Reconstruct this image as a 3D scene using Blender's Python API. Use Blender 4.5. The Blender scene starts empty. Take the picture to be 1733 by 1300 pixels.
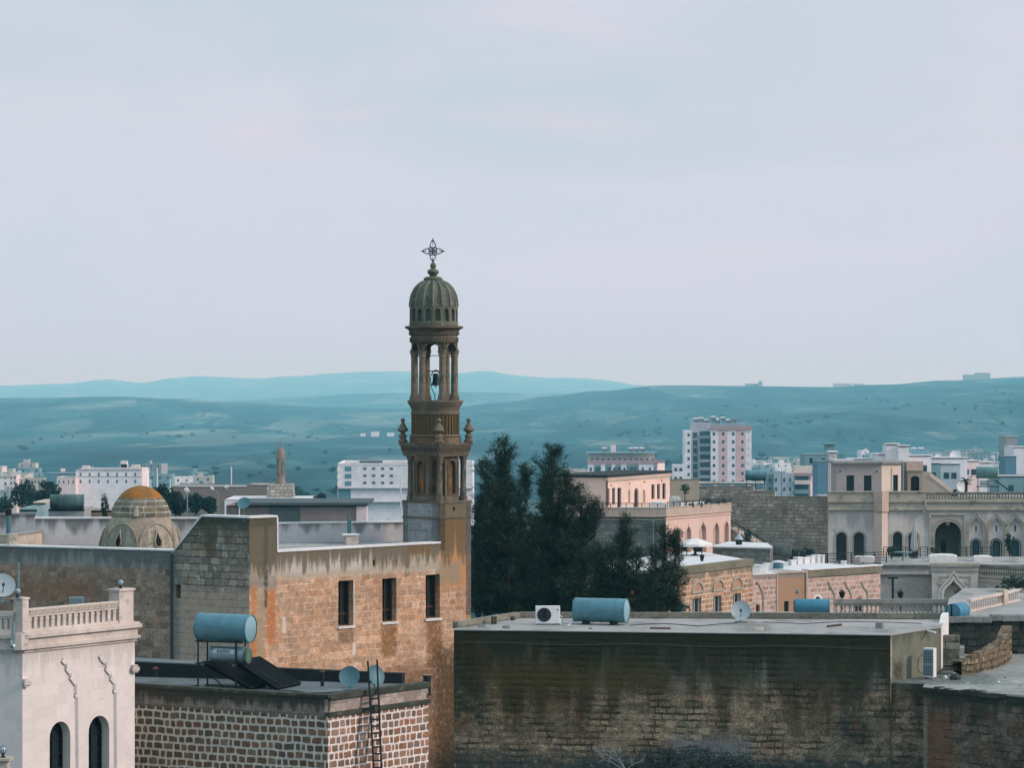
import bpy, bmesh, math, random
from mathutils import Vector, Matrix, noise as mnoise
from mathutils.geometry import tessellate_polygon
R = math.radians
rnd = random.Random(7)
scene = bpy.context.scene
COL = scene.collection

# ------------------------------------------------------------------ camera
F, CX, CY, CZ = 5200.0, 866.5, 650.0, 18.0      # focal length and centre in photo pixels, eye height
cam_d = bpy.data.cameras.new("camera"); cam = bpy.data.objects.new("camera", cam_d); COL.objects.link(cam)
cam.location = (0, 0, CZ); cam.rotation_euler = (R(90), 0, 0)
cam_d.sensor_width = 36; cam_d.lens = F/1733*36
cam_d.clip_start = 1.0; cam_d.clip_end = 60000
scene.camera = cam

# ------------------------------------------------------------------ light
SUN_AZ, SUN_EL = R(-14), R(30)          # measured from +X towards +Y
sd = Vector((math.cos(SUN_AZ)*math.cos(SUN_EL), math.sin(SUN_AZ)*math.cos(SUN_EL), math.sin(SUN_EL)))
sun_d = bpy.data.lights.new("sun", 'SUN'); sun = bpy.data.objects.new("sun", sun_d); COL.objects.link(sun)
sun_d.energy = 2.7; sun_d.angle = R(10); sun_d.color = (1.0, 0.80, 0.70)
sun.rotation_euler = sd.to_track_quat('Z', 'Y').to_euler()
world = bpy.data.worlds.new("World"); scene.world = world; world.use_nodes = True
wt = world.node_tree; wn, wl = wt.nodes, wt.links
for n in list(wn): wn.remove(n)
out = wn.new('ShaderNodeOutputWorld'); bg = wn.new('ShaderNodeBackground'); bg.inputs['Strength'].default_value = 0.1
sky = wn.new('ShaderNodeTexSky'); sky.sky_type = 'NISHITA'; sky.sun_disc = False
sky.sun_elevation = SUN_EL; sky.sun_rotation = R(90) - SUN_AZ; sky.dust_density = 3; sky.altitude = 900
tc = wn.new('ShaderNodeTexCoord')
def wnoise(scale, zs, detail, off=0, dist=0.0):
    mp = wn.new('ShaderNodeMapping'); mp.inputs['Scale'].default_value = (1, 1, zs); mp.inputs['Location'].default_value = (off, off*.7, 0)
    nz = wn.new('ShaderNodeTexNoise'); nz.inputs['Scale'].default_value = scale; nz.inputs['Detail'].default_value = detail
    nz.inputs['Distortion'].default_value = dist
    wl.new(tc.outputs['Generated'], mp.inputs['Vector']); wl.new(mp.outputs[0], nz.inputs['Vector']); return nz.outputs['Fac']
def wramp(fac, stops):
    r = wn.new('ShaderNodeValToRGB'); e = r.color_ramp.elements
    while len(e) < len(stops): e.new(0.5)
    for i, (p, c) in enumerate(stops): e[i].position = p; e[i].color = (*c, 1)
    wl.new(fac, r.inputs['Fac']); return r.outputs['Color']
def wmix(f, a, b):
    m = wn.new('ShaderNodeMix'); m.data_type = 'RGBA'
    if isinstance(f, float): m.inputs['Factor'].default_value = f
    else: wl.new(f, m.inputs['Factor'])
    wl.new(a, m.inputs['A']); wl.new(b, m.inputs['B']); return m.outputs['Result']
# overcast deck: cool grey-blue with lavender banks and faint pink gleams
cloud = wramp(wnoise(6.5, 2.4, 9, 0.9, .6), [(.36, (6.0, 6.8, 7.7)), (.44, (6.45, 6.95, 7.9)), (.50, (6.9, 7.15, 8.1)), (.56, (6.8, 7.1, 8.1)), (.64, (7.7, 7.35, 8.3))])
pink = wramp(wnoise(7, 4.0, 6, 4.1, .9), [(.56, (0, 0, 0)), (.90, (1, 1, 1))])
pinkc = wn.new('ShaderNodeRGB'); pinkc.outputs[0].default_value = (8.3, 7.2, 8.0, 1)
cloud = wmix(pink, cloud, pinkc.outputs[0])
# away from the horizon the deck is bluer, brightened overhead to lift ambient light
sp = wn.new('ShaderNodeSeparateXYZ'); wl.new(tc.outputs['Generated'], sp.inputs[0])
hr = wramp(sp.outputs[2], [(.0, (1, 1, 1)), (.09, (0, 0, 0))])
low = wn.new('ShaderNodeRGB'); low.outputs[0].default_value = (6.6, 7.2, 8.8, 1)
cloud = wmix(hr, cloud, low.outputs[0])
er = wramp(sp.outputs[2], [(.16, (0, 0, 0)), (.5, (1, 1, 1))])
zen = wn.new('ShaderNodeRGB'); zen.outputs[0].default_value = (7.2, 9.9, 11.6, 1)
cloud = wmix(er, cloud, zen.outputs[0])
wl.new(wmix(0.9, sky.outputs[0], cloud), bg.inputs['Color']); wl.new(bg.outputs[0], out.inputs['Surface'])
scene.view_settings.view_transform = 'Standard'; scene.view_settings.look = 'None'
scene.view_settings.exposure = 0.0; scene.view_settings.gamma = 1.0
scene.cycles.max_bounces = 8; scene.cycles.volume_bounces = 6; scene.cycles.transparent_max_bounces = 6
scene.cycles.use_denoising = True

# ------------------------------------------------------------------ helpers
def P(px, py, Y): return Vector(((px-CX)/F*Y, Y, CZ-(py-CY)/F*Y))
def G(px, Y): return Vector(((px-CX)/F*Y, Y))
def ZZ(py, Y): return CZ-(py-CY)/F*Y
WL = {}
def tag(o, label=None, cat=None, group=None, kind=None):
    if label: o['label'] = label
    if cat: o['category'] = cat
    if group: o['group'] = group
    if kind: o['kind'] = kind
    return o
def thing(name, label, cat, loc, group=None):
    o = bpy.data.objects.new(name, None); COL.objects.link(o); o.location = loc; o.empty_display_size = .3
    WL[o.name] = Vector(loc); return tag(o, label, cat, group)

class Wall:
    """a vertical plane seen left to right; outward normal faces the camera side"""
    def __init__(s, a, b):
        s.a = Vector(a); s.b = Vector(b); s.L = (s.b-s.a).length; s.d = (s.b-s.a)/s.L; s.n = Vector((s.d.y, -s.d.x))
    def u(s, px):
        k = (px-CX)/F; return (k*s.a.y-s.a.x)/(s.d.x-k*s.d.y)
    def Y(s, px): return (s.a+s.d*s.u(px)).y
    def z(s, px, py): return ZZ(py, s.Y(px))
    def p(s, u, z, o=0.0):
        q = s.a+s.d*u+s.n*o; return Vector((q.x, q.y, z))
    def H(s, x0, x1, y0, y1, kind='rect'):
        xm = (x0+x1)/2; return hole(s.u(x0), s.u(x1), s.z(xm, y1), s.z(xm, y0), kind)
def WP(x0, Y0, x1, Y1): return Wall(G(x0, Y0), G(x1, Y1))
def hole(u0, u1, z0, z1, kind='rect'):
    if kind == 'rect': return [(u0, z0), (u1, z0), (u1, z1), (u0, z1)]
    w = (u1-u0)/2; um = (u0+u1)/2; pts = [(u0, z0), (u1, z0)]
    if kind == 'round':
        h = min(w, (z1-z0)*.95)
        for i in range(13):
            a = math.pi*i/12; pts.append((um+w*math.cos(a), z1-h+h*math.sin(a)))
    elif kind == 'seg':
        h = w*.55
        for i in range(9):
            a = math.pi*i/8; pts.append((um+w*math.cos(a), z1-h+h*math.sin(a)))
    elif kind == 'ogee':
        h = min(w*1.9, (z1-z0)*.9)
        prof = [(1, 0), (.99, .2), (.93, .38), (.8, .52), (.6, .64), (.38, .74), (.18, .85), (.06, .94), (0, 1)]
        for x, y in prof: pts.append((um+w*x, z1-h+h*y))
        for x, y in reversed(prof[:-1]): pts.append((um-w*x, z1-h+h*y))
    elif kind == 'half':
        pts = []
        for i in range(13):
            a = math.pi*i/12; pts.append((um+w*math.cos(a), z0+(z1-z0)*math.sin(a)))
    return pts
def grow(loop, k):
    cu = sum(p[0] for p in loop)/len(loop); r = []
    n = len(loop)
    area = sum(loop[i][0]*loop[(i+1) % n][1]-loop[(i+1) % n][0]*loop[i][1] for i in range(n))
    sg = 1 if area > 0 else -1
    for i in range(n):
        p0, p1, p2 = Vector(loop[i-1]), Vector(loop[i]), Vector(loop[(i+1) % n])
        e1 = (p1-p0); e2 = (p2-p1)
        if e1.length < 1e-9: e1 = e2
        if e2.length < 1e-9: e2 = e1
        n1 = Vector((e1.y, -e1.x)).normalized()*sg; n2 = Vector((e2.y, -e2.x)).normalized()*sg
        m = (n1+n2)
        m = m/max(.5, m.dot(n1)) if m.length > 1e-6 else n1
        q = p1+m*k; r.append((q.x, q.y))
    return r

class MB:
    def __init__(s): s.v = []; s.f = []; s.uv = []; s.m = []; s.cm = 0
    def poly(s, pts, uv=None):
        pts = [Vector(p) for p in pts]
        if uv is None:
            n = Vector((0, 0, 0))
            for i in range(len(pts)): n += pts[i].cross(pts[(i+1) % len(pts)])
            if n.length < 1e-12: n = Vector((0, 0, 1))
            n.normalize()
            if abs(n.z) > .75: uv = [(p.x, p.y) for p in pts]
            else:
                t = Vector((-n.y, n.x)).normalized(); uv = [(p.x*t.x+p.y*t.y, p.z) for p in pts]
        b = len(s.v); s.v += pts; s.f.append(list(range(b, b+len(pts)))); s.uv += uv; s.m.append(s.cm)
    def quad(s, a, b, c, d): s.poly([a, b, c, d])
    def slab(s, w, outline, holes=(), t=.3, o=0.0, uo=0.0, back=True, edges=True):
        """sheet of wall w with holes, thickness t going inward from offset o"""
        loops = [list(outline)]+[list(h) for h in holes]
        flat = [p for l in loops for p in l]
        tris = tessellate_polygon([[Vector((p[0], p[1], 0)) for p in l] for l in loops])
        for tr in tris:
            a, b, c = (flat[i] for i in tr)
            if (b[0]-a[0])*(c[1]-a[1])-(c[0]-a[0])*(b[1]-a[1]) < 0: b, c = c, b
            s.poly([w.p(q[0], q[1], o) for q in (a, b, c)], [(q[0]+uo, q[1]) for q in (a, b, c)])
            if back: s.poly([w.p(q[0], q[1], o-t) for q in (a, c, b)], [(q[0]+uo, q[1]) for q in (a, c, b)])
        for k, l in enumerate(loops):
            if k == 0 and not edges: continue
            ar = sum(l[i][0]*l[(i+1) % len(l)][1]-l[(i+1) % len(l)][0]*l[i][1] for i in range(len(l)))
            if (ar > 0) == (k > 0): l = l[::-1]
            for i in range(len(l)):
                a, b = l[i], l[(i+1) % len(l)]
                s.poly([w.p(*a, o), w.p(*a, o-t), w.p(*b, o-t), w.p(*b, o)],
                       [(a[0]+uo, a[1]), (a[0]+uo+t, a[1]), (b[0]+uo+t, b[1]), (b[0]+uo, b[1])])
    def ring(s, w, lo, hi, t, o):
        """band between two loops of equal length (a frame or a hood)"""
        n = len(lo)
        for i in range(n):
            j = (i+1) % n
            a, b, c, d = lo[i], lo[j], hi[j], hi[i]
            s.poly([w.p(*a, o), w.p(*b, o), w.p(*c, o), w.p(*d, o)][::-1], [a, b, c, d][::-1])
            s.poly([w.p(*d, o), w.p(*c, o), w.p(*c, o-t), w.p(*d, o-t)][::-1])
            s.poly([w.p(*a, o), w.p(*b, o), w.p(*b, o-t), w.p(*a, o-t)])
    def prism(s, pts, z0, z1, top=True, bottom=False):
        n = len(pts); pts = [Vector(p) for p in pts]
        ar = sum(pts[i].x*pts[(i+1) % n].y-pts[(i+1) % n].x*pts[i].y for i in range(n))
        if ar < 0: pts = pts[::-1]
        for i in range(n):
            a, b = pts[i], pts[(i+1) % n]
            s.quad((a.x, a.y, z0), (b.x, b.y, z0), (b.x, b.y, z1), (a.x, a.y, z1))
        for flag, z, rev in ((top, z1, False), (bottom, z0, True)):
            if flag:
                for tr in tessellate_polygon([[Vector((p.x, p.y, 0)) for p in pts]]):
                    q = [pts[i] for i in tr]
                    cr = (q[1].x-q[0].x)*(q[2].y-q[0].y)-(q[2].x-q[0].x)*(q[1].y-q[0].y)
                    if (cr < 0) != rev: q = q[::-1]
                    s.poly([(p.x, p.y, z) for p in q])
    def wbar(s, w, u0, u1, z0, z1, o0, o1):
        """box in wall coordinates, from offset o0 to o1"""
        c = [w.p(u, z, o) for o in (o0, o1) for z in (z0, z1) for u in (u0, u1)]
        for f in ((0, 1, 3, 2), (4, 6, 7, 5), (0, 4, 5, 1), (2, 3, 7, 6), (0, 2, 6, 4), (1, 5, 7, 3)): s.quad(*[c[i] for i in f][::-1])
    def box(s, c, sx, sy, sz, rz=0.0, bev=0.0):
        c = Vector(c); co, si = math.cos(rz), math.sin(rz)
        pts = [Vector((c.x+x*co-y*si, c.y+x*si+y*co)) for x, y in ((-sx/2, -sy/2), (sx/2, -sy/2), (sx/2, sy/2), (-sx/2, sy/2))]
        if bev:
            b = bev; pts = [Vector((c.x+x*co-y*si, c.y+x*si+y*co)) for x, y in
              ((-sx/2+b, -sy/2), (sx/2-b, -sy/2), (sx/2, -sy/2+b), (sx/2, sy/2-b), (sx/2-b, sy/2), (-sx/2+b, sy/2), (-sx/2, sy/2-b), (-sx/2, -sy/2+b))]
        s.prism(pts, c.z, c.z+sz, True, True)
    def bar(s, a, b, w, h=None):
        a, b = Vector(a), Vector(b); h = h or w; d = (b-a).normalized()
        up = Vector((0, 0, 1)) if abs(d.z) < .95 else Vector((1, 0, 0))
        x = d.cross(up).normalized()*w/2; y = x.cross(d).normalized()*h/2
        A = [a-x-y, a+x-y, a+x+y, a-x+y]; B = [p+(b-a) for p in A]
        for i in range(4): s.quad(A[i], A[(i+1) % 4], B[(i+1) % 4], B[i])
        s.quad(*A[::-1]); s.quad(*B)
    def tube(s, pts, r, n=8, caps=True):
        pts = [Vector(p) for p in pts]; rr = r if isinstance(r, (list, tuple)) else [r]*len(pts); rings = []
        for i, p in enumerate(pts):
            d = (pts[min(i+1, len(pts)-1)]-pts[max(i-1, 0)]).normalized()
            up = Vector((0, 0, 1)) if abs(d.z) < .9 else Vector((1, 0, 0))
            x = d.cross(up).normalized(); y = x.cross(d).normalized()
            rings.append([p+(x*math.cos(2*math.pi*k/n)+y*math.sin(2*math.pi*k/n))*rr[i] for k in range(n)])
        for i in range(len(rings)-1):
            for k in range(n):
                s.poly([rings[i][k], rings[i][(k+1) % n], rings[i+1][(k+1) % n], rings[i+1][k]],
                       [(k/n, i), ((k+1)/n, i), ((k+1)/n, i+1), (k/n, i+1)])
        if caps: s.poly(rings[0][::-1]); s.poly(rings[-1])
    def lathe(s, prof, c, n=24, a0=0.0, flute=0, fd=0.0, axis=None):
        """profile [(r, z)] turned about a vertical axis at c, or about `axis` (a unit vector)"""
        c = Vector(c); X, Y, Zv = Vector((1, 0, 0)), Vector((0, 1, 0)), Vector((0, 0, 1))
        if axis is not None:
            Zv = Vector(axis).normalized(); X = Zv.cross(Vector((0, 0, 1))).normalized(); Y = Zv.cross(X)
        L = 0; prev = None
        for i, (r, z) in enumerate(prof):
            if i: L += math.hypot(r-prof[i-1][0], z-prof[i-1][1])
            ring = []
            for k in range(n+1):
                a = a0+2*math.pi*(k % n)/n; q = r*(1-fd*abs(math.sin(flute*(a-a0)/2))) if flute else r
                ring.append(c+X*q*math.cos(a)+Y*q*math.sin(a)+Zv*z)
            if prev:
                for k in range(n):
                    u0, u1 = k/n*6.283*max(prof[0][0], .3), (k+1)/n*6.283*max(prof[0][0], .3)
                    pts = [prev[k], prev[k+1], ring[k+1], ring[k]]; uv = [(u0, c.z+L0), (u1, c.z+L0), (u1, c.z+L), (u0, c.z+L)]
                    if prof[i-1][0] < 1e-5: pts, uv = pts[1:], uv[1:]
                    elif r < 1e-5: pts, uv = pts[:3], uv[:3]
                    s.poly(pts, uv)
            prev = ring; L0 = L
    def build(s, name, mat, parent=None, smooth=False, label=None, merge=True, ang=40):
        me = bpy.data.meshes.new(name)
        off = Vector((0, 0, 0)); q = parent
        while q is not None: off += q.location; q = q.parent
        me.from_pydata([tuple(p-off) for p in s.v], [], s.f)
        uvl = me.uv_layers.new(name="UVMap")
        flat = [c for u in s.uv for c in u]; uvl.data.foreach_set("uv", flat)
        for m in (mat if isinstance(mat, (list, tuple)) else [mat]): me.materials.append(m)
        me.polygons.foreach_set("material_index", s.m)
        if merge and len(s.v) < 60000:
            bm = bmesh.new(); bm.from_mesh(me); bmesh.ops.remove_doubles(bm, verts=bm.verts, dist=1e-4); bm.to_mesh(me); bm.free()
        if smooth:
            for p in me.polygons: p.use_smooth = True
            try: me.set_sharp_from_angle(angle=R(ang))
            except Exception: pass
        me.update(); o = bpy.data.objects.new(name, me); COL.objects.link(o)
        if parent is not None: o.parent = parent
        if label: o['label'] = label
        return o
def copy_tree(o, parent=None, loc=None, label=None, rz=None, scale=None):
    c = o.copy(); COL.objects.link(c)
    if parent is not None: c.parent = parent
    if loc is not None: c.location = loc
    if rz is not None: c.rotation_euler.z = rz
    if scale is not None: c.scale = (scale,)*3 if not isinstance(scale, tuple) else scale
    if label: c['label'] = label
    for ch in list(o.children): copy_tree(ch, c)
    return c

# ------------------------------------------------------------------ materials
class NT:
    def __init__(s, name):
        s.mat = bpy.data.materials.new(name); s.mat.use_nodes = True; s.t = s.mat.node_tree; s.n = s.t.nodes; s.l = s.t.links
        s.b = s.n['Principled BSDF']; s.b.inputs['Roughness'].default_value = .9; s.b.inputs['Specular IOR Level'].default_value = .15
        s._uv = None
    def new(s, k): return s.n.new(k)
    def set(s, sock, v):
        if hasattr(v, 'is_linked') or hasattr(v, 'links'): s.l.new(v, sock)
        else: sock.default_value = (*v, 1) if isinstance(v, tuple) and len(v) == 3 and sock.type == 'RGBA' else v
    def uv(s):
        if s._uv is None: s._uv = s.new('ShaderNodeUVMap').outputs[0]
        return s._uv
    def obj(s): return s.new('ShaderNodeTexCoord').outputs['Object']
    def m(s, op, a, b=0.0, c=None, clamp=False):
        n = s.new('ShaderNodeMath'); n.operation = op; n.use_clamp = clamp; s.set(n.inputs[0], a); s.set(n.inputs[1], b)
        if c is not None: s.set(n.inputs[2], c)
        return n.outputs[0]
    def vm(s, op, a, b):
        n = s.new('ShaderNodeVectorMath'); n.operation = op; s.set(n.inputs[0], a); s.set(n.inputs[1], b); return n.outputs[0]
    def xyz(s, v):
        n = s.new('ShaderNodeSeparateXYZ'); s.set(n.inputs[0], v); return n.outputs
    def comb(s, x, y, z=0.0):
        n = s.new('ShaderNodeCombineXYZ'); s.set(n.inputs[0], x); s.set(n.inputs[1], y); s.set(n.inputs[2], z); return n.outputs[0]
    def mapr(s, v, a, b, c=0.0, d=1.0, smooth=True):
        n = s.new('ShaderNodeMapRange'); n.interpolation_type = 'SMOOTHSTEP' if smooth else 'LINEAR'
        for i, x in enumerate((v, a, b, c, d)): s.set(n.inputs[i], x)
        return n.outputs[0]
    def noise(s, vec, scale, detail=3, sx=1, sy=1, off=0.0, rough=.55, dist=0.0):
        mp = s.new('ShaderNodeMapping'); mp.inputs['Scale'].default_value = (sx, sy, 1); mp.inputs['Location'].default_value = (off, off*1.7, 0)
        s.set(mp.inputs['Vector'], vec); n = s.new('ShaderNodeTexNoise'); n.inputs['Scale'].default_value = scale
        n.inputs['Detail'].default_value = detail; n.inputs['Roughness'].default_value = rough; n.inputs['Distortion'].default_value = dist
        s.l.new(mp.outputs[0], n.inputs['Vector']); return n.outputs
    def mix(s, f, a, b, mode='MIX'):
        n = s.new('ShaderNodeMix'); n.data_type = 'RGBA'; n.blend_type = mode
        s.set(n.inputs['Factor'], f); s.set(n.inputs['A'], a); s.set(n.inputs['B'], b); return n.outputs['Result']
    def ramp(s, f, stops):
        n = s.new('ShaderNodeValToRGB'); e = n.color_ramp.elements
        while len(e) < len(stops): e.new(.5)
        for i, (p, c) in enumerate(stops): e[i].position = p; e[i].color = (*c, 1)
        s.set(n.inputs[0], f); return n.outputs[0]
    def bump(s, h, dist=.02, strength=.6):
        n = s.new('ShaderNodeBump'); n.inputs['Distance'].default_value = dist; n.inputs['Strength'].default_value = strength
        s.set(n.inputs['Height'], h); s.l.new(n.outputs[0], s.b.inputs['Normal'])
    def stains(s, col, uvv, stains):
        X = s.xyz(uvv)
        for i, st in enumerate(stains):
            k = st[0]
            if k == 'box':       # ('box', u0,u1,v0,v1, soft, color, amount)
                _, u0, u1, v0, v1, soft, c, amt = st[:8]
                nz = s.noise(uvv, 2.2/max(soft, .15), 4, off=i*3.1)[0]; nn = s.m('MULTIPLY', s.m('SUBTRACT', nz, .5), soft*3.0)
                ux = s.m('ADD', X[0], nn); vy = s.m('ADD', X[1], s.m('MULTIPLY', nn, -1.0))
                a = s.mapr(ux, u0-soft, u0+soft); b = s.mapr(ux, u1+soft, u1-soft)
                c1 = s.mapr(vy, v0-soft, v0+soft); d = s.mapr(vy, v1+soft, v1-soft)
                f = s.m('MULTIPLY', s.m('MULTIPLY', a, b), s.m('MULTIPLY', c1, d)); f = s.m('MULTIPLY', f, amt)
                fine = s.mapr(s.noise(uvv, 5, 4, off=i+9.0)[0], .28, .55, .35, 1.0); f = s.m('MULTIPLY', f, fine)
            elif k == 'drip':    # ('drip', vtop, length, freq, thresh, color, amount) runs down from vtop
                _, vt, ln, fq, th, c, amt = st
                n1 = s.noise(uvv, fq, 3, sx=1, sy=.12, off=i*5.3)[0]
                fade = s.mapr(s.m('SUBTRACT', vt, X[1]), 0.0, ln, 1.0, 0.0, False)
                n2 = s.noise(uvv, fq*.35, 2, sx=1, sy=.05, off=i*2.3+1)[0]
                e = s.m('ADD', s.m('MULTIPLY', n1, .6), s.m('MULTIPLY', n2, .4))
                e = s.m('ADD', e, s.m('MULTIPLY', fade, .30)); f = s.m('MULTIPLY', s.mapr(e, th, th+.16), amt)
                f = s.m('MULTIPLY', f, s.mapr(fade, 0.0, .25))
            elif k == 'blot':    # ('blot', scale, sx, sy, thresh, color, amount)
                _, sc, sx, sy, th, c, amt = st
                f = s.m('MULTIPLY', s.mapr(s.noise(uvv, sc, 5, sx=sx, sy=sy, off=i*7.7+2, rough=.65)[0], th, th+.12), amt)
            col = s.mix(f, col, c)
        return col

def stone(name, rows=.3, width=.45, mortar=.02, cols=None, mcol=(.3, .27, .24), soft=.015, wob=.02, wobs=1.5, stains=(), var=.35, rand=.75, bump=.02, rough=.92, sv=1.0, vj=1.7, jv=.75, spk=.55, jt=(.40, .62)):
    t = NT(name); uv = t.uv()
    nz = t.noise(uv, wobs, 3); d = t.vm('MULTIPLY', t.vm('SUBTRACT', nz[1], (.5, .5, .5)), (wob*4, wob*4, 0))
    nz2 = t.noise(uv, wobs*5, 2, off=3); d2 = t.vm('MULTIPLY', t.vm('SUBTRACT', nz2[1], (.5, .5, .5)), (wob*1.2, wob*1.2, 0))
    q = t.vm('ADD', t.vm('ADD', uv, d), d2); X = t.xyz(q)
    yr = t.m('DIVIDE', X[1], rows); row = t.m('FLOOR', yr); fy = t.m('FRACT', yr)
    wn_ = t.new('ShaderNodeTexWhiteNoise'); wn_.noise_dimensions = '1D'; t.l.new(row, wn_.inputs['W'])
    xx = t.m('ADD', t.m('DIVIDE', X[0], width), t.m('MULTIPLY', wn_.outputs[0], 57.0)); xx = t.m('ADD', xx, t.m('MULTIPLY', row, 31.7))
    v1 = t.new('ShaderNodeTexVoronoi'); v1.voronoi_dimensions = '1D'; v1.feature = 'F1'; v1.inputs['Randomness'].default_value = rand; v1.inputs['Scale'].default_value = 1; t.l.new(xx, v1.inputs['W'])
    v2 = t.new('ShaderNodeTexVoronoi'); v2.voronoi_dimensions = '1D'; v2.feature = 'DISTANCE_TO_EDGE'; v2.inputs['Randomness'].default_value = rand; v2.inputs['Scale'].default_value = 1; t.l.new(xx, v2.inputs['W'])
    dx = t.m('MULTIPLY', v2.outputs['Distance'], width*vj); dy = t.m('MULTIPLY', t.m('MINIMUM', fy, t.m('SUBTRACT', 1.0, fy)), rows)
    sm = t.new('ShaderNodeMath'); sm.operation = 'SMOOTH_MIN'; t.l.new(dx, sm.inputs[0]); t.l.new(dy, sm.inputs[1]); sm.inputs[2].default_value = rows*.28
    e = t.m('ADD', sm.outputs[0], t.m('MULTIPLY', t.m('SUBTRACT', t.noise(uv, 9, 2)[0], .5), mortar*.8))
    mask = t.mapr(e, mortar*.5, mortar*.5+soft)
    if jv: mask = t.m('MAXIMUM', mask, t.m('MULTIPLY', t.mapr(t.noise(uv, 1.1, 4, off=12)[0], jt[0], jt[1]), jv))
    rc = t.xyz(v1.outputs['Color'])
    cols = cols or [(.36, .27, .19), (.42, .33, .24), (.31, .24, .18)]
    st = [(i/max(1, len(cols)-1), c) for i, c in enumerate(cols)]
    sc = t.ramp(rc[0], st)
    fn = t.mapr(t.noise(uv, 5, 6, off=5, rough=.75)[0], .30, .70, 1-var, 1+var*.7, False); big = t.mapr(t.noise(uv, .45, 3, off=8)[0], .3, .7, 1-var*.5, 1+var*.4, False)
    sp_ = t.mapr(t.noise(uv, 15, 5, off=21, rough=.8)[0], .32, .66, 1-spk, 1+spk*.55, False)
    tone = t.m('MULTIPLY', t.m('MULTIPLY', fn, big), sp_); tone = t.m('MULTIPLY', tone, t.mapr(rc[1], 0.0, 1.0, 1-.28*sv, 1+.2*sv, False))
    n = t.new('ShaderNodeVectorMath'); n.operation = 'SCALE'; t.l.new(sc, n.inputs[0]); t.l.new(tone, n.inputs['Scale'])
    mc = t.new('ShaderNodeVectorMath'); mc.operation = 'SCALE'; mc.inputs[0].default_value = mcol; t.l.new(fn, mc.inputs['Scale'])
    col = t.mix(mask, mc.outputs[0], n.outputs[0])
    col = t.stains(col, uv, stains); t.set(t.b.inputs['Base Color'], col); t.b.inputs['Roughness'].default_value = rough
    t.bump(t.m('ADD', mask, t.m('MULTIPLY', t.noise(uv, 14, 4)[0], .5)), bump, .8)
    return t.mat
def plaster(name, c, var=.15, stains=(), scale=3.0, bump=.008, rough=.92):
    t = NT(name); uv = t.uv()
    a = t.mapr(t.noise(uv, scale, 8, rough=.78)[0], .30, .70, 1-var, 1+var, False); b = t.mapr(t.noise(uv, .35, 3, off=4)[0], .3, .7, 1-var, 1+var*.6, False)
    n = t.new('ShaderNodeVectorMath'); n.operation = 'SCALE'; n.inputs[0].default_value = c; t.l.new(t.m('MULTIPLY', a, b), n.inputs['Scale'])
    col = t.stains(n.outputs[0], uv, stains); t.set(t.b.inputs['Base Color'], col); t.b.inputs['Roughness'].default_value = rough
    t.bump(t.noise(uv, 12, 5)[0], bump, .6); return t.mat
def plain(name, c, rough=.6, metal=0.0, spec=.3, var=.12, scale=2.0):
    t = NT(name); o = t.obj(); a = t.mapr(t.noise(o, scale, 4)[0], .25, .75, 1-var, 1+var, False)
    n = t.new('ShaderNodeVectorMath'); n.operation = 'SCALE'; n.inputs[0].default_value = c; t.l.new(a, n.inputs['Scale'])
    t.l.new(n.outputs[0], t.b.inputs['Base Color']); t.b.inputs['Roughness'].default_value = rough; t.b.inputs['Metallic'].default_value = metal
    t.b.inputs['Specular IOR Level'].default_value = spec; return t.mat

# ------------------------------------------------------------------ terrain
def lerp_table(t, x):
    if x <= t[0][0]: return t[0][1]
    for (x0, y0), (x1, y1) in zip(t, t[1:]):
        if x <= x1:
            k = (x-x0)/(x1-x0); k = k*k*(3-2*k); return y0+(y1-y0)*k
    return t[-1][1]
CRA = [(-400, 676), (0, 673), (200, 672), (300, 676), (420, 682), (560, 690), (760, 690), (850, 682), (930, 673), (1010, 664), (1120, 655), (1250, 654), (1400, 657), (1500, 651), (1600, 644), (1733, 638), (2100, 634)]
CRB = [(-400, 690), (200, 690), (420, 679), (500, 672), (600, 666), (700, 663), (800, 664), (900, 668), (1000, 668), (1200, 690), (2200, 690)]
CRC = [(-400, 655), (0, 652), (100, 650), (180, 643), (240, 648), (290, 641), (340, 637), (430, 640), (500, 636), (560, 632), (620, 630), (700, 629), (760, 631), (820, 629), (870, 636), (900, 639), (960, 641), (1020, 644), (1080, 651), (1140, 660), (1300, 672), (2200, 680)]
MID = [(-400, 738), (0, 735), (300, 733), (500, 738), (700, 734), (900, 728), (1100, 722), (1300, 706), (1500, 694), (1733, 676), (2100, 668)]
NEAR = [(0, -17.5), (130, -17.5), (200, -22), (300, -28), (450, -32), (700, -36), (1000, -40), (1500, -46)]
def ground(x, y):
    d = math.hypot(x, y)
    px = CX+F*(x/y) if y > 1 else (3000 if x > 0 else -2000)
    px = max(-400, min(2200, px)); iy = lambda t, D: -(lerp_table(t, px)-CY)/F*D
    if d < 1500 or y < 0: z = lerp_table(NEAR, d)
    else:
        a = iy(CRA, 6000); b = iy(CRB, 9500); c = iy(CRC, 19000); m = iy(MID, 3800)
        z = lerp_table([(1500, -46), (2100, -54), (2700, -58), (3800, m), (6000, a), (7200, a-28), (9500, b), (11500, min(b-40, -60)), (19000, c), (24000, c-190)], d)
    k = max(0.0, min(1.0, (d-1800)/4000))
    z += k*(mnoise.noise(Vector((x/420, y/900, 3)))*5+mnoise.noise(Vector((x/130, y/300, 7)))*1.6)
    if d > 14000: z += mnoise.noise(Vector((x/300, y/4000, 9)))*9+mnoise.noise(Vector((x/110, y/4000, 5)))*4
    return CZ+z
mb = MB(); azs = [-180+i*9 for i in range(17)]
a = -27.0
while a < 27.01: azs.append(a); a += .18 if abs(a) < 11 else 1.0
azs += [36+i*9 for i in range(17)]; azs = sorted(set(azs))
ds = [1.5]
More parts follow.
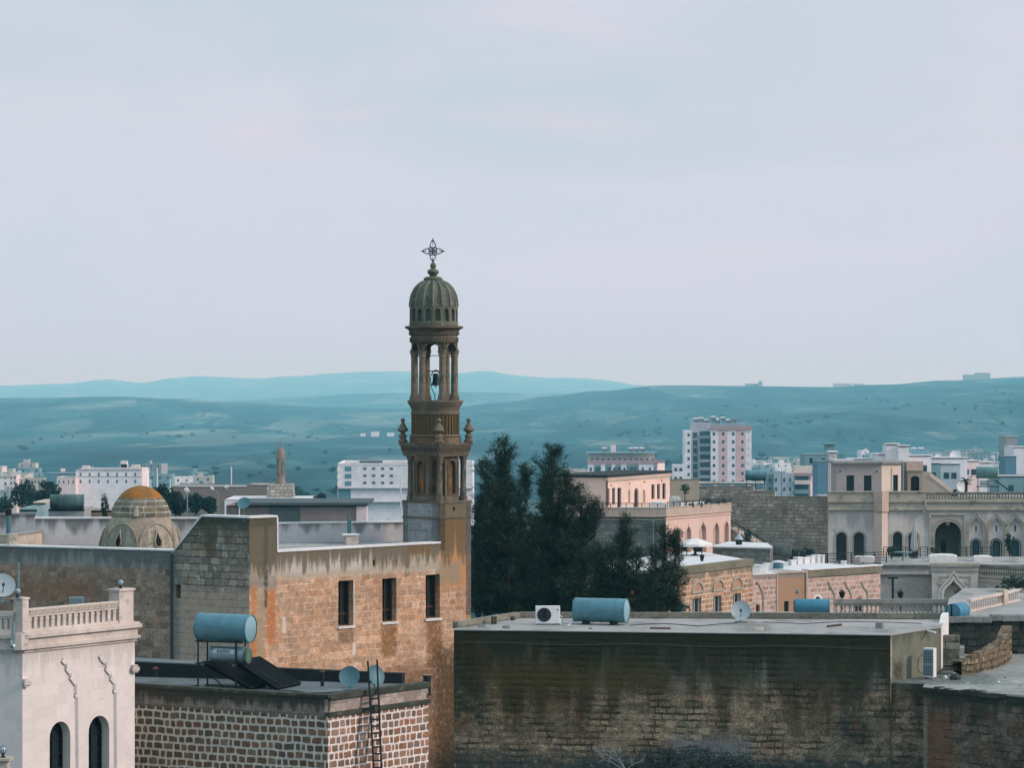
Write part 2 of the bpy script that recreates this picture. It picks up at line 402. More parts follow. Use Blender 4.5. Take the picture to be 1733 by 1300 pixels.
while ds[-1] < 24000: ds.append(ds[-1]*(1.028 if ds[-1] > 1500 else 1.05 if ds[-1] > 400 else 1.12))
gv = []; gf = []
for d in ds:
    for a_ in azs:
        x, y = d*math.sin(R(a_)), d*math.cos(R(a_)); gv.append((x, y, ground(x, y)))
na = len(azs)
for i in range(len(ds)-1):
    for j in range(na-1):
        gf.append((i*na+j, i*na+j+1, (i+1)*na+j+1, (i+1)*na+j))
    gf.append((i*na+na-1, i*na, (i+1)*na, (i+1)*na+na-1))
gf.append(tuple(range(na-1, -1, -1)))
me = bpy.data.meshes.new('ground'); me.from_pydata(gv, [], gf)
for p in me.polygons: p.use_smooth = True
go = bpy.data.objects.new('ground', me); COL.objects.link(go); go['kind'] = 'structure'
t = NT('hill_land'); o = t.obj()
f1 = t.noise(o, .009, 10, sx=1.0, sy=.2, rough=.78)[0]; f2 = t.noise(o, .07, 6, sx=1, sy=.14, off=3, rough=.8)[0]
c = t.ramp(f1, [(.41, (.0, .008, .015)), (.47, (.0, .036, .050)), (.53, (.018, .080, .092)), (.58, (.10, .16, .145)), (.64, (.32, .33, .27))])  # teal haze tint is put into the land colours
c = t.mix(t.m('MULTIPLY', t.mapr(f2, .52, .66), .65), c, (.0, .010, .016))
vor = t.new('ShaderNodeTexVoronoi'); vor.feature = 'F1'; vor.inputs['Scale'].default_value = .07
mp = t.new('ShaderNodeMapping'); mp.inputs['Scale'].default_value = (1, .12, 1); t.l.new(o, mp.inputs['Vector']); t.l.new(mp.outputs[0], vor.inputs['Vector'])
c = t.mix(t.m('MULTIPLY', t.mapr(vor.outputs['Distance'], .30, .14), t.mapr(f1, .40, .52, .75, .1)), c, (.0, .008, .012))
v2 = t.new('ShaderNodeTexVoronoi'); v2.feature = 'DISTANCE_TO_EDGE'; v2.inputs['Scale'].default_value = .011
mp2 = t.new('ShaderNodeMapping'); mp2.inputs['Scale'].default_value = (1, .16, 1); t.l.new(o, mp2.inputs['Vector'])
wv = t.vm('ADD', mp2.outputs[0], t.vm('MULTIPLY', t.noise(o, .012, 3, sy=.2)[1], (60, 60, 0))); t.l.new(wv, v2.inputs['Vector'])
c = t.mix(t.m('MULTIPLY', t.mapr(v2.outputs['Distance'], .045, .018), .85), c, (.0, .003, .006))
v3 = t.new('ShaderNodeTexVoronoi'); v3.feature = 'F1'; v3.inputs['Scale'].default_value = .011; t.l.new(wv, v3.inputs['Vector'])
c = t.mix(.42, c, t.ramp(t.xyz(v3.outputs['Color'])[0], [(0, (.0, .022, .034)), (.4, (.0, .055, .07)), (.75, (.012, .10, .11)), (1, (.20, .25, .22))]))
t.set(t.b.inputs['Base Color'], c); go.data.materials.append(t.mat)

# ------------------------------------------------------------------ haze
mb = MB(); S = 27000
for f in (((-S, -S), (S, -S), (S, S), (-S, S)),): mb.prism([Vector(p) for p in f], CZ-260, CZ+110, True, True)
hz = mb.build('haze', [], None); hz['kind'] = 'stuff'
hm = bpy.data.materials.new('haze'); hm.use_nodes = True; hn = hm.node_tree.nodes
for n in list(hn): hn.remove(n)
ho = hn.new('ShaderNodeOutputMaterial'); pv = hn.new('ShaderNodeVolumePrincipled')
pv.inputs['Color'].default_value = (.29, .82, 1.0, 1); pv.inputs['Absorption Color'].default_value = (1, 1, 1, 1); pv.inputs['Density'].default_value = .00013; pv.inputs['Anisotropy'].default_value = 0.1
hm.node_tree.links.new(pv.outputs[0], ho.inputs['Volume']); hz.data.materials.append(hm)

# ------------------------------------------------------------------ shared materials
M = {}
zr = lambda v: CZ+v
M['cream'] = stone('cream_ashlar', .30, .52, .008, [(.68, .61, .575), (.72, .645, .61), (.65, .58, .55)], (.58, .52, .49), .01, .004, 1, var=.07, rand=.5, bump=.002, sv=.10, vj=1, jv=.95, jt=(.3, .5), spk=.06, stains=[('blot', 3.5, 1, 1, .62, (.56, .50, .46), .4), ('drip', zr(-7.2), 1.2, 4, .62, (.30, .28, .25), .35), ('blot', .9, 1, .6, .60, (.42, .40, .37), .35)])
M['cream_trim'] = plaster('cream_trim', (.58, .50, .45), .18, [('blot', 2.5, 1, 1, .54, (.20, .18, .14), .5)])
M['warm_trim'] = plaster('warm_trim', (.46, .40, .33), .22, [('blot', 1.6, 1, 1, .52, (.16, .15, .10), .6)])
M['white_cap'] = plaster('lime_coping', (.70, .68, .66), .18, [('blot', 2.5, 1, 1, .6, (.2, .21, .19), .6)])
M['conc'] = plaster('grey_concrete', (.26, .26, .25), .25, [('blot', 1.2, 1, 1, .55, (.11, .12, .11), .7), ('blot', .6, 1, 3, .60, (.36, .35, .34), .6)])
M['roofscreed'] = plaster('roof_screed', (.33, .315, .30), .2, [('blot', .35, 1, .45, .50, (.17, .17, .15), .8), ('blot', 1.6, .5, 1.2, .58, (.11, .12, .11), .7), ('blot', .3, 1, .6, .60, (.46, .43, .42), .8), ('blot', 5, 1, 1, .66, (.07, .07, .06), .6)])
M['white_floor'] = plaster('white_terrace', (.62, .60, .60), .08)
M['dark_glass'] = plain('dark_glass', (.012, .02, .024), .12, 0, .5, .05)
M['pane'] = plain('pane', (.03, .07, .08), .1, 0, .6, .05)
M['void'] = plain('unlit_room', (.012, .014, .015), .9, 0, .1, .05)
M['iron'] = plain('black_iron', (.012, .016, .018), .55, .3)
M['steel'] = plain('galvanised_steel', (.18, .26, .28), .5, .5)
M['bluetank'] = plain('blue_tank_paint', (.075, .20, .245), .42, .0, .4, .16, 3)
M['tankend'] = plain('pale_tank_end', (.21, .36, .42), .45, 0, .4, .1)
M['dish'] = plain('dish_grey', (.30, .36, .38), .5, 0, .4, .08)
M['dish_dark'] = plain('dish_dark', (.06, .15, .175), .5, 0, .4, .1)
M['panel'] = plain('solar_panel', (.003, .004, .005), .7, 0, .05, .05)
M['whitep'] = plain('white_paint', (.66, .66, .66), .5, 0, .3, .05)
M['lamp'] = plain('lamp_glass', (.35, .42, .46), .12, 0, .7, .15, 20)
M['rust'] = plain('rusty_steel', (.09, .045, .03), .8, .1, .2, .4)
M['wood'] = plain('old_wood', (.06, .03, .018), .7, 0, .2, .3)
M['rubber'] = plain('black_membrane', (.018, .02, .02), .8, 0, .2, .4)
M['block'] = stone('grey_blocks', .27, .55, .03, [(.17, .18, .16), (.24, .24, .21), (.15, .14, .11)], (.03, .035, .03), .02, .01, stains=[('blot', 1.5, 1, 1, .55, (.05, .06, .04), .7)])

GZ = CZ-17.5
# ================================================================== white house, left foreground
WR = WP(38, 82, 228, 85.8); WF = WP(-110, 82.4, 38, 82)
root = thing('white_house', 'pale rendered house with balustraded roof and arched windows in the left foreground', 'house', (WR.a.x-4, WR.a.y+3, GZ))
m_ = MB(); holesR = [WR.H(84, 119, 1222, 1345, 'round'), WR.H(150, 185, 1212, 1345, 'round')]
zt = zr(-7.17)
m_.slab(WR, hole(0, WR.L, GZ, zt), holesR, .4, 0)
m_.slab(WF, hole(0, WF.L, GZ, zt), [], .4, 0, 40)
bk1 = WR.b+Vector((-3.2, 5.5)); bk2 = WF.a+Vector((0, 9))
Wb1 = Wall(WR.b, bk1); Wb2 = Wall(bk1, bk2)
m_.slab(Wb1, hole(0, Wb1.L, GZ, zt), [], .4, 0, 60); m_.slab(Wb2, hole(0, Wb2.L, GZ, zt), [], .4, 0, 70)
m_.build('wall', M['cream'], root)
m_ = MB(); m_.prism([WF.a, WR.a, WR.b, bk1, bk2], zr(-7.0), zr(-6.8)); m_.build('roof', plaster('house_roof', (.09, .09, .085), .3), root)
for k, h in enumerate(holesR):
    m_ = MB(); m_.slab(WR, grow(h, -.01), [], .02, -.33); wd = m_.build('window', M['dark_glass'], root)
    m_ = MB(); u0, u1 = h[0][0], h[1][0]; um = (u0+u1)/2; zb = h[0][1]; z1 = max(p[1] for p in h)
    m_.wbar(WR, um-.02, um+.02, zb, z1-.02, -.27, -.31)
    for q in range(5): m_.wbar(WR, u0, u1, z1-.5-q*.4, z1-.53-q*.4, -.28, -.30)
    m_.ring(WR, grow(h, -.05), grow(h, -.005), .05, -.27)
    m_.build('frame', M['iron'], wd)
    # stepped hood mould: zigzag drop moulding on the right of each arch
for pts in ([(104, 1117), (110, 1123), (111, 1131), (118, 1140), (118, 1146), (127, 1158), (127, 1175), (129, 1180), (130, 1345)],
            [(168, 1110), (172, 1118), (177, 1121), (178, 1131), (186, 1141), (186, 1147), (193, 1156), (192, 1168), (194, 1172), (195, 1345)]):
    m_ = MB(); pp = [WR.p(WR.u(x), WR.z(x, y), .0) for x, y in pts]
    for a_, b_ in zip(pp, pp[1:]): m_.bar(a_, b_, .10, .12)
    m_.build('hood_moulding', M['cream'], root)
m_ = MB()
def band(mb_, walls, z0, z1, o, t_=.35):
    for w, e0, e1 in walls: mb_.wbar(w, -o*e0, w.L+o*e1, z0, z1, -t_, o)
ww = [(WR, .0, 1), (WF, 0, .0)]
for z0, z1, o in ((-7.18, -7.10, .05), (-7.10, -7.02, .12), (-7.02, -6.80, .06), (-6.80, -6.70, .15), (-6.70, -6.64, .10)): band(m_, ww, zr(z0), zr(z1), o)
m_.prism([WR.a+Vector(p) for p in ((-.2, -.16), (.0, -.165), (.16, -.02), (.1, .3), (-.2, .3))], zr(-7.1), zr(-6.66), True, True)
m_.build('cornice', M['cream_trim'], root)
# balustrades
def baluster(mb_, p, h, r, n=8):
    pr = [(r*.9, 0), (r*.9, h*.06), (r*.55, h*.1), (r*.95, h*.28), (r*.85, h*.42), (r*.45, h*.62), (r*.5, h*.82), (r*.85, h*.88), (r*.9, h)]
    mb_.lathe(pr, p, n)
def balustrade(parent, w, u0, u1, zb, h, n, mat, r=.06, o=-.12, rail=.13, wid=.2, base=True, flat=False):
    m1 = MB(); m1.wbar(w, u0, u1, zb+h-rail, zb+h, o-wid/2, o+wid/2); m1.wbar(w, u0, u1, zb+h-rail*1.5, zb+h-rail, o-wid/3, o+wid/3)
    m1.build('top_rail', mat, parent, label=None)
    if base: m1 = MB(); m1.wbar(w, u0, u1, zb-.02, zb+.07, o-wid/2.2, o+wid/2.2); m1.build('bottom_rail', mat, parent)
    for i in range(n):
        m2 = MB(); d_u = (u1-u0)/n
        if flat: uc = u0+(i+.5)*d_u; m2.wbar(w, uc-d_u*.27, uc+d_u*.27, zb+.06, zb+h-rail*1.5+.01, o-.05, o+.05); m2.wbar(w, uc-d_u*.33, uc+d_u*.33, zb+h-rail*1.5-.09, zb+h-rail*1.5-.05, o-.06, o+.06)
        else: baluster(m2, w.p(u0+(i+.5)*(u1-u0)/n, zb+(.07 if base else 0), o), h-rail*1.5-(.07 if base else 0), r)
        m2.build('baluster', mat, parent, smooth=not flat)
bl = thing('balustrade', 'carved stone balustrade along the lit right edge of the pale house roof', 'balustrade', WR.p(WR.u(49), zr(-6.64)))
balustrade(bl, WR, WR.u(48), WR.u(201), zr(-6.64), .61, 16, M['cream_trim'], .062, -.1, .15, .2, flat=True)
m_ = MB(); m_.wbar(WR, WR.u(49), WR.u(200), zr(-6.14), zr(-6.06), -.01, .012)
for i in range(46):
    u = WR.u(49)+(i+.5)*(WR.u(200)-WR.u(49))/46; m_.wbar(WR, u-.012, u+.012, zr(-6.15+.03*(i % 3)), zr(-6.07), .0, .024)
m_.build('carving', M['warm_trim'], bl)
for w, u in ((WR, WR.u(210)),):
    m_ = MB(); m_.wbar(w, w.u(201), w.u(225), zr(-6.64), zr(-5.76), -.36, .02); m_.wbar(w, w.u(199.5), w.u(226.5), zr(-5.76), zr(-5.70), -.40, .06); m_.build('post', M['cream_trim'], bl)
m_ = MB(); m_.wbar(WR, -.02, WR.u(47.5), zr(-6.64), zr(-5.76), -.3, .02); m_.wbar(WR, -.05, WR.u(48.5), zr(-5.76), zr(-5.71), -.33, .04); m_.build('post', M['cream_trim'], bl)
b2 = thing('balustrade', 'shaded stone balustrade running off the left edge of the picture', 'balustrade', WF.p(0, zr(-6.64)))
balustrade(b2, WF, 0, WF.L-.25, zr(-6.64), .55, 14, M['cream_trim'], .06, -.12, .13, flat=True)
m_ = MB(); wi = Wall(WF.a+Vector((0, 7.5)), WR.b+Vector((-3.6, 4.6))); m_.slab(wi, hole(0, wi.L, zr(-6.9), zr(-6.36)), [], .25); m_.wbar(wi, 0, wi.L, zr(-6.36), zr(-6.31), -.3, .05)
tag(m_.build('roof_parapet', plaster('old_parapet', (.13, .125, .105), .3), None), 'low grey parapet behind the carved balustrade of the pale house', 'parapet')
def globe_lamp(p, r, label, g='globe lamps on the pale house'):
    t_ = thing('globe_lamp', label, 'lamp', p, g)
    m1 = MB(); m1.lathe([(r*.75, 0), (r*.75, r*.15), (r*.35, r*.3), (r*.3, r*.8), (r*.6, r*.95), (r*.4, r*1.1)], p, 12); m1.build('lamp_base', M['iron'], t_, True)
    m1 = MB(); m1.lathe([(0.001, 0)]+[(r*math.sin(math.pi*i/10), r-r*math.cos(math.pi*i/10)) for i in range(1, 10)]+[(0.001, 2*r)], (p[0], p[1], p[2]+r*.95), 16); m1.build('globe', M['lamp'], t_, True)
    m1 = MB()
    for i in range(5):
        a_ = i*math.pi/5; m1.tube([Vector(p)+Vector((math.cos(a_)*r*1.02*math.cos(q), math.sin(a_)*r*1.02*math.cos(q), r*1.95+r*1.02*math.sin(q))) for q in [R(-80+20*k) for k in range(17)]], r*.05, 4)
    m1.build('cage', M['iron'], t_)
globe_lamp(WR.p(WR.u(212), zr(-5.70), -.17), .085, 'globe lamp on the taller right post of the carved balustrade')
globe_lamp(WR.p(WR.u(38), zr(-5.71), -.17), .085, 'globe lamp on the corner post beside the grey dish')
globe_lamp(P(5, 1283, 78), .10, 'globe lamp low at the left edge, below the gutter spout')
m_ = MB(); q = P(4, 1283, 78); m_.box((q.x, q.y, GZ), .35, .35, q.z-GZ, 0, .03); m_.box((q.x, q.y, q.z-.06), .5, .5, .059, 0, .03)
tag(m_.build('gate_post', M['warm_trim'], None), 'mossy stone gate post under the lowest globe lamp', 'post')
m_ = MB(); m_.tube([P(23, 1055, 81.85), P(23, 1078, 81.8), P(19, 1086, 81.7), P(20, 1095, 81.6), P(24, 1093, 81.5)], .045, 8)
tag(m_.build('rain_spout', M['steel'], None), 'bent metal rain spout on the shaded left face of the pale house', 'spout')
for k, (w, px, py) in enumerate(((WR, 42, 1155), (WR, 225.5, 1131))):
    m_ = MB(); q = w.p(w.u(px), w.z(px, py), .04); m_.box(q+Vector((0, 0, -.12)), .16, .16, .05, .7); m_.box(q+Vector((0, 0, -.07)), .22, .22, .1, .7); m_.box(q+Vector((0, 0, .03)), .15, .15, .06, .7)
    m_.build('corbel', M['cream_trim'], root)

def dish(p, r, az, el, mat, label, mast=.5, group=None, arm=True, matm=None):
    t_ = thing('satellite_dish', label, 'satellite dish', p, group)
    c_ = Vector(p)+Vector((0, 0, mast)); ax = Vector((math.cos(el)*math.cos(az), math.cos(el)*math.sin(az), math.sin(el)))
    pr = [(0.001, 0)]+[(r*k/8, r*.22*(k/8)**2) for k in range(1, 9)]
    pr2 = [(r*1.0, r*.22), (r*1.0, r*.25)]+[(r*k/8, r*.22*(k/8)**2+r*.03) for k in range(7, 0, -1)]+[(.001, r*.03)]
    m1 = MB(); m1.lathe(pr+pr2, c_-ax*r*.0, 28, axis=ax); m1.build('reflector', mat, t_, True)
    m1 = MB(); m1.tube([Vector(p), c_-ax*.05], .025, 8); m1.bar(Vector(p)+Vector((-.2, 0, .02)), Vector(p)+Vector((.2, 0, .02)), .05); m1.bar(Vector(p)+Vector((0, -.2, .02)), Vector(p)+Vector((0, .2, .02)), .05); m1.build('mast', matm or M['steel'], t_)
    if arm:
        m1 = MB(); e_ = c_+ax*r*1.15-Vector((0, 0, r*.25)); m1.tube([c_-Vector((0, 0, r*.8)), e_], .015, 6); m1.build('arm', M['steel'], t_)
        m1 = MB(); m1.tube([e_-ax*.02, e_-ax*.12], .04, 8); m1.build('receiver', M['iron'], t_)
    return t_
dish(P(4, 1020, 86.5), .36, R(-75), R(28), M['dish'], 'pale dish on the roof at the far left, beside the corner globe lamp', .45)
m_ = MB(); m_.tube([P(31, 1010, 88), P(31, 952, 88)], .035, 8); tag(m_.build('vent_pipe', M['steel'], None), 'thin grey pipe rising behind the corner globe lamp', 'pipe')
m_ = MB(); m_.box(P(129, 1016, 88)-Vector((0, 0, .12)), .42, .3, .2, .1, .02); tag(m_.build('vent_box', M['steel'], None), 'small dark vent box behind the carved balustrade', 'vent')

# ================================================================== rubble house with solar heater
W2R = WP(555, 86, 725, 89.75); _w = WP(228, 89.2, 555, 86); W2L = Wall(_w.a-_w.d*3.0, _w.b)
ruL = stone('rubble_shaded', .225, .28, .038, [(.085, .07, .045), (.16, .115, .07), (.22, .125, .075), (.11, .10, .08), (.17, .14, .10)], (.50, .49, .43), .02, .026, 1.8, rand=.95, vj=1.0, jv=0,
            stains=[('blot', .7, 1, 1, .60, (.16, .17, .13), .5)], bump=.012)  # shade of the left side is put into these darker tones
ruR = stone('rubble_sunlit_red', .225, .28, .038, [(.24, .15, .11), (.34, .16, .09), (.30, .20, .15), (.20, .16, .13), (.36, .20, .13)], (.72, .62, .57), .02, .022, 1.6, rand=.95, vj=1.0, jv=0,
            stains=[('blot', .7, 1, 1, .62, (.3, .25, .22), .4)], bump=.03)  # reddish stones, paler by the sunlight put into their colour
band_m = stone('dressed_course_shaded', .3, .55, .018, [(.20, .18, .15), (.26, .22, .18), (.16, .15, .13)], (.12, .12, .10), .012, .006, stains=[('drip', zr(-8.8), .5, 5, .52, (.035, .04, .03), .85)])  # left copy, its shade put into the colour, with real drips
band_r = stone('dressed_course_lit', .3, .55, .018, [(.40, .32, .28), (.46, .38, .33), (.33, .27, .24)], (.28, .24, .2), .012, .006, stains=[('blot', 2, 1, 1, .56, (.2, .17, .08), .7)])  # right copy of the course, brightened by painted-in sunlight
moss = plaster('mossy_lip', (.055, .06, .045), .45, [('blot', 2.5, 1, 1, .55, (.16, .15, .12), .7), ('blot', 1.2, 1, 1, .6, (.14, .10, .02), .8)])
root = thing('rubble_house', 'rubble stone house with thick pale mortar and a flat roof carrying a solar heater', 'house', (W2R.a.x-2, W2R.a.y+3, GZ))
z0 = zr(-8.71)
m_ = MB(); m_.slab(W2L, hole(0, W2L.L, GZ, z0-.62), [], .4); m_.build('side_wall', ruL, root, label='side wall with shade put into its dark stones and grey mortar')
m_ = MB(); m_.slab(W2R, hole(0, W2R.L, GZ, z0-.62), [], .4, 0, 50); m_.build('gable_wall', ruR, root, label='lit side wall of reddish stones in whitish mortar, sunlight in the colour')
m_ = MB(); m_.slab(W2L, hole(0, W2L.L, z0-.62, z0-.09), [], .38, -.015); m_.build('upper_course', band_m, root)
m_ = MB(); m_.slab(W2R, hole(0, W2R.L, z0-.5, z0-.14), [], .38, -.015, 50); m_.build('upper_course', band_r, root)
m_ = MB(); m_.wbar(W2R, -.0, W2R.L+.03, z0-.62, z0-.5, -.3, .07); m_.wbar(W2L, 0, W2L.L+.06, z0-.09, z0, -.25, .07); m_.wbar(W2R, .06, W2R.L+.03, z0-.14, z0+.003, -.25, .08)
m_.build('coping', moss, root)
b1 = W2R.b+Vector((-.9, .97))*8; b2 = W2L.a+Vector((-.1, 9))
m_ = MB(); m_.prism([W2L.a+Vector((0, .2)), W2R.a+Vector((0, .2)), W2R.b+Vector((-.2, .1)), b1, b2], z0-.3, z0-.10); m_.build('roof', plaster('felt_roof', (.13, .15, .155), .3, [('blot', .8, 1, 1, .55, (.05, .06, .06), .7), ('blot', 1.5, 1, 1, .6, (.24, .25, .25), .6)]), root)
m_ = MB(); Wx = Wall(W2R.b, b1); m_.slab(Wx, hole(0, Wx.L, GZ, z0-.3), [], .4, 0, 80); m_.build('back_wall', ruL, root)
# black membrane upstand at the back of the roof
mw = Wall(W2L.p(1.0, 0, -2.6).xy, W2R.p(W2R.L-.1, 0, -.9).xy)
m_ = MB(); m_.slab(mw, [(0, z0-.1), (mw.L, z0-.1), (mw.L, z0+.20), (mw.L*.5, z0+.27), (0, z0+.34)], [], .3); tag(m_.build('membrane_upstand', M['rubber'], None), 'low wall coated in black roofing felt at the back of the heater roof', 'low wall')
def flue(px, py0, py1, Y, r, label, mat=None):
    t_ = thing('flue', label, 'flue', P(px, py1, Y)); a_, b_ = P(px, py1, Y), P(px, py0, Y)
    m1 = MB(); m1.tube([a_, b_], r, 10); m1.build('pipe', mat or M['iron'], t_, True)
    m1 = MB(); m1.lathe([(r*.3, r*.2), (r*1.7, r*.3), (r*1.7, r*.6), (.001, r*1.7)], b_, 12); m1.build('cap', mat or M['rust'], t_, True)
flue(545.5, 1139, 1162, 89, .055, 'short capped flue on the heater roof between solar panel and dishes')
flue(263, 1134, 1146, 90.5, .06, 'small dark flue on the left end of the heater roof')
m_ = MB(); q = P(723, 1178, 89.9); m_.box(q, .13, .22, .56, .75, .01); m_.box(q+Vector((0, 0, .56)), .17, .26, .03, .75)
tag(m_.build('chimney_stub', M['iron'], None), 'black upright box at the right corner of the rubble house roof', 'chimney')
# solar heater
roofz = z0-.10
def tank(name_parent, c0, ax, L, r, matb, mate, ribs=0, n=32, name='tank', smooth=True):
    ax = Vector(ax).normalized(); c0 = Vector(c0)
    m1 = MB(); m1.lathe([(r*.97, 0), (r, .03), (r, L-.03), (r*.97, L)], c0, n, axis=ax); tk = m1.build(name, matb, name_parent, True)
    m1 = MB(); m1.lathe([(r*.96, L-.005), (r*.8, L+r*.06), (.001, L+r*.12)], c0, n, axis=ax); m1.build('end_cap', mate, tk, True)
    m1 = MB(); m1.lathe([(.001, -r*.12), (r*.8, -r*.06), (r*.96, .005)], c0, n, axis=ax); m1.build('end_cap', mate, tk, True)
    for q in [L*(k+1)/(ribs+1) for k in range(ribs)]+[0.0, L]:
        m1 = MB(); e = .018 if 0 < q < L else .02; m1.lathe([(r*.96, q-e), (r*1.022, q-e*.7), (r*1.022, q+e*.7), (r*.96, q+e)], c0, n, axis=ax); m1.build('hoop', matb, tk, True)
    return tk
sh = thing('solar_water_heater', 'solar water heater with blue tank over a silvery tank on a steel frame', 'solar heater', (P(380, 1160, 88.5).x, 88.5, roofz))
ax = Vector((.93, -.36, -.01)); cB = P(339, 1061, 89.3); tk = tank(sh, cB, ax, 1.62, .405, M['bluetank'], M['tankend'], 1); tk.name = 'upper_tank'
silver = plain('silver_tank', (.16, .24, .29), .35, .35, .5, .1)
cS = P(360, 1107.5, 89.1); tk2 = tank(sh, cS, ax, 1.05, .245, silver, plain('sooty_end', (.05, .09, .07), .7, 0, .2, .6, 5), 0, name='lower_tank')
m_ = MB(); m_.lathe([(.225, 1.05), (.235, 1.06), (.235, 1.17), (.12, 1.2), (.001, 1.2)], cS, 16, axis=ax); m_.build('pipe_cover', plain('foil', (.09, .15, .12), .6, .2, .3, .6, 6), tk2, True)
# lettering on the lower tank
cu = bpy.data.curves.new('letters', 'FONT'); cu.body = 'ezinc'; cu.size = .21; cu.offset = 0.0; cu.align_x = 'CENTER'; cu.align_y = 'CENTER'
to = bpy.data.objects.new('letters', cu); COL.objects.link(to); dg = bpy.context.evaluated_depsgraph_get(); tm = bpy.data.meshes.new_from_object(to.evaluated_get(dg)); bpy.data.objects.remove(to)
axn = ax.normalized(); rt = Vector((-axn.y, axn.x, 0)).normalized()*-1; a_c = R(28)
def on_tank(x, y, k=1.012):
    a_ = a_c+y/.245; return cS+axn*(.46+x)+(rt*math.cos(a_)+Vector((0, 0, 1))*math.sin(a_))*.245*k
off = sh.location+Vector((0, 0, 0))
me = bpy.data.meshes.new('letters'); me.from_pydata([tuple(on_tank(v.co.x, v.co.y, 1.07)-off) for v in tm.vertices], [], [tuple(p.vertices) for p in tm.polygons]); me.materials.append(plain('navy_letters', (.01, .03, .08), .5))
lo = bpy.data.objects.new('letters', me); COL.objects.link(lo); lo.parent = tk2
m_ = MB()
for i in range(10):
    for j in range(3):
        x0_, x1_ = -.33+i*.066, -.33+(i+1)*.066; y0_, y1_ = -.08+j*.055, -.08+(j+1)*.055
        m_.quad(on_tank(x0_, y0_), on_tank(x1_, y0_), on_tank(x1_, y1_), on_tank(x0_, y1_))
m_.build('label_patch', plain('pale_patch', (.36, .46, .5), .4), tk2)
fr = MB(); side = Vector((-axn.y, axn.x, 0)).normalized()   # away from the camera
def FP(s_, t_, z): q = cB+axn*s_+side*t_; return Vector((q.x, q.y, z))
zt_ = cB.z-.40; zm = cS.z-.25
for s_ in (.08, 1.30):
    for t_ in (-.30, .30):
        fr.bar(FP(s_, t_, roofz), FP(s_, t_, zt_+.05), .045)
    fr.bar(FP(s_, -.30, zt_), FP(s_, .30, zt_), .04); fr.bar(FP(s_, -.30, zm), FP(s_, .30, zm), .04)
for t_ in (-.30, .30):
    fr.bar(FP(.0, t_, zt_), FP(1.5, t_, zt_), .04); fr.bar(FP(.0, t_, zm), FP(1.35, t_, zm), .035); fr.bar(FP(.0, t_, roofz+.03), FP(1.5, t_, roofz+.03), .04)
fr.bar(FP(.08, -.3, zm), FP(.9, -.3, roofz+.05), .03); fr.bar(FP(1.3, -.3, zt_+.05), FP(1.3, -.3, roofz), .05)
fr.build('frame', M['iron'], sh)
# two dark collectors leaning away from the tank towards the right
for k, (t0, t1) in enumerate(((-.28, .7), (-.1, 1.5))):
    m_ = MB(); A0, A1 = FP(.30+k*.88, t0, roofz+.74+k*.05), FP(.30+k*.88, t1, roofz+.74+k*.05); B0, B1 = FP(1.78+k*.75, t0, roofz+.06), FP(1.78+k*.75, t1, roofz+.06)
    nn = (A1-A0).cross(B0-A0).normalized(); nn = nn if nn.z > 0 else -nn
    a_ = [A0, B0, B1, A1]; b_ = [p-nn*.09 for p in a_]
    m_.poly(a_); m_.poly(b_[::-1])
    for i in range(4): m_.poly([a_[i], b_[i], b_[(i+1) % 4], a_[(i+1) % 4]])
    pn = m_.build('collector_panel', M['panel'], sh)
    m_ = MB()
    for i in range(4): m_.bar(a_[i]+nn*.005, a_[(i+1) % 4]+nn*.005, .025, .02)
    m_.build('panel_frame', M['rubber'], pn)
m_ = MB(); m_.tube([FP(1.1, 0, cS.z+.1), FP(1.55, .1, cS.z+.12), FP(1.75, .1, roofz+.55), FP(2.5, .2, roofz+.12)], .018, 6); m_.build('water_pipe', M['iron'], sh)
dish(P(592, 1170, 87.4), .30, R(-97), R(22), M['dish_dark'], 'dark satellite dish facing the camera beside the ladder top', .40, None, False)
dish(P(634, 1170, 88.9), .31, R(-45), R(20), M['dish_dark'], 'dark dish half hidden behind the ladder rails', .44, None, False)
for k, (a_, b_, c_, lb) in enumerate(((P(470, 1166, 88), P(520, 1171, 87.4), P(580, 1168, 87.8), 'thin black cable lying between the solar heater and the dark dish'), (P(240, 1160, 90), P(290, 1163, 89), P(336, 1158, 89.6), 'thin cable lying left of the solar heater frame'))):
    m_ = MB(); m_.tube([Vector((p.x, p.y, roofz+.015)) for p in (a_, a_.lerp(b_, .5)+Vector((0, .25, 0)), b_, b_.lerp(c_, .5)+Vector((0, -.2, 0)), c_)], .015, 5); tag(m_.build('cable', M['iron'], None), lb, 'cable')
ld = thing('ladder', 'black iron ladder leaning against the lit gable of the rubble house', 'ladder', P(640, 1330, 87.5))
A, B = P(622.5, 1119, 87.35), P(634, 1330, 86.7); C, D = P(638, 1117, 87.75), P(647, 1330, 87.1)
for a_, b_ in ((A, B), (C, D)): m_ = MB(); m_.bar(a_, b_, .085, .05); m_.build('rail', M['iron'], ld)
for i in range(13):
    k = .31+i*.055
    if k < 1: m_ = MB(); m_.bar(A.lerp(B, k), C.lerp(D, k), .05, .045); m_.build('rung', M['iron'], ld)

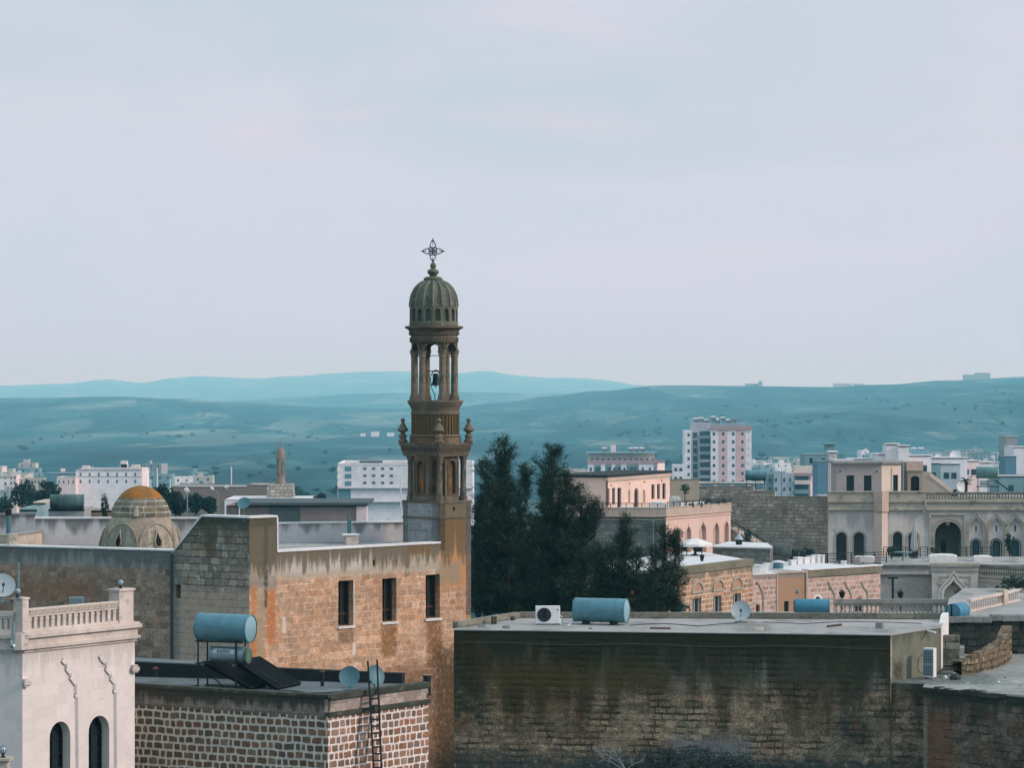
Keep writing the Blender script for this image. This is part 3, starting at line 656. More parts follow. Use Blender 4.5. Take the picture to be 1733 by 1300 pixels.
# ================================================================== large stone building with the bell tower
W1f = WP(470, 118, 745, 124.6); u422 = W1f.u(422); Cc = W1f.p(u422, 0).xy
_l = WP(0, 122.3, 290, 118.8); WL_ = Wall(_l.a-_l.d*4, _l.b)
W0 = Wall(WL_.b, Cc); W1 = Wall(Cc, W1f.p(W1f.u(797), 0).xy)
zR, zT = zr(-6.47), zr(-5.12)
u1 = W1.u
mat_wl = stone('left_wall_stone', .23, .36, .018, [(.36, .25, .175), (.44, .33, .25), (.29, .215, .16), (.41, .26, .17)], (.13, .11, .09), .03, .02, 1.6, rand=1, jv=.97, jt=(.28, .46), spk=.55, stains=[
    ('blot', .8, .6, 1.6, .57, (.11, .10, .07), .7), ('box', -2, 30, zr(-7.15), zr(-6.3), .12, (.25, .27, .26), .85),
    ('box', 3, 8.5, zr(-8.6), zr(-7.6), .35, (.26, .13, .07), .65), ('drip', zR, 1.0, 3, .56, (.06, .075, .07), .6), ('blot', 2.2, 1, 1, .62, (.32, .31, .28), .45), ('blot', 3, 1, .7, .64, (.04, .035, .025), .7)])
mat_w0 = stone('grey_wall_stone', .27, .38, .02, [(.33, .29, .225), (.42, .36, .28), (.26, .235, .19), (.39, .28, .20)], (.07, .075, .06), .02, .012, .9, rand=.8, stains=[
    ('box', -1, 9, GZ, zr(-7.85), .2, (.44, .33, .25), .88), ('blot', 2.6, 1, 1, .57, (.62, .56, .50), .65), ('box', .6, 9, zr(-5.45), zr(-5.0), .10, (.025, .045, .04), .95),
    ('box', 1.6, 2.1, zr(-6.6), zr(-5.6), .2, (.16, .09, .03), .7), ('drip', zT, 1.5, 2.5, .56, (.07, .075, .05), .7), ('blot', 2.6, 1, .7, .63, (.05, .045, .03), .7), ('box', -1, .4, GZ, zr(-6.5), .1, (.11, .15, .15), .6)])
ub = W1.u
mat_w1 = stone('warm_wall_stone', .25, .42, .018, [(.56, .33, .20), (.64, .39, .25), (.50, .32, .21), (.60, .41, .28), (.52, .28, .155)], (.66, .50, .37), .018, .012, 1.8, var=.45, rand=.9, sv=.8, vj=1.3, spk=.5, bump=.007, jv=.85, jt=(.32, .55), stains=[
    ('blot', 1.3, 1, 1, .60, (.30, .17, .09), .45), ('blot', 4.5, 1, 1, .60, (.20, .12, .075), .6), ('blot', 1.8, 1, .8, .59, (.74, .60, .49), .6),
    ('box', ub(468), 30, zr(-7.55), zr(-6.40), .16, (.40, .37, .30), .85), ('box', ub(475), ub(620), zr(-7.3), zr(-6.9), .15, (.56, .52, .48), .6),
    ('box', -1, ub(468), zr(-7.9), zr(-5.0), .15, (.20, .21, .185), .8), ('box', ub(455), ub(467), zr(-7.4), zr(-6.9), .1, (.42, .40, .35), .7), ('box', -1, ub(466), zr(-5.45), zr(-5.0), .1, (.02, .03, .02), .95),
    ('box', ub(447), ub(453), zr(-8.6), zr(-5.4), .08, (.025, .03, .015), .85),
    ('box', ub(423), ub(440), GZ, zr(-9.6), .3, (.50, .24, .11), .6), ('box', ub(424), ub(435), zr(-11), zr(-7.7), .12, (.45, .17, .045), .8), ('box', ub(453), ub(466), zr(-10), zr(-7.9), .1, (.45, .15, .04), .85),
    ('box', ub(436), ub(447), GZ, zr(-7.9), .1, (.30, .27, .18), .7), ('box', ub(425), ub(440), zr(-7.5), zr(-5.6), .12, (.36, .27, .19), .6),
    ('box', ub(645), ub(672), zr(-10.9), zr(-9.65), .12, (.20, .10, .03), .85), ('box', ub(573), ub(598), zr(-10.2), zr(-9.7), .1, (.16, .11, .06), .8),
    ('box', ub(722), ub(748), zr(-11.5), zr(-9.6), .18, (.17, .08, .03), .85),
    ('box', ub(655), 30, GZ, zr(-11.4), .55, (.13, .07, .035), .75), ('blot', 2.2, .5, 1.6, .64, (.07, .04, .025), .6), ('box', ub(735), 30, GZ, zr(-10.6), .35, (.07, .045, .02), .85),
    ('box', ub(745), 30, zr(-6.4), zr(-5.6), .12, (.46, .21, .05), .95), ('box', ub(745), 30, zr(-8.3), zr(-5.55), .2, (.50, .21, .06), .85), ('box', ub(790), 30, zr(-10.8), zr(-6.3), .06, (.45, .17, .03), .85),
    ('box', ub(743), 30, zr(-5.55), zr(-4.8), .05, (.36, .29, .19), .85), ('box', ub(740), ub(780), zr(-8.2), zr(-7.2), .2, (.25, .23, .17), .8),
    ('box', ub(690), ub(728), zr(-6.85), zr(-6.55), .07, (.42, .18, .04), .9), ('drip', zR, 1.1, 5, .56, (.09, .08, .05), .8), ('blot', 1.6, 1.4, .3, .62, (.33, .15, .06), .6), ('blot', 3, 1.2, .35, .64, (.08, .06, .035), .6),
    ('box', ub(478), ub(484), zr(-9.6), zr(-9.0), .03, (.62, .56, .52), .95), ('box', ub(597), ub(602), zr(-10.7), zr(-10.2), .05, (.7, .62, .6), .9), ('box', ub(597), ub(604), zr(-12), zr(-11.1), .05, (.7, .62, .6), .9)])
root = thing('stone_building', 'long weathered stone building with three tall windows and a raised wall beside the dome', 'building', (Cc.x, Cc.y+6, GZ))
m_ = MB(); m_.slab(WL_, hole(0, WL_.L, GZ, zR), [], .6); m_.build('left_wall', mat_wl, root, label='rough grey brown wall below the dome')
m_ = MB(); w0h = [W0.H(297, 306, 990, 1013)]
m_.slab(W0, [(0, GZ), (W0.L, GZ), (W0.L, zT), (W0.u(342), zT+.02), (W0.u(296), zR), (0, zR)], w0h, .5); m_.build('raised_wall', mat_w0, root, label='grey ashlar wall with black stains under its coping')
m_ = MB(); m_.slab(W0, grow(w0h[0], .02), [], .02, -.4); m_.build('window', M['void'], root)
hs = [W1.H(572.5, 598, 983, 1060), W1.H(647, 671, 979, 1053), W1.H(720.5, 744.5, 973, 1047)]
uT = W1.u(745); zb = zr(-(853-650)/F*124.6)
m_ = MB(); m_.slab(W1, [(0, GZ), (W1.L, GZ), (W1.L, zb), (uT, zb), (uT, zR), (W1.u(469), zR), (W1.u(467.5), zT), (0, zT)], hs, .5)
m_.build('front_wall', mat_w1, root, label='warm orange stone wall with rust coloured streaks and three windows')
for i, h in enumerate(hs):
    m_ = MB(); m_.slab(W1, grow(h, .02), [], .02, -.36); wn_ = m_.build('window', M['dark_glass'], root)
    m_ = MB(); m_.ring(W1, grow(h, -.055), grow(h, -.002), .08, -.26); uu = (h[0][0]+h[1][0])/2; m_.wbar(W1, uu-.02, uu+.02, h[0][1], h[2][1], -.34, -.28); m_.build('frame', M['wood'], wn_)
    m_ = MB(); m_.wbar(W1, h[0][0]+.05, h[1][0]-.05, h[0][1]+.42, h[0][1]+.50, -.33, -.29); m_.build('crossbar', M['wood'], wn_)
    m_ = MB(); m_.wbar(W1, h[0][0]-.05, h[1][0]+.05, h[0][1]-.09, h[0][1]-.002, -.25, .07); m_.build('sill', M['white_cap'], root)
    if i == 0: m_ = MB(); m_.wbar(W1, h[1][0]+.002, h[1][0]+.05, h[0][1], h[2][1], -.1, .012); m_.build('jamb_render', M['white_cap'], root)
m_ = MB()
def cope(mb_, w, p0, p1, t_=.5, k=.07, o=.05):
    d_ = Vector((p1[0]-p0[0], p1[1]-p0[1])); n_ = Vector((-d_.y, d_.x)).normalized()
    if n_.y < 0 or (abs(n_.y) < .02 and n_.x > 0): n_ = -n_
    a_, b_, c_, e_ = p0, p1, (p1[0]+n_.x*k, p1[1]+n_.y*k), (p0[0]+n_.x*k, p0[1]+n_.y*k)
    lp = [a_, b_, c_, e_]
    if sum(lp[i][0]*lp[(i+1) % 4][1]-lp[(i+1) % 4][0]*lp[i][1] for i in range(4)) < 0: lp = lp[::-1]
    mb_.slab(w, lp, [], t_+2*o, o)
cope(m_, W0, (W0.u(296), zR), (W0.u(342), zT+.02)); cope(m_, W0, (W0.u(342), zT+.02), (W0.L, zT+.0)); cope(m_, W1, (.0, zT+.002), (W1.u(468.5), zT+.002), .5, .072, .045)
cope(m_, W1, (W1.u(469.5), zT), (W1.u(470), zR), .5, .06); cope(m_, W1, (W1.u(470), zR), (uT-.01, zR+.0), .5, .07); cope(m_, WL_, (0, zR), (WL_.L, zR), .6, .055)
m_.build('coping', M['white_cap'], root)
Wd = W1.n; q = lambda px, Y: G(px, Y)
Tl = W1.p(uT, 0).xy+Vector((-W1.d.y, W1.d.x))*2.12
bk = [q(-90, 127), q(0, 126.4), q(340, 125.6), q(470, 126.9), q(684, 127.8)]
m_ = MB(); m_.prism([WL_.a+Vector((0, .3)), W0.a+Vector((0, .3)), W0.b+Vector((0, .35)), W1.p(uT, 0).xy+Vector((-.3, .3)), bk[4], bk[3], bk[2], bk[1], bk[0]], zR-.35, zR-.10); m_.build('roof', M['roofscreed'], root)
# parapets behind, lime washed
par = plaster('parapet_render', (.56, .53, .53), .12, [('drip', zr(-5.5), .9, 2.2, .60, (.10, .11, .10), .75), ('blot', 1.2, 1, 1, .6, (.30, .30, .29), .5)])
pl = WP(60, 125.8, 345, 125.6); pr_ = WP(455, 126.6, 690, 128.2)
for w, z1, lb in ((pl, zr(-5.46), 'whitewashed parapet wall behind the brick banded dome'), (pr_, zr(-5.72), 'pale parapet wall between the raised wall and the bell tower')):
    t_ = thing('parapet_wall', lb, 'parapet', w.p(w.L/2, zR)); m_ = MB(); m_.slab(w, hole(0, w.L, zR-.2, z1-.06), [], .3); m_.build('wall', par, t_)
    m_ = MB(); m_.wbar(w, -.03, w.L+.03, z1-.06, z1, -.35, .06); m_.build('coping', M['white_cap'], t_)
t_ = thing('side_parapet', 'low cement side wall of the dome terrace, near its left end', 'low wall', P(50, 915, 124))
ws = WP(27, 122.6, 71, 125.6); m_ = MB(); m_.slab(ws, hole(0, ws.L, zR-.2, zR+.42), [], .3); m_.build('wall', M['warm_trim'], t_); m_ = MB(); m_.wbar(ws, 0, ws.L, zR+.42, zR+.48, -.34, .05); m_.build('coping', M['conc'], t_)
m_ = MB(); m_.box(P(21, 925, 122.5), .34, .5, .50, .3, .02); tag(m_.build('end_block', M['warm_trim'], None), 'square rendered block at the end of the low terrace wall', 'block')
ws = WP(-60, 124.8, 17, 124.3); m_ = MB(); m_.slab(ws, hole(0, ws.L, zR-.2, zR+.32), [], .3); m_.wbar(ws, 0, ws.L, zR+.32, zR+.37, -.34, .05)
tag(m_.build('terrace_wall', M['warm_trim'], None), 'low terrace wall running off the left edge', 'low wall')
ws = WP(-60, 131, 60, 131); m_ = MB(); m_.slab(ws, hole(0, ws.L, zR-1, zr(-5.60)), [], .3); m_.wbar(ws, 0, ws.L, zr(-5.60), zr(-5.52), -.34, .05)
tag(m_.build('far_terrace_wall', par, None), 'grey wall with white top behind the flue at the far left', 'wall')
def flue2(px, y0, y1, Y, r, label, mat):
    t_ = thing('flue', label, 'flue', P(px, y1, Y)); m1 = MB(); m1.tube([P(px, y1, Y), P(px, y0+9, Y)], r, 10); m1.build('pipe', mat, t_, True)
    m1 = MB(); m1.tube([P(px, y0+10, Y), P(px, y0, Y)], r*1.35, 10); m1.build('cap', M['iron'], t_)
flue2(14.5, 862, 905, 126, .10, 'tall black capped flue at the far left above the terrace walls', M['dish_dark'])
t_ = thing('vent_block', 'short masonry vent with a flat slab and a thin pipe on the tower roof', 'vent', P(594, 925, 126))
m_ = MB(); m_.box(P(595, 926, 125.6), .5, .42, .44, .2, .02); m_.build('base', M['cream_trim'], t_); m_ = MB(); m_.box(P(593, 905, 125.6)+Vector((0, 0, -.03)), .68, .55, .06, .2); m_.build('slab', M['white_cap'], t_)
m_ = MB(); m_.tube([P(591, 905, 125.9), P(591, 880, 125.9)], .085, 10); m_.tube([P(589, 880, 125.9), P(588, 870, 125.9)], .03, 6); m_.build('pipe', M['dish_dark'], t_)
m_ = MB(); m_.tube([W0.p(.05, zR-.1, .07), W0.p(.05, zr(-12.5), .07)], .05, 8); m_.build('drain_pipe', plain('tar_pipe', (.045, .07, .075), .7), root, True)
m_ = MB(); uu = W1.u(632.5); m_.slab(W1, hole(uu-.05, uu+.05, W1.z(632, 958), W1.z(632, 948)), [], .01, .012); m_.build('weep_hole', M['void'], root)

# ---- dome
dm = thing('dome', 'small stone dome with an orange lichen cap and three bands of brick tiles', 'dome', (P(238, 923, 123).x, 123, zR-.1))
Dc = Vector((P(238, 923, 123).x, 123, zR-.1))
dpl = plaster('dome_plaster', (.33, .28, .22), .3, [('box', -1.2, .9, zr(-5.9), zr(-5.0), .3, (.42, .18, .03), .7), ('blot', .9, 1, 1, .50, (.17, .17, .12), .8), ('blot', 1.7, 1, 1, .60, (.36, .19, .05), .6), ('blot', 3, 1, 1, .6, (.42, .39, .34), .5)])
cap = plaster('lichen_cap', (.24, .12, .04), .45, [('blot', 1.5, 1, .7, .46, (.33, .125, .02), .85), ('blot', 1.2, 1, .4, .60, (.15, .16, .11), .8), ('blot', 4, 1, 1, .54, (.12, .11, .07), .75)])
tile = stone('band_tiles', .243, .50, .045, [(.15, .14, .10), (.20, .17, .12), (.17, .16, .13)], (.42, .40, .33), .012, .004, 1.5, rand=.45, stains=[('blot', 2, 1, 1, .6, (.33, .33, .29), .7)])
H0 = 2.5; pr0 = [(1.60, 0), (1.56, .25), (1.48, .55), (1.36, .85), (1.22, 1.10), (1.14, 1.27)]
m_ = MB(); m_.lathe(pr0, Dc, 48); m_.build('base', dpl, dm, True)
m_ = MB(); m_.lathe([(1.12, 1.25), (1.165, 1.28), (1.16, 1.45), (1.12, 1.62), (1.04, 1.80), (.94, 1.95), (.88, 2.02)], Dc, 48); m_.build('tile_band', tile, dm, True)
m_ = MB(); m_.lathe([(.90, 1.99), (.84, 2.08), (.72, 2.21), (.55, 2.34), (.35, 2.43), (.17, 2.48), (.001, 2.50)], Dc, 48); m_.build('cap', cap, dm, True)
def on_base(a_, h_, k=0.0):
    for (r0, z0_), (r1, z1_) in zip(pr0, pr0[1:]):
        if h_ <= z1_: r_ = r0+(r1-r0)*(h_-z0_)/(z1_-z0_); break
    else: r_ = pr0[-1][0]
    return Dc+Vector((math.cos(a_)*(r_+k), math.sin(a_)*(r_+k), h_))
panelg = plaster('panel_plaster', (.19, .20, .155), .3, [('blot', 2, 1, 1, .55, (.11, .12, .08), .7)])
for k in range(6):
    ac = R(-116+60*k); m_ = MB(); pts = []
    for i in range(17):
        t_ = math.pi*i/16; pts.append(on_base(ac-.50*math.cos(t_), 1.02*math.sin(t_)**.8 if 0 < i < 16 else .0, .02))
    m_.tube(pts, .045, 6); m_.build('arch_rib', dpl, dm, True)
    m_ = MB(); n1 = 10
    for i in range(16):
        for j in range(n1):
            t0_, t1_ = math.pi*i/16, math.pi*(i+1)/16; h0_, h1_ = 1.0*math.sin(t0_)**.8 if i else 0.0, 1.0*math.sin(t1_)**.8 if i < 15 else 0.0
            m_.poly([on_base(ac-.49*math.cos(t0_), h0_*j/n1, .012), on_base(ac-.49*math.cos(t1_), h1_*j/n1, .012), on_base(ac-.49*math.cos(t1_), h1_*(j+1)/n1, .012), on_base(ac-.49*math.cos(t0_), h0_*(j+1)/n1, .012)])
    m_.build('blind_arch', panelg if k in (0, 5) else dpl, dm, True)
    tear = []
    for i in range(20):
        t_ = 2*math.pi*i/20; x_ = math.sin(t_)*(1-.75*max(0, math.cos(t_))**.6)*.14; tear.append((x_, .36+.36*math.cos(t_)*(1.15 if math.cos(t_) > 0 else .75)))
    m_ = MB(); rim = [on_base(ac-.02-x_/1.5, y_, .05) for x_, y_ in tear]; m_.tube(rim+[rim[0]], .035, 6, False); wn_ = m_.build('window', dpl, dm, True)
    m_ = MB(); c_ = on_base(ac-.02, .36, .03)
    for i in range(20): a_, b_ = tear[i], tear[(i+1) % 20]; m_.poly([c_, on_base(ac-.02-a_[0]/1.5, a_[1], .03), on_base(ac-.02-b_[0]/1.5, b_[1], .03)])
    m_.build('opening', M['void'], wn_)
m_ = MB(); m_.tube([on_base(R(-92), 1.30, .07), on_base(R(-92), 1.55, .0), on_base(R(-92), 1.72, -.07)], [.12, .10, .05], 7); m_.build('mortar_patch', dpl, dm, True)

# ---- bell tower
sc_t = 126.0
tz = lambda py: zr(-(py-650)/F*sc_t)
tr = lambda npx: npx/F*sc_t
moss_t = [('blot', 1.1, 1, .8, .48, (.06, .045, .02), .8), ('blot', 1.3, 1, .35, .60, (.30, .13, .04), .6), ('blot', 2.8, 1, .5, .58, (.26, .11, .03), .45), ('drip', tz(560), 12, 3, .60, (.05, .05, .03), .6)]
tst = stone('tower_stone', .28, .5, .012, [(.15, .11, .075), (.20, .135, .09), (.11, .085, .06)], (.12, .10, .07), .015, .008, 1, rand=.6, stains=moss_t)
tpl = plaster('tower_carved', (.145, .12, .09), .45, [('blot', 1.6, 1, .7, .50, (.10, .10, .06), .75), ('blot', 3, 1, .5, .60, (.30, .14, .05), .4)])
tdome = plaster('tower_dome_stone', (.13, .13, .10), .45, [('blot', 1.6, 1, .5, .50, (.085, .09, .045), .8), ('blot', 4, 1, 1, .56, (.30, .31, .27), .6)])
tcol = plaster('tower_column', (.185, .155, .115), .45, [('blot', 2.0, 1, .5, .50, (.06, .055, .03), .85), ('blot', 5, 1, 1, .58, (.33, .29, .25), .6)])
tgrey = stone('tower_shade_side', .5, .8, .010, [(.30, .32, .33), (.34, .35, .36), (.27, .28, .28)], (.15, .16, .16), .01, .008, 1, rand=.5, sv=.4, stains=[('blot', 1.6, 1, 1.3, .57, (.13, .14, .13), .7)])  # cool grey carries the shade of the tower's left face
bt = thing('bell_tower', 'tall weathered stone bell tower with ribbed dome, open belfry and iron cross', 'tower', (P(737, 0, sc_t).x, sc_t, zr(-8)))
TB0 = W1.p(uT, 0).xy; TBr = W1.b; bd = Vector((-W1.d.y, W1.d.x)); TBl = TB0+bd*2.12; TBb = TBr+bd*2.12
m_ = MB(); wl_t = Wall(TBl, TB0); m_.slab(wl_t, hole(0, wl_t.L, zR-.3, zb), [], .3)
for a_, b_ in ((TBr, TBb), (TBb, TBl)): w_ = Wall(a_, b_); m_.slab(w_, hole(0, w_.L, zR-3, zb), [], .3, 0, 30)
m_.build('base', tgrey, bt, label='square tower base of blocks, left side shade put into their grey')
sq = [TB0, TBr, TBb, TBl]; ctr = sum(sq, Vector((0, 0)))/4
def sqs(k, c_=None): return [(c_ or ctr)+(p-ctr)*k for p in sq]
m_ = MB(); m_.prism(sqs(1.03), zb, zb+.10, True, True)
for w_ in (wl_t, Wall(TB0, TBr)): m_.wbar(w_, -.02, w_.L+.02, zb-.62, zb-.56, -.1, .035)
m_.build('base_slab', tpl, bt)
m_ = MB(); uu = W1.u(768); m_.slab(W1, hole(uu-.05, uu+.06, W1.z(768, 864), W1.z(768, 858)), [], .01, .012); m_.build('scupper', M['void'], bt)
C3 = P(736.5, 0, sc_t); C3 = Vector((C3.x, ctr.y, 0)); cc = Vector((P(737.5, 0, ctr.y).x, ctr.y))
def at(z): return Vector((C3.x, C3.y, z))
# drum with niches: octagon of panels
R8 = tr(39.5)/math.cos(R(10)); z_0, z_1 = zb+.10, tz(768)
drum = MB(); mould = MB()
for k in range(8):
    a0_, a1_ = R(-90+3-22.5+45*k), R(-90+3+22.5+45*k)
    p0_ = cc+Vector((math.cos(a0_), math.sin(a0_)))*R8; p1_ = cc+Vector((math.cos(a1_), math.sin(a1_)))*R8
    w_ = Wall(p0_, p1_); L_ = w_.L; h_ = hole(L_*.24, L_*.76, z_0+.28, z_1-.28, 'round')
    drum.slab(w_, hole(0, L_, z_0, z_1), [h_], .1, 0, k*1.3)
    drum.slab(w_, hole(L_*.2, L_*.8, z_0+.2, z_1-.2), [], .02, -.1, k*1.3)
    mould.ring(w_, h_, grow(h_, .05), .06, .03)
    mould.wbar(w_, -.05, .06, z_0, z_1-.3, -.03, .035); mould.wbar(w_, 0, L_, z_0, z_0+.2, -.05, .05)
drum.build('drum', stone('drum_stone', .33, .5, .01, [(.13, .085, .05), (.16, .10, .06), (.11, .08, .05)], (.12, .10, .07), .015, .008, 1, rand=.6, stains=[('blot', 2, 1, .25, .52, (.36, .13, .025), .8), ('blot', 1.5, 1, .4, .54, (.10, .10, .06), .8)]), bt)
mould.build('niche_moulding', tpl, bt)
# corner colonnettes under the square cornice
kq = .845
for p in sqs(kq):
    m_ = MB(); c_ = Vector((p.x, p.y, z_0)); d_ = (ctr-p).normalized()*.10; c_ += Vector((d_.x, d_.y, 0)); Hh = z_1-z_0
    m_.lathe([(.17, 0), (.17, .16), (.13, .2), (.15, .26), (.125, .33), (.115, Hh-.45), (.12, Hh-.40), (.14, Hh-.36), (.12, Hh-.30), (.20, Hh-.08), (.22, Hh)], c_, 14); m_.build('colonnette', tcol, bt, True)
m_ = MB()
for kk, y0_, y1_ in ((.98, 772, 768), (1.0, 768, 763), (1.06, 756.5, 753.5), (1.10, 753.5, 749)):
    m_.prism(sqs(kk*.99, cc), tz(y0_), tz(y1_), True, True)
m_.prism(sqs(.97, cc), tz(763), tz(756.5)); sqx = sqs(1.03, cc)
for i in range(4):
    a_, b_ = sqx[i], sqx[(i+1) % 4]; n_ = 17
    for j in range(n_):
        q_ = a_.lerp(b_, (j+.5)/n_); m_.box((q_.x, q_.y, tz(762.9)), .055, .055, tz(756.6)-tz(762.9), W1f.d.angle_signed(Vector((1, 0))) if False else math.atan2((b_-a_).y, (b_-a_).x))
m_.build('square_cornice', tpl, bt)
for p in sqs(.97, cc):
    m_ = MB(); zc = tz(749); c_ = Vector((p.x, p.y, zc)); s_ = tr(1)
    pr3 = [(8*s_, 0), (8*s_, 4*s_), (5.5*s_, 5*s_), (5.5*s_, 8*s_), (7*s_, 9*s_), (6.5*s_, 12*s_), (4*s_, 14*s_), (4*s_, 17*s_), (9*s_, 20*s_), (9.2*s_, 22*s_), (6*s_, 27*s_), (2.2*s_, 34*s_)]
    m_.lathe(pr3, c_, 12); m_.lathe([(.001, 33*s_)]+[(4*s_*math.sin(math.pi*i/8), (37.5-4*math.cos(math.pi*i/8))*s_) for i in range(1, 8)]+[(.001, 41.5*s_)], c_, 12)
    m_.build('pinnacle', tcol, bt, True, ang=30)
# fluted upper drum
def AT(px): return Vector((P(px, 0, ctr.y).x, ctr.y, 0))
cu_ = AT(736.8)
def lz(parts, c_, n=32, **kw):
    m1 = MB(); m1.lathe([(tr(r_), tz(y_)) for r_, y_ in parts], (c_.x, c_.y, 0), n, **kw); return m1
m_ = lz([(30, 749), (43.5, 749), (43.5, 740.5), (41.5, 739.5)], cu_); m_.build('drum_plinth', tst, bt, True)
m_ = lz([(41.5, 739.5), (43.5, 738.5), (43, 735.5), (40.5, 735)], cu_, 40); m_.build('plinth_ring', tpl, bt, True)
m_ = MB(); n_ = 40
for r0_, y0_, r1_, y1_ in ((40.5, 735, 40.5, 702),):
    for k in range(n_):
        for (fa, ra), (fb, rb) in zip(((0, 1.0), (.3, 1.0), (.38, .955), (.92, .955)), ((.3, 1.0), (.38, .955), (.92, .955), (1, 1.0))):
            a_, b_ = 2*math.pi*(k+fa)/n_, 2*math.pi*(k+fb)/n_; R0 = tr(40.8)
            pa = cu_+Vector((math.cos(a_), math.sin(a_), 0))*R0*ra; pb = cu_+Vector((math.cos(b_), math.sin(b_), 0))*R0*rb
            m_.quad((pa.x, pa.y, tz(y0_)), (pb.x, pb.y, tz(y0_)), (pb.x, pb.y, tz(y1_)), (pa.x, pa.y, tz(y1_)))
m_.build('fluted_drum', plaster('fluted_stone', (.13, .09, .045), .3, [('blot', 2, 1, .3, .48, (.085, .075, .03), .8), ('blot', 2.3, 1, .5, .62, (.28, .11, .05), .6)]), bt)
m_ = lz([(40.5, 702), (41.5, 701), (41.5, 697), (40, 696), (41, 692), (43.5, 687), (46, 684), (46, 682), (47.5, 681), (47.5, 678), (46, 677.5), (20, 677.5)], cu_, 40); m_.build('gallery_cornice', tpl, bt, True)
# belfry columns and arches
cb = AT(735.3)
for k in range(6):
    a_ = R(-90-35+60*k); c_ = cb+Vector((math.cos(a_), math.sin(a_), 0))*tr(34); c_ = Vector((c_.x, c_.y, 0)); m_ = MB()
    m_.lathe([(tr(r_), tz(y_)) for r_, y_ in ((8.6, 677.5), (8.6, 674), (7.2, 670), (7.4, 669), (6.2, 666.5), (6.0, 640), (5.7, 604.5), (6.8, 604), (6.8, 602.5), (6.1, 601.5), (8.0, 596.5), (8.6, 594.2))], c_, 16)
    m_.build('belfry_column', tcol, bt, True)
RB = tr(39.3); m_ = MB(); md = MB()
for k in range(6):
    a0_, a1_ = R(-90-35+60*k), R(-90-35+60*k+60)
    p0_ = Vector((cb.x, cb.y))+Vector((math.cos(a0_), math.sin(a0_)))*RB; p1_ = Vector((cb.x, cb.y))+Vector((math.cos(a1_), math.sin(a1_)))*RB
    w_ = Wall(p0_, p1_); L_ = w_.L; z2, z3 = tz(594.2), tz(570); arc = []
    for i in range(13):
        t_ = math.pi*i/12; arc.append((L_/2-math.cos(t_)*L_*.33, z2+math.sin(t_)*L_*.30))
    m_.slab(w_, [(0, z2)]+arc+[(L_, z2), (L_, z3), (0, z3)], [], tr(12), 0, k*2)
    o1 = [(L_/2-math.cos(math.pi*i/12)*L_*.35, z2+math.sin(math.pi*i/12)*L_*.32) for i in range(13)]; o2 = [(L_/2-math.cos(math.pi*i/12)*L_*.44, z2+math.sin(math.pi*i/12)*L_*.42) for i in range(13)]
    for i in range(12):
        md.poly([w_.p(*o1[i], .045), w_.p(*o2[i], .045), w_.p(*o2[i+1], .045), w_.p(*o1[i+1], .045)][::-1]); md.poly([w_.p(*o2[i], .045), w_.p(*o2[i], 0), w_.p(*o2[i+1], 0), w_.p(*o2[i+1], .045)][::-1]); md.poly([w_.p(*o1[i], .045), w_.p(*o1[i+1], .045), w_.p(*o1[i+1], -.02), w_.p(*o1[i], -.02)][::-1])
    md.wbar(w_, -.02, L_*.12, z2-.005, z2+.06, -.06, .04); md.wbar(w_, L_*.88, L_+.02, z2-.005, z2+.06, -.06, .04)
m_.build('arcade', tst, bt); md.build('arch_moulding', tpl, bt)
m_ = lz([(30, 581), (38, 581), (39.8, 580), (40.2, 573), (39.2, 570.5), (39, 568.5), (41, 567.5), (41.5, 562), (44, 558), (47, 556.5), (49.3, 555.5), (49.5, 552.5), (48, 552), (20, 551.5)], AT(734.5), 48); m_.build('belfry_cornice', tpl, bt, True)
m_ = MB(); c_ = AT(734.5)
for y0_, y1_, rr_ in ((579, 571.5, 40.6), (567, 562.5, 42.0)):
    for k in range(44):
        a_ = 2*math.pi*k/44; e_ = c_+Vector((math.cos(a_), math.sin(a_), 0))*tr(rr_)
        m_.bar((e_.x, e_.y, tz(y0_)), (e_.x-math.sin(a_)*.05, e_.y+math.cos(a_)*.05, tz(y1_)), .035, .035)
m_.build('carved_frieze', tpl, bt)
cd = AT(734); nr = 16
m_ = lz([(40, 552), (41.3, 551.5), (41.3, 546), (40, 545)], cd, 48); m_.build('dome_drum', tdome, bt, True)
RD = tr(40.8); m_ = MB(); dk = MB()
for k in range(nr):
    a0_, a1_ = 2*math.pi*(k)/nr, 2*math.pi*(k+1)/nr
    p0_ = Vector((cd.x+math.cos(a0_)*RD, cd.y+math.sin(a0_)*RD)); p1_ = Vector((cd.x+math.cos(a1_)*RD, cd.y+math.sin(a1_)*RD))
    w_ = Wall(p0_, p1_); L_ = w_.L; z2, z3 = tz(546), tz(519); h_ = hole(L_*.2, L_*.8, tz(544), tz(521.5), 'ogee'); h_ = hole(L_*.2, L_*.8, tz(544), tz(521), 'round') if False else h_
    m_.slab(w_, hole(0, L_, z2, z3), [h_], .10, 0, k); dk.slab(w_, hole(.0, L_, z2, z3), [], .02, -.11, k)
m_.build('dome_arcade', tdome, bt); dk.build('niche_back', plaster('niche_stone', (.10, .105, .08), .3), bt)
prof = [(41.3, 519.5), (41, 514), (40.3, 508), (39.2, 502), (37.2, 496), (34.2, 490), (30.2, 484.5), (25.5, 480), (20, 476.5), (15.5, 475)]
m_ = MB(); m_.lathe([(tr(a_), tz(b_)) for a_, b_ in prof], (cd.x, cd.y, 0), 128, flute=nr, fd=.10); m_.build('ribbed_dome', tdome, bt, True, ang=20)
m_ = MB()
for k in range(nr):
    a_ = 2*math.pi*k/nr; m_.tube([Vector((cd.x+math.cos(a_)*tr(r_+.3), cd.y+math.sin(a_)*tr(r_+.3), tz(y_))) for r_, y_ in prof], .022, 5)
m_.build('dome_rib', plaster('rib_stone', (.20, .215, .19), .25), bt, True)
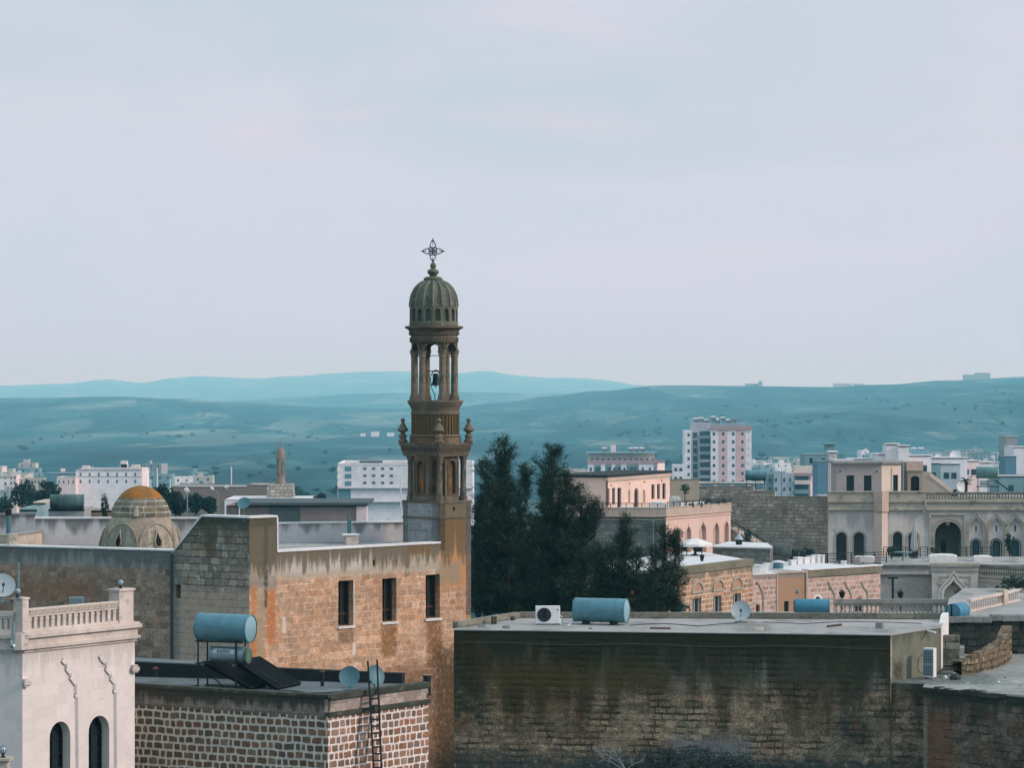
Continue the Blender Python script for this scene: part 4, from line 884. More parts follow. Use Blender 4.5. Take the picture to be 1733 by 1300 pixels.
m_ = lz([(8, 476), (15.8, 475), (16.3, 472), (13.5, 469), (8, 467.5), (5, 467.3), (6, 466), (9.3, 462.5), (9.9, 459.5), (8.5, 457), (5, 455), (3, 454.5), (4.8, 452.5), (5.3, 449.5), (4, 446), (1.6, 443.5), (.01, 443)], AT(733), 20); m_.build('finial', tdome, bt, True)
# wrought iron cross
m_ = MB(); ccx = AT(732.5); s_ = tr(1)
def X_(dx, dy): return Vector((ccx.x+dx*s_, ccx.y, tz(425+dy)))
def leaf(ax_, ay_, l0, l1, wd):
    p_ = []
    for t_ in (0, .15, .35, .55, .75, .9, 1):
        p_.append((l0+(l1-l0)*t_, wd*math.sin(math.pi*t_**.8)))
    for sg in (1, -1): m_.tube([X_(ax_*a_-ay_*b_*sg, ay_*a_+ax_*b_*sg) for a_, b_ in p_], .022, 5)
for ax_, ay_, l1 in ((1, 0, 18), (-1, 0, 18), (0, -1, 19.5), (0, 1, 18)):
    leaf(ax_, ay_, 2, l1, 4.6); m_.tube([X_(0, 0), X_(ax_*7, ay_*7)], .035, 6)
    m_.tube([X_(ax_*l1*.55, ay_*l1*.55), X_(ax_*(l1+(2.5 if ay_ < 1 else 0)), ay_*(l1+(2.5 if ay_ < 1 else 0)))], .016, 5)
for sx_ in (1, -1):
    for sy_ in (1, -1):
        m_.tube([X_(sx_*(3+4*math.cos(t_)), sy_*(3+4*math.sin(t_))) for t_ in [R(-40+25*i) for i in range(8)]], .022, 5)
m_.tube([X_(0, 14), X_(0, 19)], .035, 6); m_.build('cross', plain('verdigris_iron', (.02, .045, .05), .6, .3), bt, True)
# bell hung in the belfry
bell = thing('bell', 'dark bronze bell hanging in the open belfry of the big tower', 'bell', (AT(737.5).x, ctr.y, tz(655)))
bm_ = plain('bell_bronze', (.012, .022, .025), .5, .6); c_ = AT(737.5)
m_ = MB(); m_.lathe([(.001, tz(632)), (tr(3.5), tz(632)), (tr(5), tz(635)), (tr(5.3), tz(642)), (tr(6), tz(647)), (tr(8), tz(651.5)), (tr(8), tz(652.5)), (tr(6.5), tz(652))], (c_.x, c_.y, 0), 20); m_.build('body', bm_, bell, True)
m_ = MB(); m_.lathe([(.001, tz(656)), (tr(1.6), tz(654.5)), (tr(1.2), tz(650)), (.001, tz(645))], (c_.x, c_.y, 0), 8); m_.build('clapper', bm_, bell)
m_ = MB(); m_.bar((c_.x-tr(20), c_.y, tz(628.5)), (c_.x+tr(20), c_.y, tz(628.5)), .045)
m_.tube([Vector((c_.x-tr(7)*math.cos(R(18*i)), c_.y, tz(636)+tr(9)*math.sin(R(18*i)))) for i in range(11)], .03, 6)
m_.tube([Vector((c_.x-tr(9), c_.y, tz(638))), Vector((c_.x-tr(8), c_.y, tz(655))), Vector((c_.x-tr(2), c_.y, tz(668))), Vector((c_.x-tr(1), c_.y, tz(677)))], .018, 5); m_.build('yoke', M['iron'], bell)
m_ = MB(); m_.bar((c_.x-tr(20), c_.y, tz(602)), (c_.x+tr(20), c_.y, tz(602)), .03); m_.build('tie_bar', M['iron'], bt)

# ================================================================== dark moss stained building
W3 = WP(768, 100, 1507, 97.9); W3R = WP(1507, 97.9, 1590, 101); z3_ = zr(-8.0)
mat_d = stone('dark_wall_stone', .21, .42, .022, [(.30, .23, .15), (.42, .32, .215), (.22, .17, .115), (.36, .28, .19), (.31, .20, .135)], (.07, .055, .036), .05, .03, 2.2, rand=1, var=.65, bump=.035, vj=1.8, jv=.95, spk=.8, jt=(.34, .57), stains=[
    ('blot', 1.2, .45, 1.6, .55, (.07, .062, .035), .7), ('blot', 3.2, .35, 1.6, .58, (.34, .26, .19), .6), ('blot', 2.4, .22, 2.6, .60, (.03, .024, .014), .9), ('blot', 5, .5, 1.4, .60, (.045, .04, .022), .6), ('blot', 1.3, .8, .25, .60, (.045, .035, .012), .65),
    ('box', -2, 30, zr(-9.55), zr(-8.0), .5, (.13, .165, .15), .72), ('box', -2, 1.1, zr(-11.2), zr(-8), .5, (.028, .035, .022), .9),
    ('box', 1.2, 3.9, zr(-10.8), zr(-9.2), .4, (.085, .058, .022), .75), ('box', 3.95, 4.35, zr(-11.4), zr(-9.4), .18, (.055, .022, .008), .8), ('box', 3.2, 3.9, zr(-10.3), zr(-9.3), .2, (.07, .035, .012), .7), ('box', 12.4, 13.4, zr(-11.5), zr(-8.6), .3, (.03, .04, .032), .8),
    ('drip', zr(-8.05), 1.5, 3.4, .52, (.010, .018, .015), .95), ('blot', .7, .8, .8, .56, (.105, .115, .05), .6), ('blot', .8, 1.3, .45, .58, (.21, .10, .035), .7), ('blot', 1.1, 1.2, .9, .60, (.19, .24, .23), .5), ('box', -2, 30, zr(-8.38), zr(-7.9), .05, (.012, .02, .017), .75), ('box', 3.1, 4.7, zr(-9.0), zr(-8.2), .18, (.008, .014, .012), .95),
    ('box', 5, 15.2, zr(-9.5), zr(-8.6), .4, (.085, .11, .10), .4), ('drip', zr(-8.7), 3.2, 1.3, .58, (.035, .030, .014), .8), ('box', .9, 7, zr(-9.9), zr(-9.1), .3, (.075, .055, .018), .7), ('box', -2, 30, GZ, zr(-12.0), .35, (.035, .052, .05), .85), ('box', 7, 9.6, zr(-12.2), zr(-11.4), .3, (.20, .23, .25), .6), ('box', 4, 12, GZ, zr(-12.2), .3, (.03, .05, .055), .7)])
mat_dr = plaster('return_render', (.155, .16, .12), .2, [('blot', 1, 1, 1, .55, (.11, .13, .11), .6), ('box', .2, .9, zr(-9.5), zr(-8.9), .2, (.035, .035, .02), .85), ('box', -.05, .12, zr(-9.4), zr(-8), .04, (.34, .30, .25), .8), ('drip', zr(-8), .6, 4, .62, (.06, .07, .06), .6)])
root = thing('moss_stained_building', 'broad building with a dark moss stained wall and a flat cement roof in the foreground', 'building', (W3.p(W3.L/2, 0).x, 102, GZ))
m_ = MB(); m_.slab(W3, hole(0, W3.L, GZ-.5, z3_-.025), [], .5); m_.build('front_wall', mat_d, root, label='dark wall streaked black and brown by damp')
m_ = MB(); m_.slab(W3R, hole(0, W3R.L, GZ, z3_-.025), [], .4); m_.build('side_wall', mat_dr, root, label='greenish rendered side wall beside the outdoor unit')
Bk = [G(1603, 104.3), G(880, 104.9), G(771, 100.7)]
m_ = MB(); m_.prism([W3.a+W3.n*.03, W3.b+W3.n*.03+Vector((.02, 0)), W3R.b+W3R.n*.04, Bk[0], Bk[1], Bk[2]], z3_-.025, z3_)
m_.build('roof', M['roofscreed'], root)
wk = [Wall(Bk[1], Bk[0]), Wall(Bk[2]+Vector((.1, 0)), Bk[1])]
m_ = MB()
for w_ in wk: m_.slab(w_, hole(0, w_.L, z3_-.02, z3_+.20), [], .22)
m_.build('parapet', stone('parapet_blocks', .4, 1.3, .02, [(.20, .19, .15), (.25, .23, .19), (.16, .16, .13)], (.08, .08, .06), .02, .01, stains=[('blot', 2, 1, 1, .55, (.10, .11, .08), .7)]), root)
m_ = MB()
for a_, b_ in ((Bk[0], Bk[1]), (G(1592, 101), Bk[0]), (Bk[1], Bk[2])): w_ = Wall(a_, b_); m_.slab(w_, hole(0, w_.L, GZ, z3_-.1), [], .3)
m_.build('back_wall', mat_dr, root)
m_ = MB(); w_ = Wall(G(1591.5, 101.1), G(1604, 104.2)); m_.slab(w_, [(0, zr(-9.4)), (w_.L, zr(-9.4)), (w_.L, z3_+.24), (w_.L*.75, z3_+.22), (w_.L*.5, z3_+.0), (0, z3_-.02)], [], .2, .03); m_.build('corner_render', M['white_cap'], root)
m_ = MB(); m_.tube([W3.p(0.2, zr(-8.42), .03)]+[W3.p(k, zr(-8.42)+.03*math.sin(k*1.3), .04) for k in range(1, 15)], .012, 4); m_.build('cable', plain('cable_grey', (.05, .06, .055), .7), root)
# outdoor unit, tank, dish, blocks on this roof
def ac_unit(p, w, d, h, rz, label, grille='fan'):
    t_ = thing('outdoor_unit', label, 'air conditioner', p); base = Vector(p); co, si = math.cos(rz), math.sin(rz)
    T = lambda x, y, z: base+Vector((x*co-y*si, x*si+y*co, z))
    m1 = MB(); m1.box(base+Vector((0, 0, .06)), w, d, h, rz, .015); m1.build('casing', M['whitep'], t_)
    m1 = MB()
    for x in (-w*.35, w*.35): m1.bar(T(x, -d*.6, .03), T(x, d*.6, .03), .05, .06)
    m1.build('feet', M['steel'], t_)
    if grille == 'fan':
        f_ = T(-w*.16, -d/2, .06+h*.5); axf = Vector((si, -co, 0))
        m1 = MB(); m1.lathe([(h*.40, 0), (h*.42, .012), (h*.40, .022), (h*.37, .015), (.001, .005)], f_, 28, axis=axf); fg = m1.build('fan_grille', plain('grille_dark', (.035, .05, .06), .5), t_, True)
        m1 = MB()
        for r_ in (.12, .2, .28, .36):
            m1.tube([f_+axf*.028+(Vector((co, si, 0))*math.cos(a_)+Vector((0, 0, 1))*math.sin(a_))*h*r_ for a_ in [2*math.pi*i/20 for i in range(21)]], .006, 4)
        for i in range(5): a_ = 2*math.pi*i/5; m1.bar(f_+axf*.02, f_+axf*.02+(Vector((co, si, 0))*math.cos(a_)+Vector((0, 0, 1))*math.sin(a_))*h*.34, .05, .006)
        m1.build('fan', M['iron'], fg)
        m1 = MB(); m1.bar(T(w*.36, -d*.5-.004, .06+h*.8), T(w*.44, -d*.5-.004, .06+h*.8), .01, .03); m1.build('badge', M['iron'], t_)
        m1 = MB(); m1.tube([T(w*.5, 0, .2), T(w*.53, -.05, .15), T(w*.53, -.1, .0)], .02, 6); m1.tube([T(w*.5, 0, .3), T(w*.6, .1, .25), T(w*.62, .3, .02)], .015, 6); m1.build('hose', M['whitep'], t_)
    else:
        m1 = MB(); n1_, n2_ = 5, 17
        m1.slab(Wall(T(-w/2+.03, -d/2, 0).xy, T(w/2-.03, -d/2, 0).xy), hole(0, w-.06, base.z+.12, base.z+h), [], .02, .012); gr = m1.build('coil_face', plain('coil_dark', (.03, .07, .10), .5), t_)
        m1 = MB(); ww_ = Wall(T(-w/2+.02, -d/2, 0).xy, T(w/2-.02, -d/2, 0).xy)
        for i in range(n1_+1): u_ = (w-.04)*i/n1_; m1.wbar(ww_, u_-.006, u_+.006, base.z+.1, base.z+h+.02, .012, .02)
        for i in range(n2_+1): z_ = base.z+.11+(h-.1)*i/n2_; m1.wbar(ww_, 0, w-.04, z_-.005, z_+.005, .012, .022)
        m1.wbar(ww_, 0, w-.04, base.z+h*.5, base.z+h*.5+.03, .01, .026); m1.build('guard', M['dish'], gr)
    return t_
ac_unit((P(927, 1058, 102).x, 102.0, z3_+.002), .80, .32, .56, .05, 'white outdoor unit with round fan on the cement roof near its back parapet')
tk_ = thing('water_tank', 'blue water tank lying on the cement roof beside the white outdoor unit', 'water tank', (P(1018, 0, 101.6).x, 101.6, z3_))
a_ = Vector((.95, -.30, 0)); tb = tank(tk_, P(975, 0, 102.4)*1.0+Vector((0, 0, z3_+.47-P(975, 0, 102.4).z)), a_, 1.74, .40, M['bluetank'], M['tankend'], 5, name='body')
m_ = MB()
for s_ in (.35, 1.3): q_ = P(975, 0, 102.4)+a_.normalized()*s_; m_.box((q_.x, q_.y, z3_), .12, .6, .12, -.3)
m_.build('cradle', M['iron'], tk_)
m_ = MB(); q_ = P(970, 0, 102.2); m_.bar((q_.x, q_.y, z3_), (q_.x, q_.y, z3_+.82), .04); m_.bar((q_.x, q_.y, z3_+.80), (q_.x+.25, q_.y, z3_+.80), .04); m_.build('frame', M['steel'], tk_)
dish((P(1254, 0, 103).x, 103, z3_+.0), .34, R(-95), R(24), M['dish'], 'round pale satellite dish at the back of the cement roof', .38)
for px, Y, sx, sy, szz, lb, mt in ((1284, 99.6, .30, .18, .10, 'flat pale brick lying at the front edge of the cement roof', M['cream_trim']), (1489, 100.4, .27, .3, .2, 'dark rough stone sitting on the right half of the cement roof', M['conc']),
    (836, 102.3, .18, .2, .25, 'small mossy block against the left parapet of the cement roof', moss), (868, 103.9, .14, .16, .13, 'tiny dark block in the back left corner of the cement roof', moss),
    (816, 101, .28, .2, .10, 'flat dark stone near the left corner of the cement roof', M['conc']), (857, 100.5, .26, .16, .09, 'flat grey brick at the front left edge of the cement roof', M['conc']), (1000, 100.2, .14, .12, .05, 'small grey chip of stone in front of the blue roof tank', M['conc'])):
    m_ = MB(); m_.box((P(px, 0, Y).x, Y, z3_+.001), sx, sy, szz, rnd.uniform(-.3, .3), min(sx, sy)*.2); tag(m_.build('roof_stone', mt, None), lb, 'stone')
m_ = MB(); m_.tube([P(1565, 1068, 100.3), P(1583, 1071, 99.7)], .035, 8); tag(m_.build('drain_spout', M['whitep'], None), 'white plastic drain spout poking from the greenish side wall', 'spout')

# ---- platform to the right with rubble and curved wall
zp = zr(-9.5)
W4 = WP(1563, 96.3, 1800, 92.6); W4b = WP(1507, 97.95, 1566, 97.75)
mat_e = stone('red_rubble', .24, .36, .025, [(.17, .135, .095), (.23, .175, .125), (.13, .11, .085), (.19, .12, .08)], (.06, .055, .045), .03, .03, 1.2, rand=1, var=.55, bump=.04, vj=1.5, jv=.93, spk=.65, jt=(.36, .56), stains=[
    ('box', .1, 1.2, zr(-12.5), zr(-10.2), .35, (.17, .075, .04), .75), ('box', -.1, .15, GZ, zr(-9.6), .05, (.24, .23, .19), .7), ('blot', 1.3, 1, 1.2, .56, (.05, .05, .035), .8), ('blot', 2.5, 1, 1, .62, (.27, .25, .21), .5), ('box', -1, 9, zr(-9.85), zr(-9.3), .08, (.035, .045, .04), .8), ('drip', zp, 1.2, 3, .58, (.03, .035, .025), .7)])
root = thing('platform_building', 'lower building with a littered flat roof at the right, behind a reddish rubble wall', 'building', (W4.a.x+2, 99, GZ))
m_ = MB(); m_.slab(W4, hole(0, W4.L, GZ, zp-.06), [], .5); w_ = Wall(W4b.b, W4.a); m_.slab(w_, hole(0, w_.L, GZ, zp-.06), [], .3); w_ = Wall(W4.b, G(1800, 108)); m_.slab(w_, hole(0.02, w_.L, GZ-2, zp-.06), [], .3, -.01); m_.build('front_wall', mat_e, root)
m_ = MB(); m_.slab(W4b, hole(0, W4b.L, GZ, zp-.06), [], .3, .0, 14.5); m_.build('recessed_wall', mat_d, root)
rub = plaster('littered_roof', (.30, .30, .28), .3, [('blot', 1.1, 1, 3, .52, (.12, .13, .11), .8), ('blot', 4, 1, 2, .60, (.06, .065, .05), .8), ('box', 9, 15.6, 97, 101, .5, (.07, .08, .07), .75)], bump=.04)
m_ = MB(); pts = [W4b.a+Vector((0, .1)), W4b.b+Vector((0, -.04)), W4.a+W4.n*.04, W4.b+W4.n*.04, G(1800, 108), G(1600, 108), W3R.b+Vector((.05, .3))]
m_.prism(pts, zp-.06, zp); m_.build('roof', rub, root)
# jagged stone edge of the roof
for k in range(16):
    u_ = k*.2+rnd.uniform(-.05, .05); m_ = MB(); m_.wbar(W4, u_, u_+rnd.uniform(.14, .24), zp-.12-rnd.uniform(0, .05), zp+rnd.uniform(-.03, .035), -.25, .06+rnd.uniform(0, .04)); m_.build('edge_stone', mat_e, root)
au = ac_unit((P(1573.5, 0, 98.9).x, 98.9, zp+.002), .36, .30, .93, -.45, 'white outdoor unit standing upright against the greenish side wall', 'coil')
m_ = MB(); b_ = P(1560, 0, 99.6); m_.tube([Vector((b_.x, b_.y, zp+z)) + Vector((x, 0, 0)) for x, z in ((.18, .62), (.0, .72), (-.12, .55), (-.14, .3), (-.05, .12), (.12, .1))], .012, 5); m_.build('cable', M['iron'], au)
m_ = MB()
m_.box((P(1607, 0, 102).x, 102, zp), .62, .5, 1.15, .0, .02); tag(m_.build('block_pier', M['block'], None), 'short pier of grey blocks behind the upright outdoor unit', 'pier')
def rubble_wall(path, zb_, tops, th, name, label, mat, cat='wall', bumpn=.05, seed=1):
    rr = random.Random(seed); m1 = MB(); n = len(path); fine = []
    for i in range(n-1):
        for k in range(8):
            t_ = k/8; fine.append((path[i].lerp(path[i+1], t_), tops[i]+(tops[i+1]-tops[i])*t_))
    fine.append((path[-1], tops[-1])); U = 0; prev = None
    for i, (p, zt__) in enumerate(fine):
        d_ = (fine[min(i+1, len(fine)-1)][0]-fine[max(i-1, 0)][0]).normalized(); nn = Vector((d_.y, -d_.x))
        if prev: U += (p-prev[0]).length
        cur = (p, nn, zt__+rr.uniform(-.035, .035), U)
        if prev:
            rows_ = 6
            def pt(c_, s_, j): b_ = (mnoise.noise(Vector((c_[3]*3, j*1.7, seed))))*bumpn; return Vector((*(c_[0]+c_[1]*(s_*th/2+s_*b_)), zb_+(c_[2]-zb_)*j/rows_))
            for s_ in (1, -1):
                for j in range(rows_):
                    q_ = [pt(prev, s_, j), pt(cur, s_, j), pt(cur, s_, j+1), pt(prev, s_, j+1)]; uv = [(prev[3], q_[0].z), (cur[3], q_[1].z), (cur[3], q_[2].z), (prev[3], q_[3].z)]
                    if s_ < 0: q_, uv = q_[::-1], uv[::-1]
                    m1.poly(q_, uv)
            m1.quad(pt(prev, 1, rows_), pt(cur, 1, rows_), pt(cur, -1, rows_), pt(prev, -1, rows_))
        prev = cur
    return tag(m1.build(name, mat, None), label, cat)
rwm = stone('ochre_rubble', .22, .22, .03, [(.22, .17, .11), (.30, .23, .16), (.16, .13, .09), (.26, .16, .09)], (.045, .04, .025), .03, .04, 2, rand=1, var=.5, bump=.06, stains=[('blot', 2, 1, 1, .58, (.06, .06, .035), .8)])  # ochre and brown stone tones over dark joints
rubble_wall([G(1620, 100.2), G(1645, 100.9), G(1672, 102.2), G(1694, 104.0), G(1704, 106.2)], zp-.03, [zr(-9.05), zr(-8.93), zr(-8.80), zr(-8.66), zr(-8.35)], .34, 'rubble_wall', 'curving low wall of ochre rubble rising to the right', rwm, seed=3)
dkr = stone('dark_rubble', .25, .32, .03, [(.055, .06, .05), (.08, .085, .07), (.04, .045, .038)], (.02, .022, .018), .03, .03, 1.6, rand=1, var=.5, bump=.05)
zq = zr(-8.22)
w_ = WP(1598, 108.2, 1810, 108.2); m_ = MB(); m_.slab(w_, hole(0, w_.L, zp-.1, zq-.16), [], .4); rt_ = thing('retaining_wall', 'dark rubble retaining wall under the blue drum, topped with grey slabs', 'wall', w_.p(w_.L/2, zp)); m_.build('wall', dkr, rt_)
m_ = MB(); u_ = 0
while u_ < w_.L-.1:
    l_ = rnd.uniform(.28, .36); dz = rnd.uniform(-.012, .012)+(.05 if u_ > 1.55 else 0); m_.wbar(w_, u_+.006, u_+l_-.006, zq-.18+dz, zq+dz+.02, -.5, .12); u_ += l_
m_.build('coping', M['conc'], rt_)
t_ = thing('upper_terrace', 'grey cement terrace behind the blue drum at the right edge', 'terrace', P(1700, 1035, 112)); m_ = MB(); m_.prism([G(1600, 108.6), G(1840, 108.6), G(1840, 124), G(1632, 124), G(1606, 118)], GZ-2, zq-.03); m_.build('slab', M['roofscreed'], t_)
rt_ = thing('blue_drum', 'blue water drum on its side at the edge of the upper terrace', 'water tank', P(1622, 1050, 108.6))
q_ = P(1613, 1036.5, 108.4); tank(rt_, q_-Vector((.0, .0, -.0)), Vector((.62, .78, 0)), .62, .30, plain('bright_blue', (.05, .20, .32), .5), M['bluetank'], 1, name='body')
m_ = MB(); m_.bar(q_+Vector((-.07, -.02, -.32)), q_+Vector((-.07, -.02, .26)), .04); m_.bar(q_+Vector((-.1, .3, -.3)), q_+Vector((.2, .3, -.3)), .06); m_.build('stand', M['iron'], rt_)
wb_ = WP(1640, 111, 1720, 116.5)
bl = thing('balustrade', 'pale slanting stone balustrade at the edge of the upper terrace, right side', 'balustrade', wb_.p(0, zq)); balustrade(bl, wb_, .0, wb_.L*.66, zq-.03, .46, 14, M['cream_trim'], .04, 0, .07, .16)
m_ = MB(); m_.wbar(wb_, wb_.L*.66, wb_.L*.74, zq-.03, zq+.52, -.14, .14); m_.build('post', M['warm_trim'], bl)
b3 = thing('balustrade', 'short far stretch of pale balustrade right of the square post on the upper terrace', 'balustrade', wb_.p(wb_.L*.8, zq)); balustrade(b3, wb_, wb_.L*.75, wb_.L*1.05, zq-.03, .46, 7, M['cream_trim'], .04, 0, .07, .16)
LBS = ['pale stone just right of the upright outdoor unit', 'pale stone second to the right of the upright outdoor unit', 'small pale stone at the front foot of the upright outdoor unit',
  'dark lump of rubble in front of the block pier, biggest on the littered roof', 'stone against the foot of the block pier, behind the dark lump', 'tiny stone on the littered roof below the left end of the curved rubble wall',
  'loose stone near the middle of the littered roof front, below the curved wall end', 'small stone near the front edge of the littered roof, right of middle', 'loose stone by the foot of the curved rubble wall, middle',
  'loose stone at the left foot of the curved rubble wall', 'rightmost loose stone at the front edge of the littered roof', 'stone between the outdoor unit and the block pier', 'tiny stone by the front edge of the littered roof, left half', 'small stone below the high end of the curved rubble wall']
for i, (px, Y, r_) in enumerate(((1600, 99.2, .07), (1606, 99.6, .06), (1597, 98.4, .05), (1617, 98.6, .16), (1613, 100, .09), (1644, 98.0, .03), (1690, 97.6, .04), (1709, 97.0, .03), (1672, 99.5, .05), (1650, 101.2, .06), (1727, 96.4, .04), (1592, 99.4, .05), (1638, 97.4, .03), (1702, 99.2, .045))):
    m_ = MB(); c_ = Vector((P(px, 0, Y).x, Y, zp)); m_.lathe([(.001, 0), (r_, .0), (r_*1.1, r_*.5), (r_*.7, r_*1.1), (.001, r_*1.25)], c_, 7, a0=i)
    for j, v in enumerate(m_.v): m_.v[j] = v+Vector((mnoise.noise(v*9), mnoise.noise(v*9+Vector((5, 0, 0))), mnoise.noise(v*9+Vector((0, 5, 0)))*.5))*r_*.5 if v.z > zp+.001 else v
    lb = LBS[i]
    tag(m_.build('rubble_stone', [M['conc'], M['white_cap'], moss][0 if r_ < .15 and i % 3 else 2 if r_ > .15 else 1], None), lb, 'stone', 'loose stones on the littered roof')

for k, (pts, r_, mt, lb) in enumerate((([(1066, 101.5), (1120, 102.4), (1180, 101.2), (1248, 102.6)], .014, M['iron'], 'black cable snaking from the blue tank to the round dish'), ([(945, 102), (960, 101.2), (968, 102.2)], .02, M['whitep'], 'short white hose between the outdoor unit and the blue tank'),
    ([(1290, 103), (1360, 102.2), (1440, 103.2), (1560, 102.4)], .012, M['iron'], 'thin dark cable along the back of the cement roof right of the dish'), ([(1100, 100.2), (1135, 100.1)], .03, M['rust'], 'short rusty pipe lying near the front edge of the cement roof'), ([(1400, 100.9), (1424, 101.6)], .035, M['wood'], 'short dark batten lying on the right half of the cement roof'))):
    m_ = MB(); q_ = [Vector((P(x, 0, y).x, y, z3_+r_+.002)) for x, y in pts]; f_ = []
    for a_, b_ in zip(q_, q_[1:]): f_ += [a_, a_.lerp(b_, .5)+Vector((0, .12 if r_ < .025 else 0, 0))]
    m_.tube(f_+[q_[-1]], r_, 6); tag(m_.build('cable' if r_ < .025 else 'pipe' if k == 3 else 'batten', mt, None), lb, 'cable' if r_ < .025 else 'pipe' if k == 3 else 'plank')

# ================================================================== courtyard tanks and balustrade behind the cement roof
low = thing('lower_roof', 'low flat roof behind the cement roof parapet, carrying a blue tank', 'roof', P(1450, 1040, 116)); zl = zr(-9.2)
m_ = MB(); m_.prism([G(1150, 107), G(1632, 107), G(1632, 124), G(1150, 124)], GZ-1, zl); m_.build('slab', M['roofscreed'], low)
tk_ = thing('water_tank', 'blue cylindrical tank on the low roof behind the cement roof parapet', 'water tank', (P(1375, 0, 112).x, 112, zl))
tank(tk_, Vector((P(1346, 0, 112.2).x, 112.2, zr(-8.12))), Vector((1, -.12, 0)), 1.24, .27, plain('blue_tank_b', (.05, .19, .27), .5), M['dish'], 1, name='body')
m_ = MB()
for x in (1352, 1396): q_ = P(x, 0, 112.1); m_.bar((q_.x, q_.y-.2, zl), (q_.x, q_.y-.2, zl+.82), .05); m_.bar((q_.x, q_.y+.2, zl), (q_.x, q_.y+.2, zl+.82), .05); m_.bar((q_.x, q_.y-.25, zl+.8), (q_.x, q_.y+.25, zl+.8), .05)
m_.build('stand', M['iron'], tk_)
wbt = plaster('weathered_baluster', (.31, .30, .27), .3, [('blot', 3, 1, 1, .52, (.14, .15, .13), .7)])
wb_ = WP(1412, 121, 1633, 121); b4 = thing('balustrade', 'weathered grey balustrade across the courtyard, behind the cement roof parapet', 'balustrade', wb_.p(wb_.L/2, zl))
balustrade(b4, wb_, 0, wb_.L, zl, .72, 30, wbt, .055, 0, .17, .2)
m_ = MB(); m_.wbar(wb_, 0, wb_.L, zl-.02, zl+.16, -.13, .13); m_.build('plinth', moss, b4)
for px, h_, w_2, lb in ((1419, .44, .22, 'small pale box right of the blue tank on the low roof'), (1450, .52, .26, 'taller pale box on the low roof, in front of the weathered balustrade'), (1462, .30, .24, 'low pale box beside the taller box on the low roof'), (1433, .26, .2, 'lowest pale box between the blue tank and the tall box')):
    m_ = MB(); q_ = P(px, 0, 115); m_.box((q_.x, 115, zl), w_2, .3, h_*.9, .1, .01); m_.box((q_.x, 115, zl+h_*.9), w_2*1.15, .34, h_*.1, .1, .01); tag(m_.build('utility_box', M['dish'], None), lb, 'box')

# ================================================================== brown stone houses and their terraces (about 200 m away)
hb = stone('ochre_blocks', .34, .62, .06, [(.46, .255, .145), (.53, .315, .185), (.38, .22, .135), (.49, .31, .21)], (.60, .48, .37), .03, .01, 1, rand=.7, vj=1.2, jv=.3, bump=.008, stains=[('blot', .8, 1, 1, .56, (.24, .17, .11), .7), ('drip', zr(-12.3), .8, 2, .55, (.16, .15, .11), .8)])
pb = stone('pink_blocks', .34, .60, .065, [(.54, .34, .26), (.62, .41, .32), (.47, .31, .24)], (.58, .48, .44), .03, .01, 1, rand=.7, vj=1.2, jv=.2, bump=.008, stains=[('blot', .8, 1, 1, .6, (.3, .22, .18), .5)])
ocp = plaster('ochre_render', (.40, .245, .155), .12, [('blot', .8, 1, 1, .6, (.35, .2, .12), .4)])
lich = plaster('lichen_coping', (.20, .18, .13), .3, [('blot', 1, 1, 1, .55, (.10, .11, .08), .8), ('blot', 2, 1, 1, .62, (.32, .24, .08), .5)])
gst = stone('old_grey_wall', .33, .5, .02, [(.42, .355, .28), (.50, .43, .35), (.35, .295, .235), (.47, .37, .30)], (.12, .11, .09), .04, .03, .6, rand=.9, var=.45, stains=[('blot', .4, 1, 1.5, .52, (.20, .185, .15), .7), ('blot', 1.6, 1, 1, .62, (.33, .31, .28), .5)])
bgst = stone('blue_grey_wall', .3, .45, .015, [(.17, .18, .17), (.21, .21, .19), (.14, .15, .14)], (.08, .09, .085), .03, .02, .7, rand=.9, var=.4, stains=[('blot', .5, 1, 1.5, .52, (.10, .115, .11), .8), ('blot', .3, 1, 1, .6, (.24, .19, .16), .6)])
pinkp = plaster('pink_limewash', (.66, .47, .39), .10, [('blot', .7, 1, 1, .62, (.55, .42, .34), .5)])
pinkt = plaster('pink_trim', (.48, .38, .31), .18, [('blot', 1.5, 1, 1, .56, (.24, .22, .18), .6)])
facp = plaster('facade_render', (.58, .535, .495), .12, [('blot', .5, 1, .7, .56, (.33, .31, .28), .6), ('drip', zr(-12), 2.5, 1.2, .58, (.22, .21, .19), .5)])
fact = plaster('facade_trim', (.40, .36, .29), .22, [('blot', 1, 1, 1, .54, (.15, .15, .12), .7)])
def simple_window(parent, w, h_, dep=.22, mat=None, fr=True, name='window', fmat=None):
    m1 = MB(); m1.slab(w, grow(h_, .01), [], .02, -dep); g_ = m1.build(name, mat or M['dark_glass'], parent)
    if fr:
        m1 = MB(); m1.ring(w, grow(h_, -.07), grow(h_, -.003), .05, -dep+.06); u_ = (h_[0][0]+h_[1][0])/2; z_ = [p[1] for p in h_]
        m1.wbar(w, u_-.03, u_+.03, min(z_), max(z_)-.03, -dep, -dep+.05); m1.build('frame', fmat or M['iron'], g_)
    return g_
def hood(w, parent, pts, mat, r=.07):
    m1 = MB(); pp = [w.p(w.u(x), w.z(x, y), .0) for x, y in pts]
    for a_, b_ in zip(pp, pp[1:]): m1.bar(a_, b_, r*2, r*2)
    return m1.build('hood_moulding', mat, parent)
